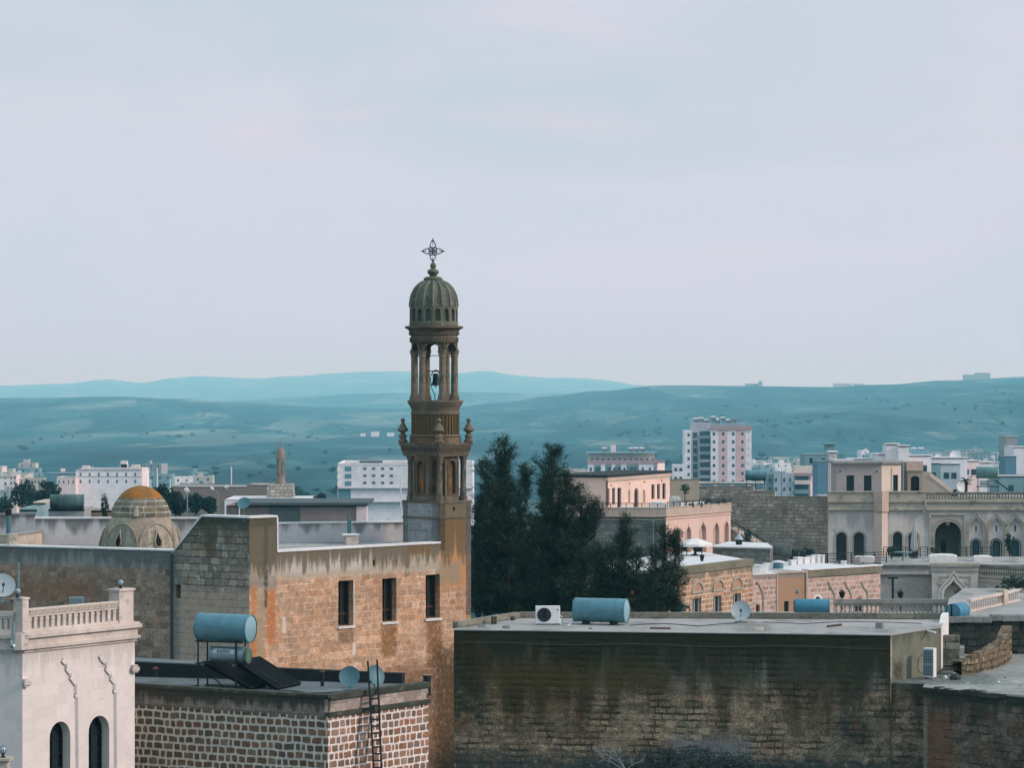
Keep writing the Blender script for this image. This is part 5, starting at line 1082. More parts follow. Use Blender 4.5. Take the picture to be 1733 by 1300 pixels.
def walls_box(w, depth_, z0, z1, mat, parent, name='wall', holes=(), outline=None, t_=.35, front=True, dirb=None):
    """front wall plus two side walls and a back wall"""
    m1 = MB(); m1.slab(w, outline or hole(0, w.L, z0, z1), holes, t_); n_ = (dirb or -w.n)*depth_
    for a_, b_ in ((w.b, w.b+n_), (w.b+n_, w.a+n_), (w.a+n_, w.a)): ww_ = Wall(a_, b_); m1.slab(ww_, hole(.02, ww_.L-.02, z0, z1-.003), [], t_, -.003, 20)
    m1.build(name, mat, parent)
    return [w.a, w.b, w.b+n_, w.a+n_]
G3 = CZ-31
w = WP(1060, 193.5, 1273.6, 210); root = thing('ochre_house', 'ochre stone house with three blind arches above its windows, behind the pines', 'house', w.p(w.L/2, G3, -4)); zt_ = zr(-11.95)
hh = [w.H(1172, 1187, 1013, 1041), w.H(1207.5, 1221, 1009, 1042), w.H(1241, 1254, 1005, 1036)]; arcs = [w.H(1171, 1188, 987, 1001, 'half'), w.H(1207, 1223, 983, 998, 'half'), w.H(1238, 1255, 979, 995, 'half')]
fp = walls_box(w, 12, G3, zt_-.5, hb, root, 'wall', hh, dirb=Vector((-.25, .97)))
m_ = MB(); m_.wbar(w, -.1, w.L+.06, zt_-.5, zt_, -.4, .09); m_.build('parapet', lich, root)
m_ = MB(); m_.prism(fp, zt_-.4, zt_-.12); m_.build('roof_terrace', M['white_floor'], root)
for i, h_ in enumerate(hh): simple_window(root, w, h_, .25, None, True, fmat=M['whitep'])
for a_ in arcs:
    m_ = MB(); m_.slab(w, a_, [], .02, .025); bl = m_.build('blind_arch', ocp, root); m_ = MB(); m_.ring(w, a_, grow(a_, .12), .10, .10); m_.build('arch_rim', fact, bl)
w = WP(1273.6, 211, 1313, 212.5); zt_ = zr(-13.15); root = thing('brick_annex', 'narrow pinkish stone annex with one curved drip mould beside the ochre house', 'house', w.p(w.L/2, G3, -4))
h1 = [w.H(1276.5, 1286, 1024, 1040)]; fp = walls_box(w, 14, G3, zt_, pb, root, 'wall', h1); simple_window(root, w, h1[0], .25, M['pane'])
hood(w, root, [(1281, 985), (1285, 990), (1289, 999), (1291, 1010), (1291, 1042)], fact)
m_ = MB(); m_.wbar(w, 0, w.L, zt_, zt_+.10, -.35, .06); m_.build('coping', M['white_cap'], root)
m_ = MB(); m_.prism(fp, zt_-.3, zt_-.01); m_.build('roof_terrace', M['white_floor'], root)
w = WP(1313, 212.6, 1366, 214); zt_ = zr(-13.15); root = thing('orange_house', 'plain orange rendered house with two teal windows low in its wall', 'house', w.p(w.L/2, G3, -4))
h1 = [w.H(1327, 1335, 1018, 1041), w.H(1343, 1348.5, 1017, 1041)]; fp = walls_box(w, 14, G3, zt_, ocp, root, 'wall', h1)
for h_ in h1: simple_window(root, w, h_, .2, M['pane'])
m_ = MB(); m_.wbar(w, -.02, w.L, zt_, zt_+.14, -.35, .08); m_.wbar(w, .0, .12, G3, zt_, 0, .10); m_.wbar(w, w.L-.14, w.L, G3, zt_, 0, .10); m_.build('trim', pinkt, root)
m_ = MB(); m_.prism(fp, zt_-.3, zt_-.01); m_.build('roof_terrace', M['white_floor'], root)
m_ = MB(); m_.box(w.p(w.u(1350), w.z(1350, 1003), .05), .2, .15, .18, 0, .02); m_.build('wall_lamp', M['dish'], root)
w = WP(1366, 214.2, 1490, 219.5); zt_ = zr(-13.0); root = thing('pink_stone_house', 'long pinkish stone house with three curved drip moulds and a mossy parapet', 'house', w.p(w.L/2, G3, -4))
h1 = [w.H(1378, 1388, 1010, 1040, 'round'), w.H(1447, 1460, 1012, 1040, 'seg')]; fp = walls_box(w, 13, G3, zt_-.55, pb, root, 'wall', h1)
for h_ in h1: simple_window(root, w, h_, .25)
m_ = MB(); m_.ring(w, h1[0], grow(h1[0], .18), .05, .05); m_.build('arch_surround', M['white_cap'], root)
m_ = MB(); m_.wbar(w, -.02, w.L+.06, zt_-.5, zt_, -.4, .10); m_.build('parapet', lich, root); m_ = MB(); m_.wbar(w, -.02, w.L+.1, zt_, zt_+.08, -.5, .16); m_.build('coping', M['white_cap'], root)
m_ = MB(); m_.prism(fp, zt_-.4, zt_-.05); m_.build('roof_terrace', M['white_floor'], root)
for x in (1401, 1429, 1457): hood(w, root, [(x, 985), (x+2, 987), (x+3.5, 993), (x+9, 1000), (x+11, 1007), (x+11, 1042)], fact)
# small things on the white terraces
for k, (px, Y, s1_, s2_, h_) in enumerate(((1279, 213.2, .7, .6, .62), (1291, 215.5, .5, .5, .45), (1300, 217, .6, .5, .5), (1341, 221, .45, .4, .5), (1351, 222.5, .5, .5, .62), (1362, 223, .6, .5, .55), (1372, 224, .5, .5, .6), (1381, 225, .5, .5, .65), (1390, 225.5, .5, .4, .6), (1428, 221.5, .38, .35, .4))):
    lb = ['white box at the left corner of the white terrace, above the annex', 'low white box second from the left on the white terrace', 'white box beside the water jar on the white terrace', 'first white box in the row rising to the right', 'second white box in the row rising to the right', 'third white box in the row rising to the right', 'fourth white box in the row rising to the right', 'fifth white box in the row rising to the right', 'last white box of the row before the railing', 'lone small white post on the terrace edge left of the covered seat'][k]
    q_ = P(px, 0, Y); m_ = MB(); m_.box((q_.x, Y, zr(-13.16)), s1_, s2_, h_*.82, .15*k, .03); m_.box((q_.x, Y, zr(-13.16)+h_*.82), s1_*1.12, s2_*1.12, h_*.18, .15*k, .03); tag(m_.build('terrace_block', M['whitep'], None), lb, 'block', 'white blocks along the terrace')
t_ = thing('water_jar', 'squat dark tub with a pale lid on the white terrace by the hut', 'tub', P(1317, 965, 217)); m_ = MB(); q_ = Vector((P(1317, 0, 217).x, 217, zr(-13.16))); m_.lathe([(.3, 0), (.36, .1), (.38, .45), (.32, .55)], q_, 14); m_.build('body', M['dish_dark'], t_, True); m_ = MB(); m_.lathe([(.44, .54), (.44, .62), (.001, .70)], q_, 14); m_.build('lid', M['whitep'], t_, True)
def cover_block(px, py, Y, sx, sy, h_, label, mat=None, name='covered_seat', z=None):
    q_ = P(px, py, Y); z = q_.z if z is None else z; m1 = MB(); n_ = 8; rr = random.Random(int(px))
    def pt(i, j, k):
        x, y = (i/n_-.5)*sx, (j/n_-.5)*sy; e_ = min(i, n_-i)/n_; e2 = min(j, n_-j)/n_; zz_ = h_*(1-.18*(1-min(1, e_*5))-.14*(1-min(1, e2*5)))+.05*math.sin(i*2.1+j)*h_
        return Vector((q_.x+x, Y+y, z+(zz_ if k else 0)))
    for i in range(n_):
        for j in range(n_): m1.quad(pt(i, j, 1), pt(i+1, j, 1), pt(i+1, j+1, 1), pt(i, j+1, 1))
    for i in range(n_):
        m1.quad(pt(i, 0, 0), pt(i+1, 0, 0), pt(i+1, 0, 1), pt(i, 0, 1)); m1.quad(pt(i+1, n_, 0), pt(i, n_, 0), pt(i, n_, 1), pt(i+1, n_, 1))
        m1.quad(pt(0, i+1, 0), pt(0, i, 0), pt(0, i, 1), pt(0, i+1, 1)); m1.quad(pt(n_, i, 0), pt(n_, i+1, 0), pt(n_, i+1, 1), pt(n_, i, 1))
    return tag(m1.build(name, mat or M['tarp'], None, True), label, 'furniture cover')
M['tarp'] = plaster('white_tarp', (.66, .63, .60), .15)
cover_block(1463, 952, 231, 1.45, 1.0, .50, 'long white covered seat on the terrace left of the lattice balustrade', z=zr(-13.4))
def railing(w, u0, u1, z0, h_, n, label, name='railing', mat=None, mids=1):
    t_ = thing(name, label, 'railing', w.p((u0+u1)/2, z0)); m1 = MB(); m1.wbar(w, u0, u1, z0+h_-.06, z0+h_, -.03, .03); m1.build('top_rail', mat or M['iron'], t_)
    for k in range(mids): z_ = z0+h_*(k+1)/(mids+1); m1 = MB(); m1.wbar(w, u0, u1, z_-.02, z_+.02, -.02, .02); m1.build('mid_rail', mat or M['iron'], t_)
    for i in range(n+1): u_ = u0+(u1-u0)*i/n; m1 = MB(); m1.wbar(w, u_-.03, u_+.03, z0, z0+h_-.06, -.03, .03); m1.build('post', mat or M['iron'], t_)
    return t_
wr_ = WP(1340, 228, 1500, 231.5); railing(wr_, 0, wr_.L, zr(-13.5), .85, 8, 'black railing at the back of the white terrace, left of the closed umbrella', mids=3)
# hut with pale roof
w = WP(1206, 221, 1303, 219); root = thing('terrace_hut', 'low grey hut with a white slab roof between the umbrella and the terrace', 'hut', w.p(w.L/2, zr(-14), -2)); zt_ = zr(-11.75)
fp = walls_box(w, 6, zr(-14.5), zt_, bgst, root, dirb=Vector((.12, .99))); m_ = MB(); m_.prism([fp[0]+Vector((-.2, -.25)), fp[1]+Vector((.2, -.25)), fp[2]+Vector((-.4, .1)), fp[3]+Vector((.9, .1))], zt_, zt_+.10, True, True); m_.build('roof', M['white_floor'], root)
t_ = thing('chimney', 'black chimney with a pale conical cowl on the hut roof', 'chimney', P(1251, 928, 222)); q_ = Vector((P(1250.5, 0, 222.5).x, 222.5, zt_+.10)); m_ = MB(); m_.lathe([(.23, 0), (.25, .42)], q_, 14); m_.build('pipe', M['iron'], t_, True); m_ = MB(); m_.lathe([(.34, .38), (.30, .45), (.17, .62), (.13, .72), (.001, .84)], q_, 14); m_.build('cowl', M['dish'], t_, True)
tk_ = thing('water_tank', 'dark mossy barrel tank lying against the old grey wall beside the hut', 'water tank', P(1322, 941, 226)); tank(tk_, P(1306, 930.5, 226), Vector((1, -.1, 0)), 1.4, .50, plain('mossy_tank', (.08, .10, .085), .8, 0, .2, .4), M['dish_dark'], 2, name='body')
m_ = MB(); q_ = P(1320, 943, 226); m_.box((q_.x, 226, q_.z-.9), 1.3, .5, .9, 0, .03); m_.build('plinth', bgst, tk_)

# white parasol, dining things on the ochre house terrace
def parasol(p, r, h_, label, n=8, ribs=True):
    t_ = thing('parasol', label, 'umbrella', p); q_ = Vector(p); m1 = MB(); top = q_+Vector((0, 0, h_)); rim = [q_+Vector((r*math.cos(2*math.pi*i/n+.2), r*math.sin(2*math.pi*i/n+.2), h_-.42)) for i in range(n)]
    mid = [q_+Vector((r*.5*math.cos(2*math.pi*i/n+.2), r*.5*math.sin(2*math.pi*i/n+.2), h_-.16)) for i in range(n)]
    for i in range(n):
        j = (i+1) % n; m1.poly([top, mid[i], mid[j]]); m1.quad(mid[i], rim[i], rim[j], mid[j]); d_ = Vector((0, 0, .16)); m1.quad(rim[i], rim[i]-d_, rim[j]-d_, rim[j])
    m1.build('canopy', M['tarp'], t_)
    m1 = MB(); m1.tube([q_, top], .045, 8); m1.build('pole', M['iron'], t_)
    m1 = MB()
    for i in range(n): m1.bar(q_+Vector((0, 0, h_-1.0)), mid[i]-Vector((0, 0, .05)), .035)
    m1.build('ribs', M['iron'], t_); m1 = MB(); m1.lathe([(.3, 0), (.3, .06), (.08, .12), (.06, .3)], q_, 12); m1.build('foot', M['iron'], t_)
zf = zr(-12.07)
parasol((P(1176, 0, 216).x, 216, zf), 1.28, 1.24, 'open white parasol on the terrace in front of the pink arched wall')
for px, Y, s_, lb in ((1158, 216.6, .45, 'dark chair left of the parasol pole'), (1183, 215.5, .5, 'dark rounded chair right of the parasol pole')):
    t_ = thing('terrace_chair', lb, 'chair', (P(px, 0, Y).x, Y, zf)); c_ = Vector((P(px, 0, Y).x, Y, zf)); m_ = MB(); m_.box(c_+Vector((0, 0, .28)), s_, s_, .06, .2, .05); m_.build('seat', M['iron'], t_); m_ = MB(); m_.box(c_+Vector((0, s_*.45, .30)), s_, .05, .45, .2, .01); m_.build('backrest', M['iron'], t_)
    for sx_ in (-1, 1):
        for sy_ in (-1, 1): m_ = MB(); m_.bar(c_+Vector((sx_*s_*.4, sy_*s_*.4, 0)), c_+Vector((sx_*s_*.4, sy_*s_*.4, .3)), .04); m_.build('leg', M['iron'], t_)
t_ = thing('planter', 'tapered black planter near the edge of the ochre house terrace', 'planter', P(1188, 947, 209)); q_ = Vector((P(1188, 0, 209).x, 209, zf)); m_ = MB(); m_.lathe([(.09, 0), (.17, .40), (.20, .44), (.17, .44)], q_, 12); m_.build('pot', M['iron'], t_, True); m_ = MB(); m_.lathe([(.16, .42), (.001, .43)], q_, 12); m_.build('soil', M['rust'], t_)

# ================================================================== pink complex (about 270 m)
G4 = CZ-33
w = WP(1127, 262, 1236.5, 273); wl2 = WP(960, 262.5, 1127, 262); zt_ = zr(-10.55); root = thing('pink_arcade_building', 'pink building with a row of tall blind arches under a roof terrace', 'building', w.p(0, G4, -6))
hs = [w.H(1142, 1149.5, 891, 940, 'ogee'), w.H(1161, 1169, 889, 940, 'ogee'), w.H(1184.5, 1194.5, 883, 940, 'ogee'), w.H(1208, 1216.5, 883, 932, 'ogee'), w.H(1226, 1232.5, 881, 928, 'ogee')]
m_ = MB(); m_.slab(w, hole(0, w.L, G4, zt_-.75), hs, .35); m_.build('arcade_wall', pinkp, root)
m_ = MB()
for h_ in hs: m_.slab(w, grow(h_, .01), [], .02, -.3)
nb = MB()
for h_ in hs: nb.ring(w, h_, grow(h_, .10), .05, .05)
for k, h_ in enumerate(hs):
    m_ = MB(); m_.slab(w, grow(h_, .01), [], .02, -.28); b_ = m_.build('blind_arch', pinkt, root)
    m_ = MB(); m_.ring(w, h_, grow(h_, .10), .05, .05); m_.build('arch_rim', pinkp, b_)
m_ = MB(); w3_ = Wall(w.b, w.b+Vector((-2, 10))); m_.slab(w3_, hole(.02, w3_.L, G4, zt_-.75), [], .3, -.003, 9); m_.build('end_wall', pinkp, root)
m_ = MB(); m_.slab(wl2, hole(0, wl2.L, G4, zt_-.75), [], .35); m_.build('side_wall', bgst, root, label='shaded grey side wall facing the pines')
m_ = MB()
for ww_, e in ((w, 1), (wl2, 0)):
    m_.wbar(ww_, 0, ww_.L+.1*e, zt_-.75, zt_-.05, -.3, .03); m_.wbar(ww_, 0, ww_.L+.12*e, zt_-.80, zt_-.72, -.1, .12); m_.wbar(ww_, 0, ww_.L+.12*e, zt_-1.05, zt_-1.0, -.1, .06)
m_.build('parapet_band', pinkt, root); m_ = MB(); m_.wbar(w, -.05, w.L+.12, zt_-.05, zt_, -.35, .07); m_.wbar(wl2, 0, wl2.L-.1, zt_-.05, zt_, -.35, .07); m_.build('coping', pinkt, root)
m_ = MB(); m_.prism([wl2.a, w.a, w.b, w.b+Vector((-2, 22)), wl2.a+Vector((0, 24))], zt_-.8, zt_-.55); m_.build('roof_terrace', M['white_floor'], root)
m_ = MB(); m_.tube([wl2.p(wl2.u(1105.5), zt_-1.2, .1), wl2.p(wl2.u(1105.5), zr(-15), .1)], .06, 8); m_.box(wl2.p(wl2.u(1105.5), zt_-1.25, .12), .3, .25, .25); m_.build('downpipe', M['steel'], root)
# pavilion
w = WP(1025, 270, 1133.5, 284.5); z0_, zt_ = zr(-11.1), zr(-8.12); root = thing('pink_pavilion', 'pink rooftop pavilion with dark shutters and a thin black roof', 'pavilion', w.p(w.L/2, z0_, -3))
ho = [w.H(1027.5, 1031.5, 827, 856), w.H(1036, 1041, 826, 854), w.H(1045, 1051.5, 826, 859), w.H(1073.5, 1080.5, 826, 859, 'round'), w.H(1102.5, 1108, 820, 845), w.H(1112, 1117, 819.5, 845), w.H(1121, 1126.5, 818.5, 845)]
nc = [w.H(1063, 1066.5, 827, 851, 'ogee'), w.H(1087.5, 1092, 827, 851, 'ogee')]
fp = walls_box(w, 5, z0_-.1, zt_-.12, pinkp, root, 'wall', ho+nc)
m_ = MB(); m_.wbar(w, -.05, w.L+.08, zt_-.40, zt_-.12, -.3, .14); m_.wbar(w, -.0, w.L+.05, zt_-.52, zt_-.40, -.1, .07); m_.build('cornice', pinkt, root)
for k, h_ in enumerate(ho): simple_window(root, w, h_, .15, M['void'] if k != 3 else M['dark_glass'], False, 'door' if k in (2, 3) else 'shutter')
for h_ in nc: m_ = MB(); m_.slab(w, grow(h_, .01), [], .02, -.15); m_.build('niche', pinkt, root)
m_ = MB(); r_ = [w.a+w.n*.2-w.d*.15, w.b+w.n*.2+w.d*.1, fp[2]+w.d*.1, fp[3]-w.d*.15]; m_.prism(r_, zt_-.12, zt_+.10, True, True); m_.build('roof', M['rubber'], root)
m_ = MB()
for px in (1034, 1065, 1090, 1119.5): m_.box(w.p(w.u(px), w.z(px, 822-(px-1034)*.1), .02)-Vector((0, 0, .05)), .12, .12, .12)
m_.tube([w.p(.08, zt_-.2, .1), w.p(.08, z0_, .1)], .07, 8); m_.build('wall_fittings', M['rust'], root)
w = WP(955, 279, 1025, 271.5); root = thing('blank_block', 'plain grey rendered block left of the pink pavilion', 'building', w.p(w.L/2, G4, -3)); zt_ = zr(-(806-650)/F*275)
fp = walls_box(w, 6, G4, zt_, plaster('grey_pink_render', (.36, .33, .32), .12, [('drip', zt_, 1.5, 1, .6, (.2, .2, .19), .6)]), root, dirb=Vector((.1, .99))); m_ = MB(); m_.prism(fp, zt_-.1, zt_+.003); m_.wbar(w, 0, w.L, zt_, zt_+.10, -.4, .08); m_.build('roof', M['conc'], root)
w = WP(1133, 288, 1183.5, 288.5); root = thing('terrace_wall', 'grey rendered wall right of the pink pavilion behind the ball shaped bush', 'wall', w.p(w.L/2, z0_-.2)); m_ = MB(); m_.slab(w, hole(0, w.L, z0_-1, zr(-9.0)), [], .4); m_.build('wall', plaster('taupe_render', (.28, .25, .20), .15, [('blot', .7, 1, 1, .55, (.18, .17, .13), .6)]), root); m_ = MB(); m_.wbar(w, -.05, w.L+.05, zr(-9.0), zr(-8.93), -.45, .06); m_.build('coping', lich, root)
wr_ = WP(1020, 262.9, 1126, 262.5); railing(wr_, 0, wr_.L, zr(-10.6), .42, 8, 'thin black railing in front of the pink pavilion')
wr_ = WP(1128, 262.6, 1236, 273.2); railing(wr_, .1, wr_.L, zr(-10.6), .50, 10, 'black railing along the roof terrace above the pink arcade', mids=2)
cover_block(1060, 860, 264.5, 1.15, .8, .42, 'tent shaped white cover beside the pavilion doors', z=zr(-10.95)); cover_block(1114, 860, 265.2, 1.25, .9, .95, 'larger white cover over furniture at the right end of the pavilion', z=zr(-11.1)); 
cover_block(1142, 851, 272, .98, .9, 1.15, 'tall domed grey tarpaulin on the roof terrace', plaster('grey_tarp', (.42, .41, .38), .2), z=zr(-11.1))
def leaf_mb(mb_, c_, rx, rz, n, s_, rr, clump=9, flat=1.0, hollow=.35):
    cl = []
    for i in range(max(3, n//clump)):
        while True:
            v = Vector((rr.uniform(-1, 1), rr.uniform(-1, 1), rr.uniform(-1, 1)))
            if hollow < v.length < 1: break
        cl.append(v)
    for v in cl:
        for j in range(clump):
            q_ = Vector((v.x*rx, v.y*rx, v.z*rz))+Vector((rr.gauss(0, .09)*rx, rr.gauss(0, .09)*rx, rr.gauss(0, .09)*rz))+c_
            a_ = Vector((rr.uniform(-1, 1), rr.uniform(-1, 1), rr.uniform(-.8, .8))).normalized()*s_; b_ = a_.cross(Vector((rr.uniform(-1, 1), rr.uniform(-1, 1), rr.uniform(-1, 1)))).normalized()*s_*.6*flat
            mb_.v += [q_-a_*.5, q_+b_*.5, q_+a_*.5, q_-b_*.5]; k = len(mb_.v); mb_.f.append([k-4, k-3, k-2, k-1]); mb_.uv += [(0, 0), (1, 0), (1, 1), (0, 1)]; mb_.m.append(0)
def foliage(name, c, c2, rough=.7):
    t = NT(name); o = t.obj(); f = t.noise(o, 1.2, 3)[0]; g = t.new('ShaderNodeNewGeometry'); f2 = t.m('ADD', t.m('MULTIPLY', f, .6), t.m('MULTIPLY', g.outputs['Random Per Island'], .4))
    t.set(t.b.inputs['Base Color'], t.ramp(f2, [(.3, c), (.7, c2)])); t.b.inputs['Roughness'].default_value = rough; t.b.inputs['Specular IOR Level'].default_value = .1; return t.mat
M['leaf'] = foliage('dark_leaf', (.018, .04, .03), (.04, .075, .045)); M['leaf_far'] = foliage('far_leaf', (.012, .035, .032), (.03, .065, .05)); M['bark'] = plain('bark', (.045, .035, .028), .95, 0, .1, .4, 4)
def bush(name, label, p, rx, rz, trunk, n, s_, mat, seed, cat='bush', parts=3, group=None):
    rr = random.Random(seed); t_ = thing(name, label, cat, p, group); q_ = Vector(p); m1 = MB(); m1.tube([q_, q_+Vector((rr.uniform(-.1, .1)*rx, 0, trunk*.6)), q_+Vector((0, 0, trunk+rz*.8))], [rx*.09+.02, rx*.07+.015, .02], 6)
    for k in range(4): a_ = rr.uniform(0, 6.28); m1.tube([q_+Vector((0, 0, trunk+rz*.2)), q_+Vector((math.cos(a_)*rx*.6, math.sin(a_)*rx*.6, trunk+rz*rr.uniform(.8, 1.4)))], [rx*.04+.01, .01], 5)
    m1.build('trunk', M['bark'], t_); m1 = MB()
    for k in range(parts):
        o_ = Vector((rr.uniform(-.45, .45)*rx, rr.uniform(-.4, .4)*rx, rr.uniform(-.3, .4)*rz)) if parts > 1 else Vector((0, 0, 0)); f_ = rr.uniform(.55, .8) if parts > 1 else 1
        leaf_mb(m1, q_+Vector((0, 0, trunk+rz))+o_, rx*f_, rz*f_, n//parts, s_, rr)
    m1.build('crown', mat, t_, merge=False); return t_
bush('topiary_bush', 'small ball shaped bush on a thin stem beside the domed tarpaulin', (P(1159.5, 0, 276).x, 276, zr(-11)), .48, .42, 1.15, 500, .14, M['leaf'], 3, parts=1)
for k, (px, Y, r_) in enumerate(((1170, 266.5, .3), (1186, 268, .42), (1199, 269.5, .5), (1213, 271, .45), (1224, 272, .4))):
    bush('potted_plant', ['low dark plant nearest the domed tarpaulin behind the arcade railing', 'second low plant behind the arcade railing', 'dark plant in the middle of the arcade railing', 'fourth dark plant behind the arcade railing', 'dark plant at the right end of the arcade railing'][k], (P(px, 0, Y).x, Y, zr(-11.0)), r_, r_*.9, .1, 300, .12, M['leaf'], 20+k, 'plant', 2, 'plants along the arcade railing')
# old grey wall with steps
w = WP(1183, 294, 1404, 291); root = thing('old_wall', 'tall old grey stone wall stepping down towards the mansion', 'wall', w.p(w.L/2, G4)); zz = lambda px, py: w.z(px, py)
m_ = MB(); m_.slab(w, [(0, G4), (w.L, G4), (w.L, zz(1404, 842)), (w.u(1311), zz(1311, 842)), (w.u(1311), zz(1311, 832)), (w.u(1276), zz(1276, 833)), (w.u(1275), zz(1275, 824.5)), (0, zz(1183, 825))], [], .7); m_.build('wall', gst, root)
m_ = MB(); cope(m_, w, (w.u(1311), zz(1311, 842)), (w.L, zz(1404, 842)), .7, .08); cope(m_, w, (w.u(1276), zz(1276, 833)), (w.u(1311), zz(1311, 832)), .7, .08); cope(m_, w, (0, zz(1183, 825)), (w.u(1275), zz(1275, 824.5)), .7, .08); m_.build('coping', lich, root)
w = WP(1234, 287, 1306, 284); root = thing('outside_stair', 'stone stair with a dark sloping handrail against the old grey wall', 'stair', w.p(1, G4)); zz = lambda px, py: w.z(px, py)
m_ = MB(); m_.slab(w, [(0, G4), (w.L, G4), (w.L, zz(1306, 935)), (0, zz(1234, 893))], [], 1.2); m_.build('flight', gst, root); m_ = MB()
m_.bar(w.p(0, zz(1234, 880), .0), w.p(w.u(1297), zz(1297, 917), .0), .09); m_.build('handrail', M['iron'], root)
for k in range(6): m_ = MB(); u_ = w.L*.87*(k+.5)/6; zt2 = zz(1234, 880)+(zz(1297, 917)-zz(1234, 880))*(u_/w.u(1297)); m_.bar(w.p(u_, zt2-.7, 0), w.p(u_, zt2, 0), .05); m_.build('post', M['iron'], root)
bush('cypress_bush', 'narrow dark bush standing halfway up the outside stair', (P(1266, 0, 283.5).x, 283.5, zr(-15.2)), .33, .95, .1, 500, .16, M['leaf'], 9, parts=1)
bush('terrace_bush', 'dark bush in front of the old wall at the back of the white terrace', (P(1345, 0, 250).x, 250, zr(-15)), 1.0, .85, .1, 700, .2, M['leaf_far'], 19)
bush('terrace_bush', 'pale green bush just behind the black railing before the mansion', (P(1366, 0, 252).x, 252, zr(-14.6)), .75, .65, .1, 500, .2, M['leaf_far'], 29)

# ================================================================== mansion (290 m)
w = WP(1402, 290, 1850, 290); zp_ = lambda py: zr(-(py-650)/F*290); root = thing('mansion', 'large pale mansion with a deep arched porch, arched doors and pointed niches at the right', 'mansion', w.p(w.L*.4, G4, -6))
ux = w.u
dr = [w.H(1415, 1433, 901.5, 950, 'round'), w.H(1445, 1462.5, 901.5, 950, 'round'), w.H(1490, 1498.5, 900.5, 950, 'round'), w.H(1511, 1527, 900.5, 950, 'round'), w.H(1537.5, 1554, 901.5, 950, 'round')]
big = w.H(1582, 1627.5, 883, 951, 'round')
ni = [w.H(a_, b_, 876, 951, 'ogee') for a_, b_ in ((1640, 1664), (1674, 1699), (1706, 1731), (1740, 1765), (1774, 1799))]
m_ = MB(); m_.slab(w, hole(0, w.L, zp_(952), zp_(862)), dr+[big]+ni, .4); m_.slab(w, hole(0, w.L, G4, zp_(952)), [], .4)
for a_, b_ in ((w.a+Vector((0, 14)), w.a),): ww_ = Wall(a_, b_); m_.slab(ww_, hole(0, ww_.L-.02, G4, zp_(862)), [], .4, -.003)
m_.build('facade', facp, root)
for k, h_ in enumerate(dr):
    simple_window(root, w, h_, .3, M['dark_glass'], True, 'door', M['iron']); m_ = MB(); m_.ring(w, h_, grow(h_, .16), .06, .06); m_.build('door_surround', fact, root)
m_ = MB(); pcorner = w.n
iw = Wall(w.p(ux(1580), 0, -3.5).xy, w.p(ux(1630), 0, -3.5).xy); m_.slab(iw, hole(0, iw.L, zp_(952), zp_(878)), [hole(iw.L*.42, iw.L*.60, zp_(952), zp_(918))], .2)
for a_ in (ux(1580), ux(1630)): m_.wbar(w, a_-.1, a_+.1, zp_(952), zp_(878), -3.5, -.4)
m_.wbar(w, ux(1580), ux(1630), zp_(879), zp_(878), -3.5, -.4); m_.build('porch', plaster('porch_render', (.17, .17, .13), .2), root); m_ = MB(); m_.slab(iw, hole(iw.L*.40, iw.L*.62, zp_(952), zp_(917)), [], .05, -.2); m_.build('porch_door', M['void'], root)
m_ = MB(); m_.ring(w, big, grow(big, .18), .08, .05); m_.ring(w, grow(big, .24), grow(big, .36), .10, .09); u0, u1_ = ux(1573), ux(1629.5)
m_.wbar(w, u0-.05, u0+.12, zp_(951), zp_(870), 0, .12); m_.wbar(w, u1_+.1, u1_+.25, zp_(951), zp_(870), 0, .12); m_.wbar(w, u0-.05, u1_+.25, zp_(872), zp_(869), 0, .14)
m_.build('porch_surround', fact, root); m_ = MB(); c_ = w.p(ux(1604.5), zp_(886), -.2); m_.lathe([(.001, -.28), (.13, -.15), (.2, 0), (.3, .15)], c_, 12); m_.build('porch_pendant', fact, root, True)
for k, h_ in enumerate(ni):
    L_ = [p[0] for p in h_]; a_, b_ = min(L_), max(L_); d_ = (b_-a_); back = MB(); hw = hole(a_+d_*.24, b_-d_*.24, zp_(945), zp_(914.5), 'round'); sl = hole(a_+d_*.46, a_+d_*.56, zp_(900), zp_(890))
    back.slab(w, grow(h_, .02), [hw, sl], .12, -.18); nb_ = back.build('niche', facp, root)
    m_ = MB(); m_.slab(w, grow(hw, .02), [], .02, -.32); g_ = m_.build('window', M['pane'], nb_); m_ = MB(); m_.slab(w, grow(sl, .02), [], .02, -.28); m_.build('slot', M['void'], nb_)
    m_ = MB(); m_.ring(w, grow(hw, -.10), grow(hw, .0), .08, -.16); m_.ring(w, grow(hw, .08), grow(hw, .16), .1, -.12); m_.build('window_frame', M['iron'], nb_)
    m_ = MB(); m_.ring(w, h_, grow(h_, .12), .08, .05); m_.ring(w, grow(h_, .2), grow(h_, .30), .08, .08); m_.build('niche_moulding', fact, root)
m_ = MB()
m_.wbar(w, 0, w.L, zp_(862), zp_(848), -.3, .06); m_.wbar(w, -.05, w.L, zp_(864), zp_(860.5), -.1, .18); m_.wbar(w, -.05, w.L, zp_(850.5), zp_(847), -.1, .22); m_.wbar(w, -.05, ux(1566), zp_(847), zp_(834), -.35, .10); m_.wbar(w, -.05, ux(1566), zp_(834), zp_(831.5), -.4, .2); m_.wbar(w, ux(1566), w.L, zp_(847), zp_(845), -.35, .16)
m_.build('cornice', fact, root)
pk = plaster('pier_sunlit_render', (.62, .49, .42), .12); m_ = MB(); u0, u1_ = ux(1478.5), ux(1502.5); m_.prism([w.p(u0, 0, .07).xy, w.p(u0+.7, 0, .75).xy, w.p(u1_, 0, .07).xy], zp_(952), zp_(866)); m_.build('corner_pier', pk, root)  # pinker than the facade, sunlight on the pier is in the colour
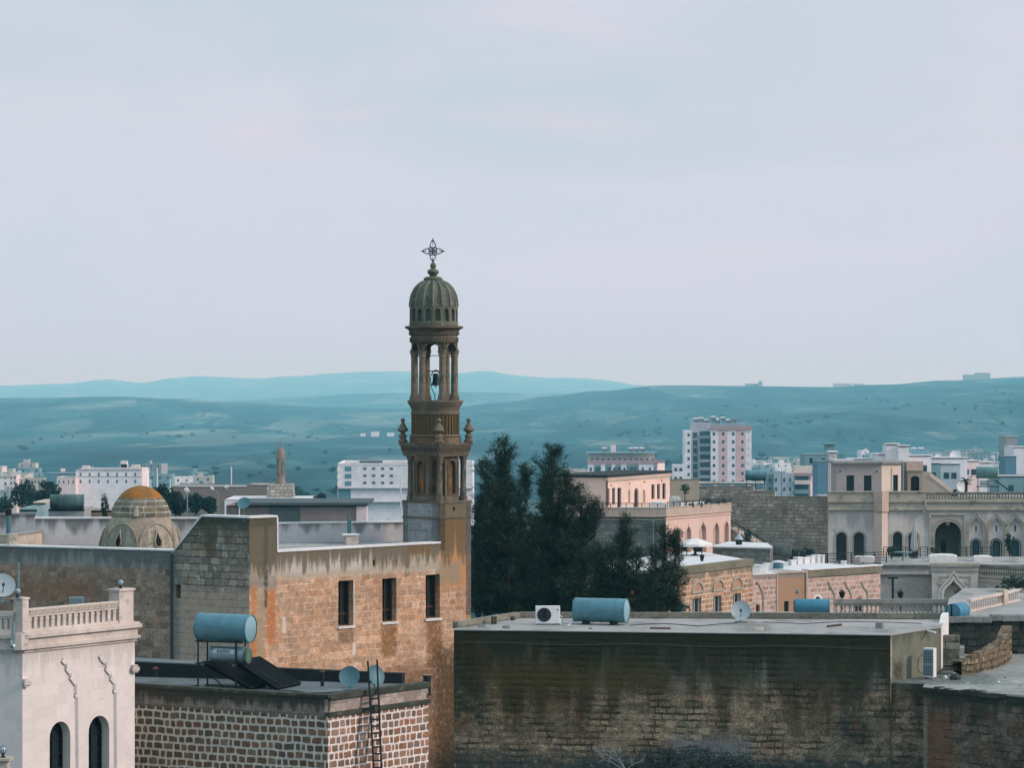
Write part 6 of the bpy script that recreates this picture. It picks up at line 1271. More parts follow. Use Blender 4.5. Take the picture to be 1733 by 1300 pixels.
m_ = MB(); m_.prism([w.p(u0-.05, 0, .24).xy, w.p(u0+.68, 0, 1.0).xy, w.p(u1_+.06, 0, .24).xy], zp_(866), zp_(831)); m_.build('pier_cornice', plaster('pier_sunlit_trim', (.5, .38, .31), .2), root)  # same sunlit tint put into the pier trim
m_ = MB(); m_.prism([w.a+Vector((.1, .2)), w.b+Vector((0, .2)), w.b+Vector((0, 14)), w.a+Vector((.1, 14))], zp_(850), zp_(846)); m_.build('roof_terrace', M['roofscreed'], root)
m_ = MB(); m_.tube([w.p(ux(1564.5), zp_(846), .28), w.p(ux(1566), zp_(858), .28), w.p(ux(1564), zp_(867), .2), w.p(ux(1561), zp_(868), .2)], .09, 7); m_.build('gutter', fact, root)
bl = thing('balustrade', 'mossy rooftop balustrade on the mansion above the arched porch', 'balustrade', w.p(ux(1600), zp_(845))); bm = stone('mossy_baluster', .3, .5, .02, [(.26, .24, .19), (.32, .28, .22), (.20, .19, .15)], (.1, .1, .08), stains=[('blot', 1.5, 1, 1, .55, (.13, .13, .09), .7)])
balustrade(bl, w, ux(1567), ux(1740), zp_(845), .66, 34, bm, .12, 0, .14, .3)
# rooftop rooms
w2 = WP(1415.5, 292.5, 1492, 292.5); w3 = WP(1492, 292.5, 1525, 295); zq2 = lambda py, Y=293: zr(-(py-650)/F*Y)
root = thing('rooftop_rooms', 'grey and cream rooftop rooms with narrow doors on top of the mansion', 'building', w2.p(w2.L, zq2(846), -2)); hd = [w2.H(1432.5, 1445.5, 805, 833), w2.H(1462, 1475, 805, 833)]; hd3 = [w3.H(1511.5, 1520, 804, 833)]
m_ = MB(); m_.slab(w2, hole(0, w2.L, zq2(847), zq2(785)), hd, .3); ww_ = Wall(w2.a+Vector((0, 5)), w2.a); m_.slab(ww_, hole(0, ww_.L-.02, zq2(847), zq2(785)), [], .3, -.003); m_.build('grey_room_wall', plaster('rooms_shaded', (.36, .32, .31), .12, [('blot', .7, 1, 1, .58, (.24, .21, .18), .5)]), root)  # front wall, its shade put into the grey
m_ = MB(); m_.slab(w3, hole(0, w3.L, zq2(847), zq2(784)), hd3, .3); ww_ = Wall(w3.b, w3.b+Vector((0, 4))); m_.slab(ww_, hole(.02, ww_.L, zq2(847), zq2(784)), [], .3, -.003); m_.build('cream_room_wall', plaster('rooms_sunlit', (.60, .50, .41), .12, [('blot', .7, 1, 1, .58, (.4, .34, .28), .5)]), root)  # right wall of the same rooms, sunlight put into the lighter tone
for w_, h_ in ((w2, hd[0]), (w2, hd[1]), (w3, hd3[0])): simple_window(root, w_, h_, .15, M['dark_glass'], True, 'door')
m_ = MB(); m_.prism([w2.a+Vector((-.3, -.25)), w2.b+Vector((.1, -.3)), w3.b+Vector((.25, -.3)), w3.b+Vector((.25, 5)), w2.a+Vector((-.3, 5))], zq2(785), zq2(781.5), True, True); m_.build('roof', M['conc'], root)
m_ = MB(); m_.tube([P(1527, 783, 293.5), P(1527, 836, 293.5)], .12, 8); m_.build('downpipe', M['dish_dark'], root); m_ = MB()
m_.box(w2.p(w2.u(1422), zq2(799), .02), .14, .1, .14); m_.build('wall_lamp', M['rust'], root); m_ = MB(); m_.box(w2.p(w2.u(1484), zq2(799), .02), .14, .1, .14); m_.build('wall_lamp', M['rust'], root)
w4 = WP(1536, 296, 1561, 296); root = thing('stair_tower', 'small rooftop block with an arched dark doorway beside the cream room', 'building', w4.p(w4.L/2, zq2(846), -1.5)); hd = [w4.H(1541.5, 1556, 806, 834, 'seg')]
fp = walls_box(w4, 3, zq2(847, 296), zq2(783, 296), plaster('block_render', (.33, .28, .22), .2), root, 'wall', hd, t_=.25); simple_window(root, w4, hd[0], .18, M['void'], False, 'door')
m_ = MB(); m_.wbar(w4, -.1, w4.L+.06, zq2(797, 296), zq2(781, 296), -.2, .15); m_.build('parapet', plaster('block_pink', (.52, .38, .31), .15), root)
w5 = WP(1560, 297, 1610, 297); root = thing('rooftop_stair', 'cream stair wall sloping down to the balustrade on the mansion roof', 'stair', w5.p(w5.L/2, zq2(846), -1)); z5 = lambda px, py: w5.z(px, py)
m_ = MB(); m_.slab(w5, [(0, z5(1560, 846)), (w5.L, z5(1610, 846)), (w5.L, z5(1610, 834)), (w5.u(1574), z5(1574, 806)), (w5.u(1574), z5(1574, 799)), (0, z5(1560, 799))], [], .9); m_.build('wall', plaster('stair_grey', (.42, .37, .32), .12), root)
m_ = MB(); cope(m_, w5, (w5.u(1572), z5(1572, 806)), (w5.L, z5(1610, 835)), .9, .38, .08); m_.build('coping', plaster('stair_cream', (.62, .50, .40), .1), root)
# tank, palm, dish on the roof
zf2 = zp_(846); tk_ = thing('water_tank', 'grey green water tank on a tall frame above the mansion balustrade', 'water tank', P(1672, 832, 297)); tank(tk_, P(1653, 800, 297), Vector((1, -.25, 0)), 2.05, .56, plain('grey_green_tank', (.10, .20, .19), .6), plain('olive_end', (.25, .30, .24), .6), 2, name='body')
m_ = MB()
for x in (1655, 1672, 1689): m_.bar(P(x, 809, 296.6), P(x, 846, 296.6), .07); m_.bar(P(x, 809, 297.6), P(x, 846, 297.6), .07)
m_.bar(P(1652, 809, 297), P(1692, 809, 297), .08); m_.bar(P(1652, 824, 297), P(1692, 824, 297), .08); m_.build('frame', M['iron'], tk_)
m_ = MB(); tnk = P(1658, 818, 296.9); m_.lathe([(.001, 0), (.24, .02), (.26, 1.3), (.001, 1.35)], tnk, 14, axis=Vector((1, -.1, 0))); m_.build('heater_drum', plain('pale_drum', (.35, .42, .45), .5), tk_, True); m_ = MB(); a_, b_, c_, d_ = P(1682, 812, 296.4), P(1706, 829, 295.8), P(1708, 829, 297.6), P(1684, 812, 298); m_.quad(a_, b_, c_, d_); m_.quad(*[p-Vector((0, 0, .08)) for p in (d_, c_, b_, a_)]); m_.build('collector_panel', M['panel'], tk_)
dish(P(1682, 798, 297.4), .42, R(-100), R(20), M['whitep'], 'white dish rising just behind the grey green roof tank', .38, None, False)
def palm(p, h_, r_, label, seed, n=20):
    rr = random.Random(seed); t_ = thing('palm_tree', label, 'palm', p); q_ = Vector(p); m1 = MB(); m1.tube([q_, q_+Vector((.08, 0, h_*.5)), q_+Vector((0, 0, h_))], [.16, .13, .12], 8); m1.build('trunk', M['bark'], t_)
    m1 = MB(); top = q_+Vector((0, 0, h_))
    for k in range(n):
        a_ = rr.uniform(0, 6.28); el = rr.uniform(-.3, 1.3); L_ = r_*rr.uniform(.8, 1.1); prev = top; d_ = Vector((math.cos(a_)*math.cos(el), math.sin(a_)*math.cos(el), math.sin(el))); 
        for j in range(6):
            nx_ = prev+d_*L_/6; d_ = (d_+Vector((0, 0, -.22))).normalized(); sd_ = d_.cross(Vector((0, 0, 1))).normalized()*r_*.16*(1-j/8)
            m1.poly([prev-sd_-Vector((0, 0, .05)), nx_-sd_*.8-Vector((0, 0, .05)), nx_, prev]); m1.poly([prev, nx_, nx_+sd_*.8-Vector((0, 0, .05)), prev+sd_-Vector((0, 0, .05))]); prev = nx_
    m1.build('crown', M['leaf'], t_, merge=False)
palm(P(1634, 838, 297), 1.35, .85, 'small palm with dark fronds on the mansion roof', 4)
t_ = thing('rooftop_dish', 'big white mesh dish leaning behind the palm on the mansion roof', 'satellite dish', P(1625, 838, 299)); m_ = MB(); m_.lathe([(.001, 0), (.3, .02), (.55, .10), (.56, .12), (.3, .05), (.001, .03)], P(1628, 824, 299.5), 20, axis=Vector((.2, -.95, .25))); m_.build('reflector', M['whitep'], t_, True); m_ = MB(); m_.tube([P(1628, 826, 299.7), P(1628, 846, 299.7)], .05); m_.build('mast', M['steel'], t_)
m_ = MB(); m_.box(P(1615, 846, 299), .45, .4, 1.0, 0, .03); tag(m_.build('roof_cabinet', M['iron'], None), 'black cabinet standing left of the palm on the mansion roof', 'cabinet')
dish(P(1612, 846, 299.5), .3, R(-110), R(20), M['whitep'], 'small white dish left of the black cabinet on the mansion roof', .7, None, False)
# parasol, seats and railing in front of the mansion
zt4 = zr(-13.9); root = thing('front_terrace', 'raised terrace in front of the mansion with covered furniture on it', 'terrace', P(1600, 958, 240))
m_ = MB(); m_.prism([G(1491, 236.2), G(1850, 236.2), G(1850, 247), G(1491, 247)], zt4-3, zt4); m_.build('paving', M['roofscreed'], root)
t_ = thing('closed_parasol', 'closed pale parasol in front of the fifth arched door', 'umbrella', P(1547, 952, 245)); q_ = Vector((P(1547, 0, 245).x, 245, zt4)); m_ = MB(); m_.lathe([(.05, .5), (.24, .62), (.30, .9), (.25, 1.6), (.15, 2.4), (.06, 2.72), (.001, 2.85)], q_, 24, flute=8, fd=.45); m_.build('canopy', plaster('faded_canvas', (.40, .42, .42), .2), t_, True, ang=60); m_ = MB(); m_.tube([q_, q_+Vector((0, 0, .8))], .05, 8); m_.build('pole', M['iron'], t_); m_ = MB(); m_.lathe([(.35, 0), (.35, .08), (.1, .12)], q_, 12); m_.build('foot', M['iron'], t_)
cover_block(1595, 955, 240, 2.15, 1.1, .62, 'large white covered table in front of the arched porch', z=zt4); cover_block(1662, 955, 241, 1.4, 1.0, .45, 'white covered seat on the terrace right of the porch', z=zt4)
wr_ = WP(1495, 246, 1570, 246); railing(wr_, 0, wr_.L, zt4, .85, 6, 'black railing left of the porch, behind the closed parasol', mids=3); wr_ = WP(1622, 247, 1690, 247); railing(wr_, 0, wr_.L, zt4, .8, 5, 'black railing right of the arched porch', mids=3)
bush('terrace_plant', 'dark rounded plant in front of the third and fourth arched doors', (P(1509, 0, 243).x, 243, zt4), .55, .55, .05, 500, .16, M['leaf'], 41, 'plant'); bush('terrace_plant', 'small dark plant at the left foot of the porch', (P(1582, 0, 246).x, 246, zt4), .4, .4, .1, 300, .14, M['leaf'], 43, 'plant'); bush('climbing_plant', 'green climbing plant beside the third pointed niche', (P(1708, 0, 288.5).x, 288.5, zr(-16.6)), .45, 1.3, .2, 700, .2, M['leaf'], 44, 'plant')
m_ = MB(); q_ = P(1528, 0, 241); m_.lathe([(.05, 0), (.06, .62), (.75, .66), (.75, .72), (.001, .73)], (q_.x, 241, zt4), 20); tag(m_.build('round_table', M['dish_dark'], None), 'round dark table beside the closed parasol', 'table')
w6 = WP(1490, 235, 1578, 235); w7 = WP(1578, 234, 1655, 234); w8 = WP(1655, 235, 1850, 229); root = thing('retaining_wall', 'tall terrace retaining wall with a lattice parapet and a portal with a pointed niche', 'wall', w7.p(w7.L/2, G4)); zq6 = lambda py: zr(-(py-650)/F*235)
m_ = MB(); m_.slab(w6, hole(0, w6.L, G4, zq6(975)), [], .4); m_.build('plain_wall', plaster('dull_wall', (.38, .35, .31), .2, [('blot', .6, 1, .6, .52, (.17, .18, .17), .7)]), root)
m_ = MB(); nch = w7.H(1597, 1630, 982, 1030, 'ogee'); m_.slab(w7, hole(0, w7.L, G4, zq6(958)), [nch], .5); m_.build('portal', plaster('portal_render', (.56, .52, .47), .12, [('blot', .6, 1, .6, .56, (.28, .27, .24), .6)]), root)
m_ = MB(); m_.slab(w7, grow(nch, .02), [], .03, -.4); nb_ = m_.build('niche', fact, root); m_ = MB(); m_.ring(w7, nch, grow(nch, .2), .1, .1); m_.ring(w7, grow(nch, .28), grow(nch, .4), .12, .12); m_.build('niche_moulding', facp, nb_)
m_ = MB(); m_.wbar(w7, -.1, w7.L+.1, zq6(958), zq6(952.5), -.5, .2); m_.wbar(w7, -.02, w7.L+.02, zq6(966), zq6(964), -.1, .1); m_.wbar(w7, .55, w7.L-.55, zq6(976), zq6(974), -.05, .06); m_.wbar(w7, .55, .65, GZ, zq6(976), -.05, .06); m_.wbar(w7, w7.L-.65, w7.L-.55, GZ, zq6(976), -.05, .06); m_.build('portal_cornice', fact, root)
for px, py in ((1590, 988), (1636, 987)): m_ = MB(); m_.lathe([(.18, 0), (.18, .05), (.08, .07), (.001, .07)], w7.p(w7.u(px), w7.z(px, py), .0), 8, axis=Vector((0, -1, 0))); m_.build('rosette', fact, root)
m_ = MB(); m_.wbar(w6, 0, w6.L, zq6(975), zq6(972.5), -.4, .1); m_.wbar(w6, 0, w6.L, zq6(961.5), zq6(957), -.4, .12)
lat = MB(); n_ = 20
m_.build('parapet_rails', bgst, root)
for k in range(n_):
    u_ = (k+.5)*(w6.L-.3)/n_; d_ = w6.L/n_*.5
    for sg in (1, -1): lat.bar(w6.p(u_-d_*.9, zq6(972.5), -.1+.002*sg), w6.p(u_+d_*.9, zq6(961.5), -.1+.002*sg), .09) if sg > 0 else lat.bar(w6.p(u_+d_*.9, zq6(972.5), -.1+.002*sg), w6.p(u_-d_*.9, zq6(961.5), -.1+.002*sg), .09)
lat.build('lattice', facp, root)
m_ = MB(); m_.slab(w8, hole(0, w8.L, G4, zq6(975)), [], .4); m_.wbar(w8, 0, w8.L, zq6(977), zq6(974), 0, .12); m_.wbar(w8, 0, w8.L, zq6(985), zq6(984), 0, .05); m_.build('right_wall', plaster('right_wall', (.50, .44, .37), .2, [('blot', .8, 1, 1, .55, (.27, .23, .18), .6)]), root)
bl = thing('balustrade', 'mossy balustrade at the front of the mansion terrace, right edge', 'balustrade', w8.p(2, zq6(975))); balustrade(bl, w8, 0, w8.L*.55, zq6(975), .88, 26, bm, .09, -.12, .16, .25)
for k, (px, y0_, Y) in enumerate(((1425, 1004, 150), (1524, 1004, 150), (1621, 1004, 150), (1642, 1004, 150), (1666, 1000, 152), (1688, 996, 154), (1729, 990, 156))):
    lb = ['leftmost small garden lamp, right of the blue tank', 'garden lamp in front of the dull wall below the lattice', 'garden lamp left in front of the portal niche', 'garden lamp at the right side of the portal', 'garden lamp just right of the portal', 'garden lamp against the right terrace wall', 'garden lamp nearest the right edge of the picture'][k]
    t_ = thing('garden_lamp', lb, 'lamp', P(px, 1040, Y), 'garden lamps along the courtyard'); m_ = MB(); m_.tube([P(px, 1055, Y), P(px, y0_+8, Y)], .04, 6); m_.build('pole', M['iron'], t_); m_ = MB(); m_.lathe([(.06, 0), (.12, .05), (.15, .24), (.19, .26), (.05, .36), (.001, .42)], P(px, y0_+8, Y), 6); m_.build('lantern', M['iron'], t_)
m_ = MB(); m_.tube([P(1511, 1040, 160), P(1511, 978, 160)], .06, 8); m_.box(P(1511, 980, 160), .5, .4, .1, 0); tag(m_.build('lamp_post', M['iron'], None), 'tall dark post in front of the lattice parapet', 'post')
bush('courtyard_bush', 'small dark bush by the right terrace wall between two garden lamps', P(1713, 1003, 150), .42, .35, .15, 400, .12, M['leaf'], 51)
bush('courtyard_bush', 'low dark bush right of the short balustrade at the right edge', (P(1722, 0, 122).x, 122, zq), .7, .35, .0, 600, .1, M['leaf'], 52)

# ================================================================== pines between the buildings
M['needle'] = foliage('pine_needle', (.004, .014, .011), (.042, .078, .045), .75)
def pine(label, base, plumes, seed, tuft=.25, nneed=30):
    """plumes: (px, y_top, y_bottom, radius in px) at the depth of the tree"""
    rr = random.Random(seed); t_ = thing('pine_tree', label, 'pine', base, 'pines between the tower and the ochre house'); Y0 = base[1]; tk_ = MB(); br = MB(); nd = MB(); q_ = Vector(base); s_ = Y0/F
    top = max(plumes, key=lambda p: -p[1]); tp = P(top[0], top[1], Y0)
    tk_.tube([q_, q_.lerp(tp, .35)+Vector((.1, .1, 0)), q_.lerp(tp, .7)+Vector((-.1, 0, 0)), tp-Vector((0, 0, .3))], [.30, .22, .12, .03], 8)
    def tuft_at(p, r, dirn):
        for i in range(nneed):
            a_ = (dirn*rr.uniform(.2, 1.0)+Vector((rr.gauss(0, .75), rr.gauss(0, .75), rr.gauss(0, .6)))).normalized(); L_ = r*rr.uniform(.6, 1.25); w_ = a_.cross(Vector((rr.uniform(-1, 1), rr.uniform(-1, 1), rr.uniform(-1, 1)))).normalized()*rr.uniform(.010, .017)
            b_ = p+Vector((rr.gauss(0, .10), rr.gauss(0, .10), rr.gauss(0, .07))); nd.v += [b_-w_, b_+w_, b_+a_*L_]; k = len(nd.v); nd.f.append([k-3, k-2, k-1]); nd.uv += [(0, 0), (1, 0), (.5, 1)]; nd.m.append(0)
    for k, (px, yt, yb, rp) in enumerate(plumes):
        dY = rr.uniform(-1.3, 1.3) if k else 0
        A_ = P(px, yt, Y0)+Vector((0, dY, 0)); B_ = P(px, yb, Y0)+Vector((0, dY, 0)); r = rp*s_; H_ = (A_-B_).length
        J = Vector((q_.x, q_.y, max(q_.z+1.5, B_.z-1.0)))
        tk_.tube([J, J.lerp(B_, .6)+Vector((0, 0, -.2)), B_, A_-Vector((0, 0, .25))], [.10, .08, .06, .02], 6)
        n = int(H_/.155*max(1.0, r/.42)*2.7)
        for i in range(n):
            t__ = (i+rr.random())/n; z_ = 1-t__
            prof = min(1.0, (t__*H_/r*.75+.12)**.6)*rr.choice((1.15, 1, .9, .75, 1.25))*(1+.36*math.sin(t__*H_*3.4+k*1.7)); a_ = rr.uniform(0, 6.283)
            c_ = A_.lerp(B_, t__); d_ = Vector((math.cos(a_), math.sin(a_), 0)); e_ = c_+d_*r*prof*rr.uniform(.45, 1.0)+Vector((0, 0, .18+.2*rr.random()))
            if rr.random() < .6: br.tube([c_-Vector((0, 0, .12)), c_.lerp(e_, .6)-Vector((0, 0, .06)), e_], [.022, .016, .008], 4, False)
            up = (d_*.6+Vector((0, 0, .9))).normalized()
            tuft_at(e_, tuft, up)
            if prof > .5: tuft_at(c_.lerp(e_, .55), tuft*.9, up)
    tk_.build('trunk', M['bark'], t_); br.build('branches', M['bark'], t_, merge=False); nd.build('crown', M['needle'], t_, merge=False); return t_
pine('taller left pine with a bushy pointed top beside the tower', (P(862, 0, 138).x, 138, GZ),
     [(854, 752, 900, 22), (824, 786, 930, 17), (845, 800, 1040, 26), (876, 836, 1040, 20), (891, 797, 850, 8), (812, 856, 1045, 15), (860, 880, 1045, 38), (826, 920, 1045, 28), (905, 880, 1045, 24), (806, 905, 1045, 11), (880, 950, 1048, 36)], 5)
pine('right pine of the tall pair, its round top leaning over the grey wall', (P(945, 0, 133).x, 133, GZ),
     [(934, 762, 900, 22), (921, 806, 1035, 16), (955, 808, 1040, 24), (982, 832, 1040, 19), (1006, 856, 905, 11), (940, 870, 1045, 42), (985, 890, 1045, 28), (903, 900, 1045, 26), (1018, 945, 1045, 18), (960, 940, 1048, 42), (925, 960, 1048, 36)], 6)
pine('small pine with thin plumes in front of the grey wall', (P(1045, 0, 128).x, 128, GZ),
     [(1058, 884, 960, 12), (1050, 915, 1045, 17), (1036, 935, 1045, 19), (1076, 935, 1045, 17), (1012, 930, 1045, 17), (1050, 975, 1048, 30), (1085, 985, 1048, 17), (1020, 990, 1048, 26)], 7)
pine('thin ragged pine in front of the ochre house', (P(1122, 0, 126).x, 126, GZ),
     [(1124, 902, 1040, 14), (1143, 912, 950, 9), (1108, 935, 1045, 16), (1150, 955, 1000, 13), (1138, 985, 1045, 17), (1096, 975, 1045, 15), (1120, 995, 1048, 24)], 8)
bush('olive_tree', 'pale teal leafed tree half hidden between the pines', P(1015, 960, 175)-Vector((0, 0, 4)), .95, .9, 3.2, 1500, .17, foliage('teal_leaf', (.05, .13, .14), (.14, .26, .28)), 71, 'tree')
bush('olive_tree', 'grey green tree top behind the ragged pine by the ochre house window', P(1150, 1030, 160)-Vector((0, 0, 2.5)), .55, .6, 1.8, 900, .14, foliage('teal_leaf_b', (.04, .09, .10), (.10, .17, .18)), 72, 'tree')
# shrubs and a bare sapling under the dark wall
for k, (px, py, Y, rx, rz) in enumerate(((1125, 1285, 95, 1.0, .5), (1180, 1282, 94, 1.1, .5), (1235, 1294, 94.5, .8, .35), (1085, 1304, 94, .7, .3), (1290, 1310, 95, .7, .3))):
    p = P(px, py, Y); bush('wall_shrub', ['left tall shrub growing in front of the dark wall', 'widest blue green shrub under the pale patch of the dark wall', 'shrub right of the widest shrub below the dark wall', 'low shrub around the foot of the bare sapling', 'rightmost low shrub at the bottom edge below the dark wall'][k],
        (p.x, Y, GZ-.2), rx, rz, p.z-GZ-rz+.2, 2200, .06, foliage('shrub%d' % k, (.018, .034, .032), (.045, .062, .058)), 80+k, 'shrub', 5, 'shrubs below the dark wall')
rr = random.Random(4); t_ = thing('bare_sapling', 'bare pale twigged sapling in front of the dark wall', 'sapling', (P(1060, 0, 92).x, 92, GZ)); m_ = MB()
def twig(p, d, L_, r, dep):
    pts = [p]
    for i in range(4): d = (d+Vector((rr.gauss(0, .22), rr.gauss(0, .22), rr.gauss(0, .12)))).normalized(); pts.append(pts[-1]+d*L_/4)
    m_.tube(pts, [r, r*.85, r*.7, r*.55, r*.4], 5, False)
    if dep:
        for k in range(3): twig(pts[rr.choice((2, 3, 4))], (d+Vector((rr.gauss(0, .7), rr.gauss(0, .5), rr.gauss(.1, .35)))).normalized(), L_*.6, r*.5, dep-1)
b_ = P(1060, 1300, 92); twig(Vector((b_.x, 92, GZ)), Vector((0, 0, 1)), b_.z-GZ, .035, 0)
for k in range(5): twig(b_-Vector((0, 0, .15)), Vector((rr.uniform(-.9, .9), rr.uniform(-.4, .4), .75)).normalized(), .75, .02, 2)
m_.build('twigs', plain('pale_twig', (.20, .23, .23), .9, 0, .1, .2), t_, merge=False)

# ================================================================== roofs behind the left building
def house(name, label, px0, px1, py, Y, depth_, mat, cat='house', base=None, wins=None, roofm=None, skew=0.0, par_=.25, group=None, wmat=None, mir=False, kind='rect', lit=None):
    """box building given by its front's left and right pixel and roof line; wins: (columns, rows, w, h, v0, dv)"""
    w = WP(px0, Y+skew, px1, Y); zt = ZZ(py, Y); zg = min(ground(w.p(w.L/2, 0).x, Y)-1, zt-2); t_ = thing(name, label, cat, w.p(w.L/2, zg, -depth_/2), group)
    m1 = MB(); m1.slab(w, hole(0, w.L, zg, zt), [], .3); n_ = -w.n*depth_
    for a_, b_ in ((w.b, w.b+n_), (w.b+n_, w.a+n_), (w.a+n_, w.a)): ww_ = Wall(a_, b_); m1.slab(ww_, hole(.02, ww_.L-.02, zg, zt-.003), [], .3, -.003, 30)
    m1.build('wall', mat, t_); m1 = MB(); m1.prism([w.a, w.b, w.b+n_, w.a+n_], zt-par_-.1, zt-par_); m1.build('roof', roofm or M['roofscreed'], t_)
    if wins:
        nc_, nr_, ww, wh, v0, dv = wins
        for j in range(nr_):
            for i in range(nc_):
                u_ = w.L*(i+.5)/nc_; z_ = zt-v0-dv*j; m2 = MB(); m2.wbar(w, u_-ww/2, u_+ww/2, z_-wh, z_, -.05, .04); m2.build('window', wmat or M['dark_glass'], t_)
    return t_, w, zt
far = lambda n_, c, v=.12: plaster(n_, c, v, [('blot', .25, 1, 1, .58, tuple(x*.7 for x in c), .5)], scale=1)
M['fw'] = far('far_white', (.80, .76, .77)); M['fp'] = far('far_pinkish', (.76, .62, .60)); M['fg'] = far('far_grey', (.32, .33, .33)); M['fb'] = far('far_blue', (.12, .24, .30)); M['fc'] = far('far_cream', (.52, .48, .42)); M['ft'] = far('far_teal', (.20, .32, .34)); M['fbr'] = far('far_brown', (.24, .19, .16)); M['fdk'] = far('far_dark', (.08, .10, .10))
house('long_roof_house', 'long dark roofed house with a grey pink wall behind the parapet', 470, 604, 855.5, 302.7, 9, far('taupe_wall', (.25, .20, .18)), par_=.1)
house('long_roof_house', 'short pinkish wall section of the long dark roofed building', 383, 456, 855.5, 302.8, 9, M['fbr'], par_=.1)
house('dark_shed', 'dark shed between the two pinkish wall sections', 455, 508, 855.4, 302.6, 9, M['fdk'], par_=.1)  # dark base colour on this wall section
house('pink_pillar', 'pink end pier of the long dark roofed building', 603, 620.5, 855.4, 302.55, 2, M['fp'], cat='pier', par_=.02)
t_ = thing('eaves_slab', 'thin dark roof slab spanning the long low building', 'roof', P(505, 853, 303)); m_ = MB(); w = WP(398, 302.3, 624, 302.3); m_.slab(w, hole(0, w.L, ZZ(855.5, 302), ZZ(851.5, 302)), [], 12); m_.build('slab', M['fdk'], t_)
house('white_roof_church', 'flat white roof below the small distant bell tower', 380, 531, 846, 470, 16, M['fw'], par_=.02, roofm=M['white_floor'])
house('low_wall_block', 'long greyish wall block left of the small bell tower', 290, 456, 824, 520, 12, M['fbr'], par_=.1)
house('low_wall_block', 'brown block directly left of the small bell tower base', 418, 456, 821, 505, 12, M['fbr'], par_=.1)
# small distant bell tower
Yt = 480; s_ = Yt/F; ctw = P(475, 0, Yt); root = thing('small_bell_tower', 'small distant bell tower with a round lantern on a tapering stone base', 'tower', (ctw.x, Yt, ZZ(845, Yt)-3)); stt = stone('small_tower_stone', .5, .8, .08, [(.42, .38, .32), (.5, .45, .38), (.34, .3, .25)], (.2, .19, .17), .04, .03, .5, rand=.9, vj=1, jv=.3)
m_ = MB(); b0 = [Vector((ctw.x+x*24*s_, Yt+y*20*s_)) for x, y in ((-1, -1), (1.08, -1), (1.08, 1), (-1, 1))]; zlo, zhi = ZZ(846, Yt)-2, ZZ(819, Yt)
tpn = [Vector((ctw.x+x*21*s_, Yt+y*18*s_)) for x, y in ((-1, -1), (1, -1), (1, 1), (-1, 1))]
for i in range(4): a_, b_, c_, d_ = b0[i], b0[(i+1) % 4], tpn[(i+1) % 4], tpn[i]; m_.quad((a_.x, a_.y, zlo), (b_.x, b_.y, zlo), (c_.x, c_.y, zhi), (d_.x, d_.y, zhi))
m_.quad(*[(p.x, p.y, zhi) for p in tpn]); m_.build('base', stt, root)
bs = plaster('small_tower', (.24, .19, .15), .2)
def lat_(pr_, name, mat, n=16): m1 = MB(); m1.lathe([(r_*s_, ZZ(y_, Yt)) for r_, y_ in pr_], (ctw.x, Yt, 0), n); return m1.build(name, mat, root, True)
lat_([(8.2, 820), (8.2, 815), (7.6, 814), (7.6, 806), (8.6, 805), (8.6, 803.5), (3, 803.5)], 'drum', bs); lat_([(3, 780), (7.4, 780), (7.4, 776), (8.8, 775), (8.8, 773.5), (7.6, 773), (7.4, 767), (6, 762), (3.2, 758.5), (1, 757), (.7, 751), (.01, 738)], 'dome', bs)
for k in range(6): a_ = R(15+60*k); c_ = Vector((ctw.x+math.cos(a_)*6.6*s_, Yt+math.sin(a_)*6.6*s_, 0)); m_ = MB(); m_.lathe([(1.3*s_, ZZ(803.5, Yt)), (1.0*s_, ZZ(782, Yt)), (1.5*s_, ZZ(780, Yt))], c_, 8); m_.build('column', bs, root)
# white hall
t_, w, zt = house('white_hall', 'long white block with rows of small square windows right of the small bell tower', 571.5, 800, 784, 800, 30, M['fw'], 'building', skew=0, par_=.6)
for j in range(3):
    for i in range(4): m_ = MB(); u_ = w.u(617.5+15*i); z_ = ZZ(791.5+12*j, 800); m_.wbar(w, u_-.4, u_+.4, z_-.6, z_, -.1, .05); m_.build('window', M['fdk'], t_)
    m_ = MB(); u_ = w.u(589); z_ = ZZ(790+12.5*j, 800); m_.wbar(w, u_-.85, u_+.85, z_-1.2, z_, -.1, .05); m_.build('window', M['fb'], t_)
    m_ = MB(); m_.wbar(w, -.15, .35, z_-1.3, z_-.3, -.5, .5); m_.build('balcony', M['fw'], t_)
m_ = MB(); m_.wbar(w, -.2, w.L, ZZ(828, 800), ZZ(826, 800), -.2, .6); m_.wbar(w, 0, w.L, ZZ(851, 800), ZZ(849.5, 800), -.2, 1.0); m_.build('ledge', M['fg'], t_)
m_ = MB(); m_.wbar(w, .15, 3.4, ZZ(849, 800), ZZ(828, 800), -.2, .03); m_.build('glazing', M['fb'], t_)
m_ = MB(); m_.box(P(628, 784, 815)-Vector((0, 0, .7)), 6, 4, 1.3); m_.build('roof_plant', M['fdk'], t_)
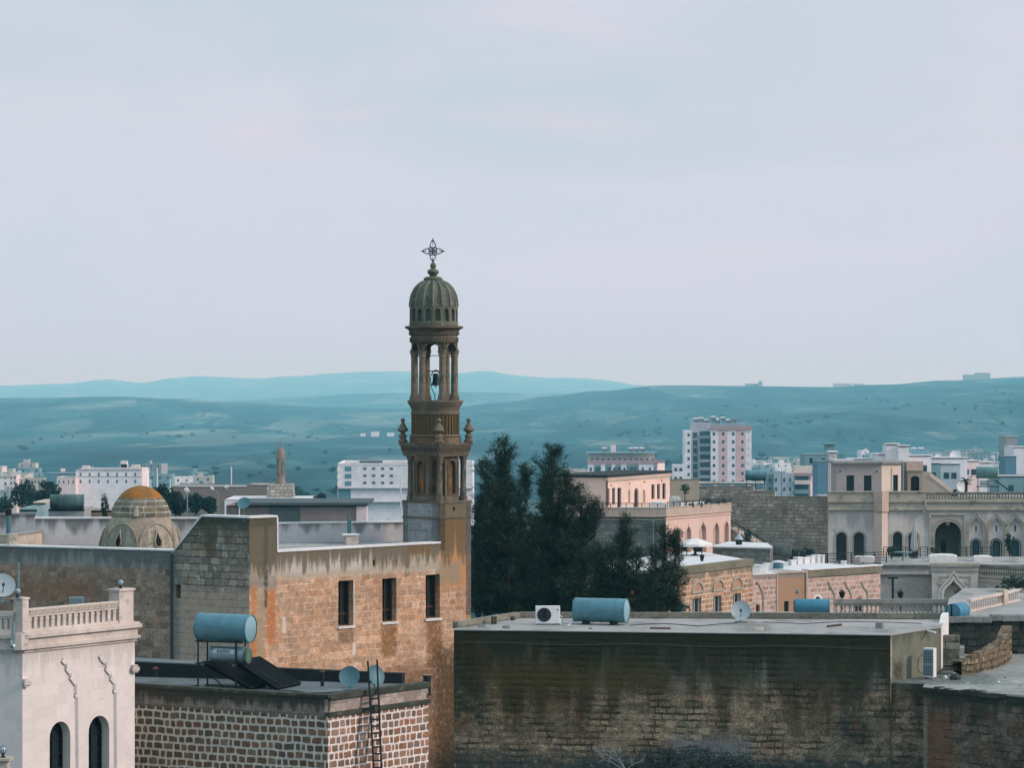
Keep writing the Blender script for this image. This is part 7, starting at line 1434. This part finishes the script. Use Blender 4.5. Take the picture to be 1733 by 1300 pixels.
# pale hotel at the left
hz_ = 900; t_, w, zt = house('pale_hotel', 'long pinkish two storey block above the dome, dark narrow windows', 128, 240, 795, hz_, 18, M['fw'], 'building', skew=0, par_=.5)
for j in range(2):
    for i in range(7):
        m_ = MB(); u_ = w.u(136.5+15.4*i); z_ = ZZ(800.5+11.8*j, hz_); m_.wbar(w, u_-.22, u_+.22, z_-1.0, z_, -.05, .05); m_.build('window', M['fdk'], t_)
m_ = MB(); w_ = WP(240, hz_, 249, hz_+6); m_.slab(w_, hole(0, w_.L, zt-8, zt+.6), [], .3); m_.build('end_wall', M['fp'], t_)
m_ = MB(); m_.wbar(w, -.2, w.L+.2, ZZ(807, hz_), ZZ(806.5, hz_), -.1, .12); m_.wbar(w, -.2, w.L+.2, zt, zt+.12, -.3, .2); m_.build('string_course', M['fg'], t_)
for px0, px1, y0_, y1_ in ((139, 151, 788.5, 795), (203, 216, 786, 795), (204, 215, 780.5, 786), (222, 236, 787, 795)):
    m_ = MB(); w_ = WP(px0, hz_+6, px1, hz_+6); m_.prism([w_.a, w_.b, w_.b+Vector((0, 2)), w_.a+Vector((0, 2))], ZZ(y1_, hz_+6)-1, ZZ(y0_, hz_+6)); m_.build('roof_room', M['fp'], t_)
house('hotel_wing', 'low pinkish wing of the hotel, towards the left edge', 96, 128, 808, 895, 12, M['fp'], 'building', wins=(4, 1, .3, 1.0, .9, 1)); house('teal_roof_shed', 'teal roofed shed behind the hotel wing', 74, 128, 801, 940, 15, M['fb'], 'shed'); house('far_block', 'small pinkish block farthest left above the trees', 16, 28, 804, 930, 8, M['fp'], 'building', wins=(2, 2, .5, .6, .6, 1.6)); house('far_row', 'low pale row of houses between the small pinkish block and the shed', 28, 74, 810, 935, 10, M['fc'], 'building', wins=(8, 1, .4, .7, .7, 1))
# tanks and clutter left of the dome
tk_ = thing('rusty_tank_pair', 'long dark rusty water tank on a ledge left of the dome', 'water tank', P(113, 861, 175)); tank(tk_, P(86, 849.5, 175), Vector((1, .05, 0)), 1.85, .42, plain('rust_teal_tank', (.07, .12, .12), .8, 0, .2, .8, 1.2), M['dish_dark'], 3, name='body')
house('grey_shed', 'grey shed carrying the rusty tanks left of the dome', 82, 142, 862, 175, 4, M['fg'], 'shed', par_=.02); house('mid_wall', 'low mottled wall behind the terrace between tanks and dome', 142, 200, 864, 178, 3, M['fbr'], 'wall', par_=.02)
house('small_blue_house', 'small pale blue house left of the rusty tanks', 33, 62, 861, 200, 6, M['ft'], 'house', par_=.1, wins=(2, 1, .35, .4, .3, 1)); house('small_white_house', 'small whitish gabled house between blue house and tanks', 56, 76, 850, 215, 6, M['fc'], 'house', par_=.1, wins=(2, 2, .3, .35, .5, .8))
bush('cypress_tree', 'small pointed cypress left of the dome', P(176.5, 874, 170)-Vector((0, 0, 2)), .22, .72, 1.8, 900, .09, M['leaf'], 91, 'cypress', parts=1)
def roundtree(label, px, yt, yb, rp, Y, seed, mat=None, name='leafy_tree', n=2600, ls=.32):
    s_ = Y/F; rz_ = (yb-yt)*s_/2; gz_ = ground(P(px, 0, Y).x, Y); top = ZZ(yt, Y); return bush(name, label, (P(px, 0, Y).x, Y, gz_), rp*s_, rz_, top-gz_-2*rz_, n, ls*Y/400, mat or M['leaf_far'], seed, 'tree', 6, 'trees in the town')
roundtree('dark tree at the far left, below the small pinkish block', 38, 812, 862, 20, 420, 1); roundtree('second dark tree, left of the rusty tanks', 82, 814, 860, 20, 410, 2); roundtree('low tree at the left edge of the picture', 4, 838, 880, 16, 400, 12); roundtree('small tree between the two dark trees at the left', 62, 830, 866, 12, 430, 13)
roundtree('dark tree rising right behind the dome', 272, 812, 866, 19, 260, 3); roundtree('lower dark tree right of the dome', 296, 828, 872, 18, 265, 4); roundtree('dark bush tree left of the street lamp', 330, 832, 870, 16, 300, 5); roundtree('dark tree under the street lamp', 352, 842, 872, 14, 300, 6); roundtree('round blue green tree right of the flat white roof', 541, 835, 856, 10, 420, 7)
roundtree('dark tree at the left foot of the grey block row', 305, 842, 874, 13, 262, 14)
# street lamps, poles, dishes behind the left building
for k, (px, y0_, y1_, Y, lb) in enumerate(((384, 824, 872, 290, 'street lamp with two arms right of the dark trees'), (317, 830, 872, 240, 'round headed lamp just right of the dome'))):
    t_ = thing('street_lamp', lb, 'street lamp', P(px-15*(k == 0), y1_, Y)); m_ = MB(); x0 = px-15*(k == 0); m_.tube([P(x0, y1_, Y), P(x0, y0_+10, Y), P(px-2, y0_+1.5, Y)], .06, 6)
    if k == 0: m_.tube([P(x0, y0_+10, Y), P(x0-9, y0_+4, Y)], .05, 6)
    m_.build('pole', M['steel'], t_); m_ = MB(); m_.tube([P(px-3, y0_+2, Y), P(px+2, y0_-1, Y)], .17 if k == 0 else .24, 8); m_.build('lamp_head', M['whitep'], t_)
    if k == 0: m_ = MB(); m_.tube([P(x0-13, y0_+2, Y), P(x0-8, y0_+5, Y)], .15, 8); m_.build('lamp_head', M['whitep'], t_)
for k, (px, y0_, y1_, Y, lb) in enumerate(((391.5, 790, 824, 900, 'tall thin mast left of the small bell tower'), (288, 811, 824, 700, 'short white post right of the hotel'), (320, 806, 824, 760, 'thin goal like post right of the short white post'), (678, 812, 850, 700, 'thin pole in front of the white hall'), (266, 792, 815, 1000, 'thin mast at the right end of the hotel'))):
    m_ = MB(); m_.tube([P(px, y1_+10, Y), P(px, y0_, Y)], Y*.00022, 5); tag(m_.build('mast', M['whitep'], None), lb, 'mast')
t_ = dish(P(413, 873, 250), .55, R(-100), R(35), M['dish_dark'], 'large teal dish on the roof in front of the pinkish wall', .95, None, False)
m_ = MB(); m_.tube([P(405, 873, 248), P(405, 860, 248)], .05, 6); tag(m_.build('pipe', M['whitep'], None), 'white pipe left of the large teal dish', 'pipe')

# ================================================================== town behind, right side
def apartment(label, px0, px1, py, Y, cols, fl, fh, wmat, skew=0, depth_=14, ww=1.0, wh=1.1, roofrooms=(), name='apartment_block', band=None, v0=1.0, side=True):
    t_, w, zt = house(name, label, px0, px1, py, Y, depth_, wmat, 'building', skew=skew, par_=.5)
    for j in range(fl):
        for c_ in cols: u_ = w.L*c_; m1 = MB(); z_ = zt-v0-fh*j; m1.wbar(w, u_-ww/2, u_+ww/2, z_-wh, z_, -.1, .06); m1.build('window', M['dark_far'], t_)
    for x0, x1, y0_ in roofrooms: m1 = MB(); w_ = WP(x0, Y+4, x1, Y+4); m1.prism([w_.a, w_.b, w_.b+Vector((0, 4)), w_.a+Vector((0, 4))], zt-.5, ZZ(y0_, Y+4)); m1.build('roof_room', wmat, t_)
    if band: m1 = MB(); m1.wbar(w, -.1, w.L+.1, zt-.9, zt+.05, -.2, .15); m1.build('parapet_band', band, t_)
    return t_, w, zt
M['dark_far'] = plain('far_window', (.02, .06, .08), .4, 0, .3); M['band'] = far('rose_band', (.42, .27, .28))
Yb = 1100; tb_, w, zt = house('tower_block', 'tallest apartment tower, white and pink with many floors', 1203, 1272, 724, Yb, 20, far('tower_white', (.80, .76, .78)), 'building', skew=0, par_=.3)
s_ = Yb/F; fh = 13.4*s_
for j in range(7):
    z_ = ZZ(732+13.4*j, Yb)
    for px in (1208.5, 1224, 1241, 1256.5): m_ = MB(); u_ = w.u(px); m_.wbar(w, u_-.42, u_+.42, z_-1.1, z_, -.1, .06); m_.build('window', M['dark_far'], tb_)
    m_ = MB(); u_ = w.u(1266.5); m_.wbar(w, u_-.15, u_+.15, z_-.2, z_+.2, -.1, .06); m_.build('vent', M['dark_far'], tb_)
for x0, x1 in ((1216, 1231), (1245, 1262)):
    m_ = MB(); m_.wbar(w, w.u(x0), w.u(x1), ZZ(828, Yb), ZZ(728, Yb), -.1, .03); m_.build('pink_strip', far('pink_strip', (.66, .46, .46)), tb_)
m_ = MB(); m_.wbar(w, -.1, w.L+.2, ZZ(728, Yb), ZZ(722, Yb), -.3, .3); m_.build('rose_band', M['band'], tb_)
wl_ = WP(1158.5, Yb+1, 1170, Yb+1); m_ = MB(); m_.slab(wl_, hole(0, wl_.L, ground(0, Yb), ZZ(729, Yb)), [], 14); m_.build('left_wing', M['fw'], tb_)
for j in range(6): m_ = MB(); z_ = ZZ(734+13.4*j, Yb); u_ = wl_.u(1165.5); m_.wbar(wl_, u_-.4, u_+.4, z_-1.1, z_, -.1, .06); m_.build('window', M['dark_far'], tb_)
wc = WP(1170, Yb+3, 1203, Yb+3); m_ = MB(); m_.slab(wc, hole(0, wc.L, ground(0, Yb), ZZ(716, Yb)), [], 14); m_.build('recessed_front', far('mauve_wall', (.42, .42, .48)), tb_)
for j in range(8):
    z_ = ZZ(741+13.4*j, Yb); m_ = MB(); m_.wbar(wc, wc.L*.38, wc.L, z_-.25, z_+.55, 0, 1.8); m_.build('balcony', M['fg'] if j < 3 else M['fc'], tb_); m_ = MB(); m_.wbar(wc, wc.L*.42, wc.L*.94, z_+.7, z_+2.2, 0, .06); m_.build('balcony_door', M['dark_far'], tb_)
    m_ = MB(); m_.wbar(wc, wc.L*.08, wc.L*.30, z_-.1, z_+1.8, 0, .06); m_.build('window', M['dark_far'], tb_)
for x_ in (.35, .0): m_ = MB(); m_.wbar(wc, wc.L*x_, wc.L*x_+.5, ground(0, Yb), ZZ(745, Yb), 0, 1.9); m_.build('pilaster', M['fg'], tb_)
m_ = MB(); m_.wbar(w, -w.L*.45, w.L*.9, ZZ(724, Yb), ZZ(717, Yb), -14, -5); m_.build('roof_storey', far('mauve_roof', (.28, .32, .36)), tb_)
for k, (x, y) in enumerate(((1177, 709), (1186, 708), (1207, 706), (1213, 711), (1223, 707), (1241, 709), (1232, 711), (1195, 711))):
    t_ = thing('rooftop_heater', ['leftmost solar heater on the tall tower block roof', 'second solar heater from the left on the tall tower block', 'highest solar heater near the middle of the tower block roof', 'white round tank on the tower block roof', 'fifth piece of roof equipment on the tower block', 'rightmost solar heater on the tower block roof', 'small heater between the white tank and the right end', 'low heater left of the highest one on the tower block'][k], 'solar heater', P(x, 717, Yb+8), 'heaters on the tower block roof')
    q_ = P(x, y, Yb+8); m_ = MB(); m_.tube([q_+Vector((-.9, 0, 0)), q_+Vector((.9, 0, 0))] if k != 3 else [q_+Vector((-.6, 0, 0)), q_+Vector((.6, 0, 0))], .35 if k != 3 else .75, 10); m_.build('tank', M['whitep'] if k != 5 else M['ft'], t_, True); m_ = MB(); m_.quad(q_+Vector((-.9, -.2, -.1)), q_+Vector((.9, -.2, -.1)), q_+Vector((1.2, -1.8, -1.3)), q_+Vector((-.6, -1.8, -1.3))); m_.bar(q_, q_-Vector((0, 0, 2.2)), .15); m_.bar(q_+Vector((.8, 0, 0)), q_+Vector((.8, 0, -2.2)), .15); m_.build('panel', M['fdk'], t_)
t_, w, zt = apartment('long apartment block with a terrace storey and rose bands left of the tower block', 994, 1112, 790, 1050, [], 0, 3, M['ft'], depth_=16)
for x0, x1 in ((995, 1005), (1017, 1024), (1035, 1041), (1051, 1060), (1081, 1106)): m_ = MB(); m_.wbar(w, w.u(x0), w.u(x1), zt-6, zt+1.2, -.2, .25); m_.build('white_bay', M['fw'], t_)
for j in range(2):
    for x0 in (998, 1008, 1012, 1029, 1038, 1046, 1055, 1067, 1073, 1086, 1098): m_ = MB(); m_.wbar(w, w.u(x0), w.u(x0+3.6), zt-.3-3*j-1.3, zt-.3-3*j, -.1, .3); m_.build('window', M['dark_far'], t_)
w_ = WP(996, 1055, 1108, 1055); m_ = MB(); m_.slab(w_, hole(0, w_.L, zt, ZZ(767, 1055)), [], 10); m_.build('top_storey', M['fc'], t_)
for k in range(12): m_ = MB(); u_ = w_.L*(k+.4)/12; m_.wbar(w_, u_, u_+.9, zt+1.2, zt+2.6, 0, .06); m_.build('window', M['dark_far'], t_)
m_ = MB(); m_.wbar(w_, -.8, w_.L+.8, ZZ(767.5, 1055), ZZ(766, 1055), -11, 2.4); m_.build('roof', M['ft'], t_); m_ = MB(); m_.wbar(w, -.1, w.L+2.6, zt+1.2, zt+2.2, -.1, .6); m_.build('rose_band', M['band'], t_)
w_ = WP(1112, 1050, 1125, 1058); m_ = MB(); m_.slab(w_, hole(0, w_.L, ground(0, 1050), zt+2), [], 6); m_.build('end_wall', M['fp'], t_)
m_ = MB(); m_.box(P(1038, 766, 1058), 1.8, 2, 2.6); m_.build('chimney', M['fp'], t_)
for k, (x, lb) in enumerate(((1023, 'left solar heater on the long apartment roof'), (1068, 'first of three heaters right of the chimney on the long apartment roof'), (1077, 'middle heater of three right of the long block chimney'), (1087, 'rightmost heater on the long apartment roof'))):
    t2 = thing('rooftop_heater', lb, 'solar heater', P(x, 766, 1056), 'heaters on the long block roof'); q_ = P(x, 759, 1056); m_ = MB(); m_.tube([q_-Vector((.8, 0, 0)), q_+Vector((.8, 0, 0))], .33, 8); m_.build('tank', M['whitep'], t2); m_ = MB(); m_.quad(q_+Vector((-.8, -.2, -.2)), q_+Vector((.8, -.2, -.2)), q_+Vector((.9, -1.5, -1.2)), q_+Vector((-.6, -1.5, -1.2))); m_.bar(q_, q_-Vector((0, 0, 1.6)), .15); m_.build('panel', M['fdk'], t2)
apartment('small white house with teal windows just left of the tower block', 1139, 1158, 787, 1000, (.25, .7), 3, 2.9, M['fw'], depth_=8)
apartment('low pale flat building above the pines, left of the pink pavilion', 958, 996, 797, 900, (.2, .5, .8), 1, 3, M['fc'], depth_=10, name='flat_building')
# apartment with balconies in front
t_, w, zt = apartment('blue grey apartment house with balconies and pink stripes beside the blue wall', 1299, 1371, 801, 620, [], 0, 3, M['ft'], depth_=12)
for x0, x1 in ((1309, 1322), (1323, 1343)): m_ = MB(); m_.wbar(w, w.u(x0), w.u(x1), zt-6, zt, -.2, .5); m_.build('bay', far('pale_teal', (.38, .46, .50)), t_)
for j in range(3):
    z_ = zt-1.4-1.45*j*1.3; m_ = MB(); m_.wbar(w, w.u(1344), w.u(1371), z_-.85, z_-.1, 0, .9); m_.build('balcony', M['fp'] if j % 2 == 0 else M['ft'], t_); m_ = MB(); m_.wbar(w, w.u(1346), w.u(1368), z_, z_+.9, 0, .05); m_.build('window', M['dark_far'], t_)
    for x0 in (1303, 1313, 1327, 1337): m_ = MB(); m_.wbar(w, w.u(x0)-.18, w.u(x0)+.18, z_-.3, z_+.4, 0, .56); m_.build('window', M['dark_far'], t_)
w_ = WP(1371, 620, 1393, 624); m_ = MB(); m_.slab(w_, hole(0, w_.L, zt-8, zt), [], 6); m_.build('pink_side', far('pink_side', (.68, .52, .52)), t_)
for k in range(3): m_ = MB(); m_.wbar(w_, w_.L*(.25+.25*k), w_.L*(.25+.25*k)+.12, zt-7, zt, 0, .05); m_.build('stripe', M['band'], t_)
m_ = MB(); m_.wbar(w, w.u(1343), w.u(1386), zt-.6, zt+.1, 0, .3); m_.build('rose_band', M['band'], t_); m_ = MB(); m_.box(P(1364, 800, 628), 5.2, 4, 1.3); m_.build('roof_room', M['fc'], t_); m_ = MB(); m_.box(P(1334, 802, 625), 1.2, 1.5, 1.2); m_.build('roof_box', M['whitep'], t_)
house('blue_wall_house', 'flat blue side wall of a house right of the balconied apartment', 1384, 1407, 781, 560, 10, M['fb'], 'house', par_=.1)
house('blue_grey_house', 'grey blue house top with two small windows behind the blue wall', 1362, 1404, 769, 640, 10, M['ft'], 'house', par_=.1, wins=(2, 1, .6, 1.1, .8, 1))
t_, w, zt = house('white_pillar_house', 'tall white corner pillar left of the mansion roof rooms', 1405, 1416, 766, 420, 3, M['fp'], 'tower', par_=.02); m_ = MB(); m_.wbar(w, -.2, w.L+.2, zt, zt+.15, -3.2, .2); m_.build('cap', M['fw'], t_); m_ = MB(); m_.wbar(w, w.L*.45, w.L*.6, zt-.7, zt-.5, 0, .03); m_.build('vent', M['dark_far'], t_)
m_ = MB(); m_.box(P(1404, 766, 500), 1.6, 1.6, 1.3); m_.box(P(1404, 766, 500)+Vector((0, 0, 1.3)), 2.2, 2.2, .25); tag(m_.build('chimney', M['ft'], None), 'squat teal chimney above the white corner pillar', 'chimney')
tk_ = thing('water_tank', 'weathered teal tank on a ledge in front of the tower block', 'water tank', P(1279, 824, 312)); tank(tk_, P(1262, 804.5, 312), Vector((1, -.05, 0)), 2.0, .53, plain('weathered_tank', (.09, .21, .24), .6, 0, .3, .6, 1.3), M['dish_dark'], 2, name='body'); m_ = MB()
for x in (1264, 1279, 1294): m_.bar(P(x, 812, 312), P(x, 835, 312), .07)
m_.bar(P(1262, 813, 312), P(1296, 813, 312), .08); m_.build('frame', M['iron'], tk_)
house('roof_ledge', 'pale ledge with dark openings behind the old grey wall', 1183, 1296, 818, 330, 6, M['fc'], 'building', par_=.05, wins=(4, 1, 1.3, .5, .12, 1), wmat=M['fb'])
# white modern building behind the mansion
for lb, a_ in (('white roof slab left of the two white shafts', (1416, 1444, 779, 360, 6, M['fw'])), ('pale block joining the first white shaft', (1488, 1510, 769, 372, 8, M['fw'])), ('long low white roof left of the pale block', (1440, 1500, 777, 380, 6, M['fw'])), ('left taller white shaft on the mansion skyline', (1500.5, 1520.5, 751.5, 370, 4, M['fw'])), ('right slightly lower white shaft', (1521, 1538, 754.5, 368, 4, M['fw'])), ('white building top right of the two shafts', (1538, 1576, 771, 372, 8, M['fw'])),
              ('pale blue grey house below the solar panels', (1553, 1592, 784, 400, 9, M['ft'])), ('long white roofed house right of the shafts', (1574, 1637, 775, 420, 10, M['fw'])), ('white house with a window behind the palm', (1592, 1625, 785, 410, 8, far('lav_white', (.50, .54, .58)))), ('pinkish house behind the grey green tank', (1626, 1658, 780, 430, 9, M['fp'])), ('low white roof right of the pinkish house', (1658, 1690, 783, 450, 9, M['fw'])), ('teal wall at the right edge behind the roof tank', (1690, 1760, 806, 400, 8, M['ft'])), ('stepped white house at the right edge', (1716, 1790, 757, 600, 12, M['fw'])), ('narrow grey tower house near the right edge', (1703, 1722, 739, 640, 10, M['fg'])), ('blue grey house under the tower house', (1702, 1720, 772, 560, 9, M['fb']))):
    px0, px1, py, Y, dp, mt = a_; n_ = 'white_shaft' if 'shaft' in lb and lb.endswith(('skyline', 'shaft')) else 'town_house'
    t_, w, zt = house(n_, lb, px0, px1, py, Y, dp, mt, 'chimney shaft' if n_ == 'white_shaft' else 'house', par_=.08)
    if n_ == 'town_house' and px1-px0 > 25:
        for k in range(2): m_ = MB(); u_ = w.L*(.3+.38*k); m_.wbar(w, u_-.35, u_+.35, zt-2.0, zt-1.2, -.1, .04); m_.build('window', M['dark_far'], t_)
    m_ = MB(); m_.wbar(w, -.12, w.L+.12, zt-.02, zt+.10, -.3, .12); m_.build('roof_edge', M['fw'], t_)
t_ = thing('rooftop_heater', 'pair of solar panels with white tanks right of the white shafts', 'solar heater', P(1554, 771, 374)); m_ = MB(); a_, b_, c_, d_ = P(1541, 761, 376), P(1564, 761, 376), P(1570, 770.5, 373), P(1541, 770.5, 373); m_.quad(a_, b_, c_, d_); m_.quad(*[p-Vector((0, 0, .1)) for p in (d_, c_, b_, a_)]); m_.build('panel', M['fb'], t_)
for x in (1547, 1559): m_ = MB(); m_.tube([P(x-5, 759.5, 376), P(x+4, 759.5, 376)], .14, 8); m_.build('tank', M['whitep'], t_)
for k, (px, py, Y, r_, lb) in enumerate(((1478, 774, 378, .38, 'small white dish on the long low white roof'), (1617, 773, 425, .75, 'largest white dish on the long white roofed house'), (1588, 775, 421, .45, 'small white dish left of the largest white dish'))): dish(P(px, py+3, Y), r_, R(-95), R(25), M['whitep'], lb, .35, None, False)
# goal shaped frame, far vehicles and scattered houses of the plain
t_ = thing('concrete_frame', 'empty concrete frame right of the long white roofed house', 'frame', P(1668, 783, 500)); m_ = MB()
for x in (1662, 1674, 1686): m_.bar(P(x, 790, 500), P(x, 769, 500), .28)
m_.bar(P(1640, 768.5, 500), P(1688, 768.5, 500), .3); m_.build('frame', M['ft'], t_)
cols_ = ['fw', 'fp', 'fg', 'ft', 'fc', 'fb']; rr = random.Random(11)
zones = [(-20, 290, 850, 1600, 40, 'in the haze above the dome terrace'), (1276, 1400, 1150, 2000, 32, 'on the plain right of the tower block'), (1440, 1760, 1300, 2300, 34, 'on the plain behind the mansion roofs'), (940, 1160, 1100, 1500, 10, 'around the long apartment block'), (290, 460, 900, 1500, 8, 'on the plain left of the small bell tower'), (590, 700, 1000, 1400, 5, 'behind the white hall')]
descr = {'fw': 'small white flat roofed house', 'fp': 'small pinkish flat roofed house', 'fg': 'small grey flat roofed house', 'ft': 'small bluish flat roofed house', 'fc': 'small cream flat roofed house', 'fb': 'small dark blue roofed house'}
for x0, x1, Ya, Yz, n_, where in zones:
    for k in range(n_):
        px = rr.uniform(x0, x1); Y = Ya+(Yz-Ya)*rr.random()**.8; wd = rr.uniform(5, 13)*F/Y; h_ = rr.uniform(2.6, 6.5); mt = rr.choice(cols_[:5]+['fg', 'fc', 'ft']); x_ = (px-CX)/F*Y; zt_py = CY-(ground(x_, Y)+h_-CZ)*F/Y
        t_, w, zt = house('town_house', '%s %s' % (descr[mt], where), px-wd/2, px+wd/2, zt_py, Y, rr.uniform(6, 12), M[mt], 'house', skew=rr.uniform(-3, 3), par_=.3, group='small flat roofed houses of the plain')
        nf = 2 if h_ > 4.6 else 1; nw = max(1, int(w.L/3))
        for j in range(nf):
            for i in range(nw): u_ = w.L*(i+.5)/nw; m_ = MB(); z_ = zt-.9-2.7*j; m_.wbar(w, u_-.4, u_+.4, z_-1, z_, -.1, .05); m_.build('window', M['dark_far'], t_)
        if rr.random() < .45:
            t2 = thing('water_tank', 'small pale water tank on a far flat roof', 'water tank', w.p(w.L*.7, zt-.3, -3), 'water tanks on far roofs'); q_ = w.p(w.L*rr.uniform(.5, .85), zt+.55, -2.5); m_ = MB(); m_.tube([q_-Vector((.8, 0, 0)), q_+Vector((.8, 0, 0))], .42, 8); m_.build('tank', rr.choice((M['whitep'], M['bluetank'], M['fg'])), t2, True)
            m_ = MB(); m_.box(q_-Vector((0, 0, .85)), 1.3, .6, .5); m_.build('stand', M['fdk'], t2)
        if rr.random() < .5: m_ = MB(); a_ = w.L*rr.uniform(.1, .6); m_.wbar(w, a_, a_+rr.uniform(1.2, 3), zt-.3, zt+rr.uniform(.8, 2), -5, -2); m_.build('roof_room', M[mt], t_)
# scattered trees of the plain
tm_ = bush('plain_tree', 'dark scrubby tree in the hazy plain', P(300, 800, 1200), 2.6, 2.0, .4, 420, .9, M['leaf_far'], 101, 'tree', 3, 'trees scattered over the plain'); k = 0
for x0, x1, Ya, Yz, n_ in ((-20, 300, 700, 1600, 30), (300, 700, 900, 2600, 34), (820, 1160, 1200, 2600, 22), (1276, 1733, 900, 2600, 60), (1150, 1760, 2600, 4600, 70), (-20, 690, 2600, 4600, 40), (800, 1150, 2600, 4400, 24)):
    for i in range(n_):
        for _ in range(12):
            px = rr.uniform(x0, x1); Y = rr.uniform(Ya, Yz); x_ = (px-CX)/F*Y
            if mnoise.noise(Vector((x_/90, Y/260, 2.2))) > .12: break
        loc = (x_, Y, ground(x_, Y)-.2); s_ = rr.uniform(.35, 1.0)*(1.3 if Y > 2600 else 1)
        if k == 0: tm_.location = loc; tm_.scale = (s_, s_, s_)
        else: copy_tree(tm_, None, loc, None, rr.uniform(0, 6.28), (s_*rr.uniform(.9, 2.2), s_, s_*rr.uniform(.6, 1.0)))
        k += 1
# hilltop buildings on the right ridge
for lb, px0, px1, py, Y, mt in (('tall narrow building on the ridge above the tower block', 1285, 1290, 645, 6000, 'fg'), ('low building on the ridge beside the tall narrow one', 1262, 1284, 649.5, 6020, 'fg'), ('pair of pale sheds on the right ridge', 1412, 1442, 649, 5950, 'fc'), ('small shed right of the pale pair on the ridge', 1446, 1464, 650, 5980, 'fg'),
                                ('broad compound on the highest ridge at the right', 1632, 1652, 634, 5950, 'fg'), ('higher domed block of the ridge compound', 1652, 1676, 631, 5960, 'fg'), ('pale farm below the ridge left of the tower', 628, 640, 731, 3600, 'fw'), ('second pale farm left of the tower', 655, 666, 733, 3600, 'fw'), ('tiny white farm in the fields left of the tower', 610, 617, 734, 3650, 'fw')):
    x_ = ((px0+px1)/2-CX)/F*Y; house('ridge_building', lb, px0, px1, py, Y, 20, M[mt], 'building', par_=.5)
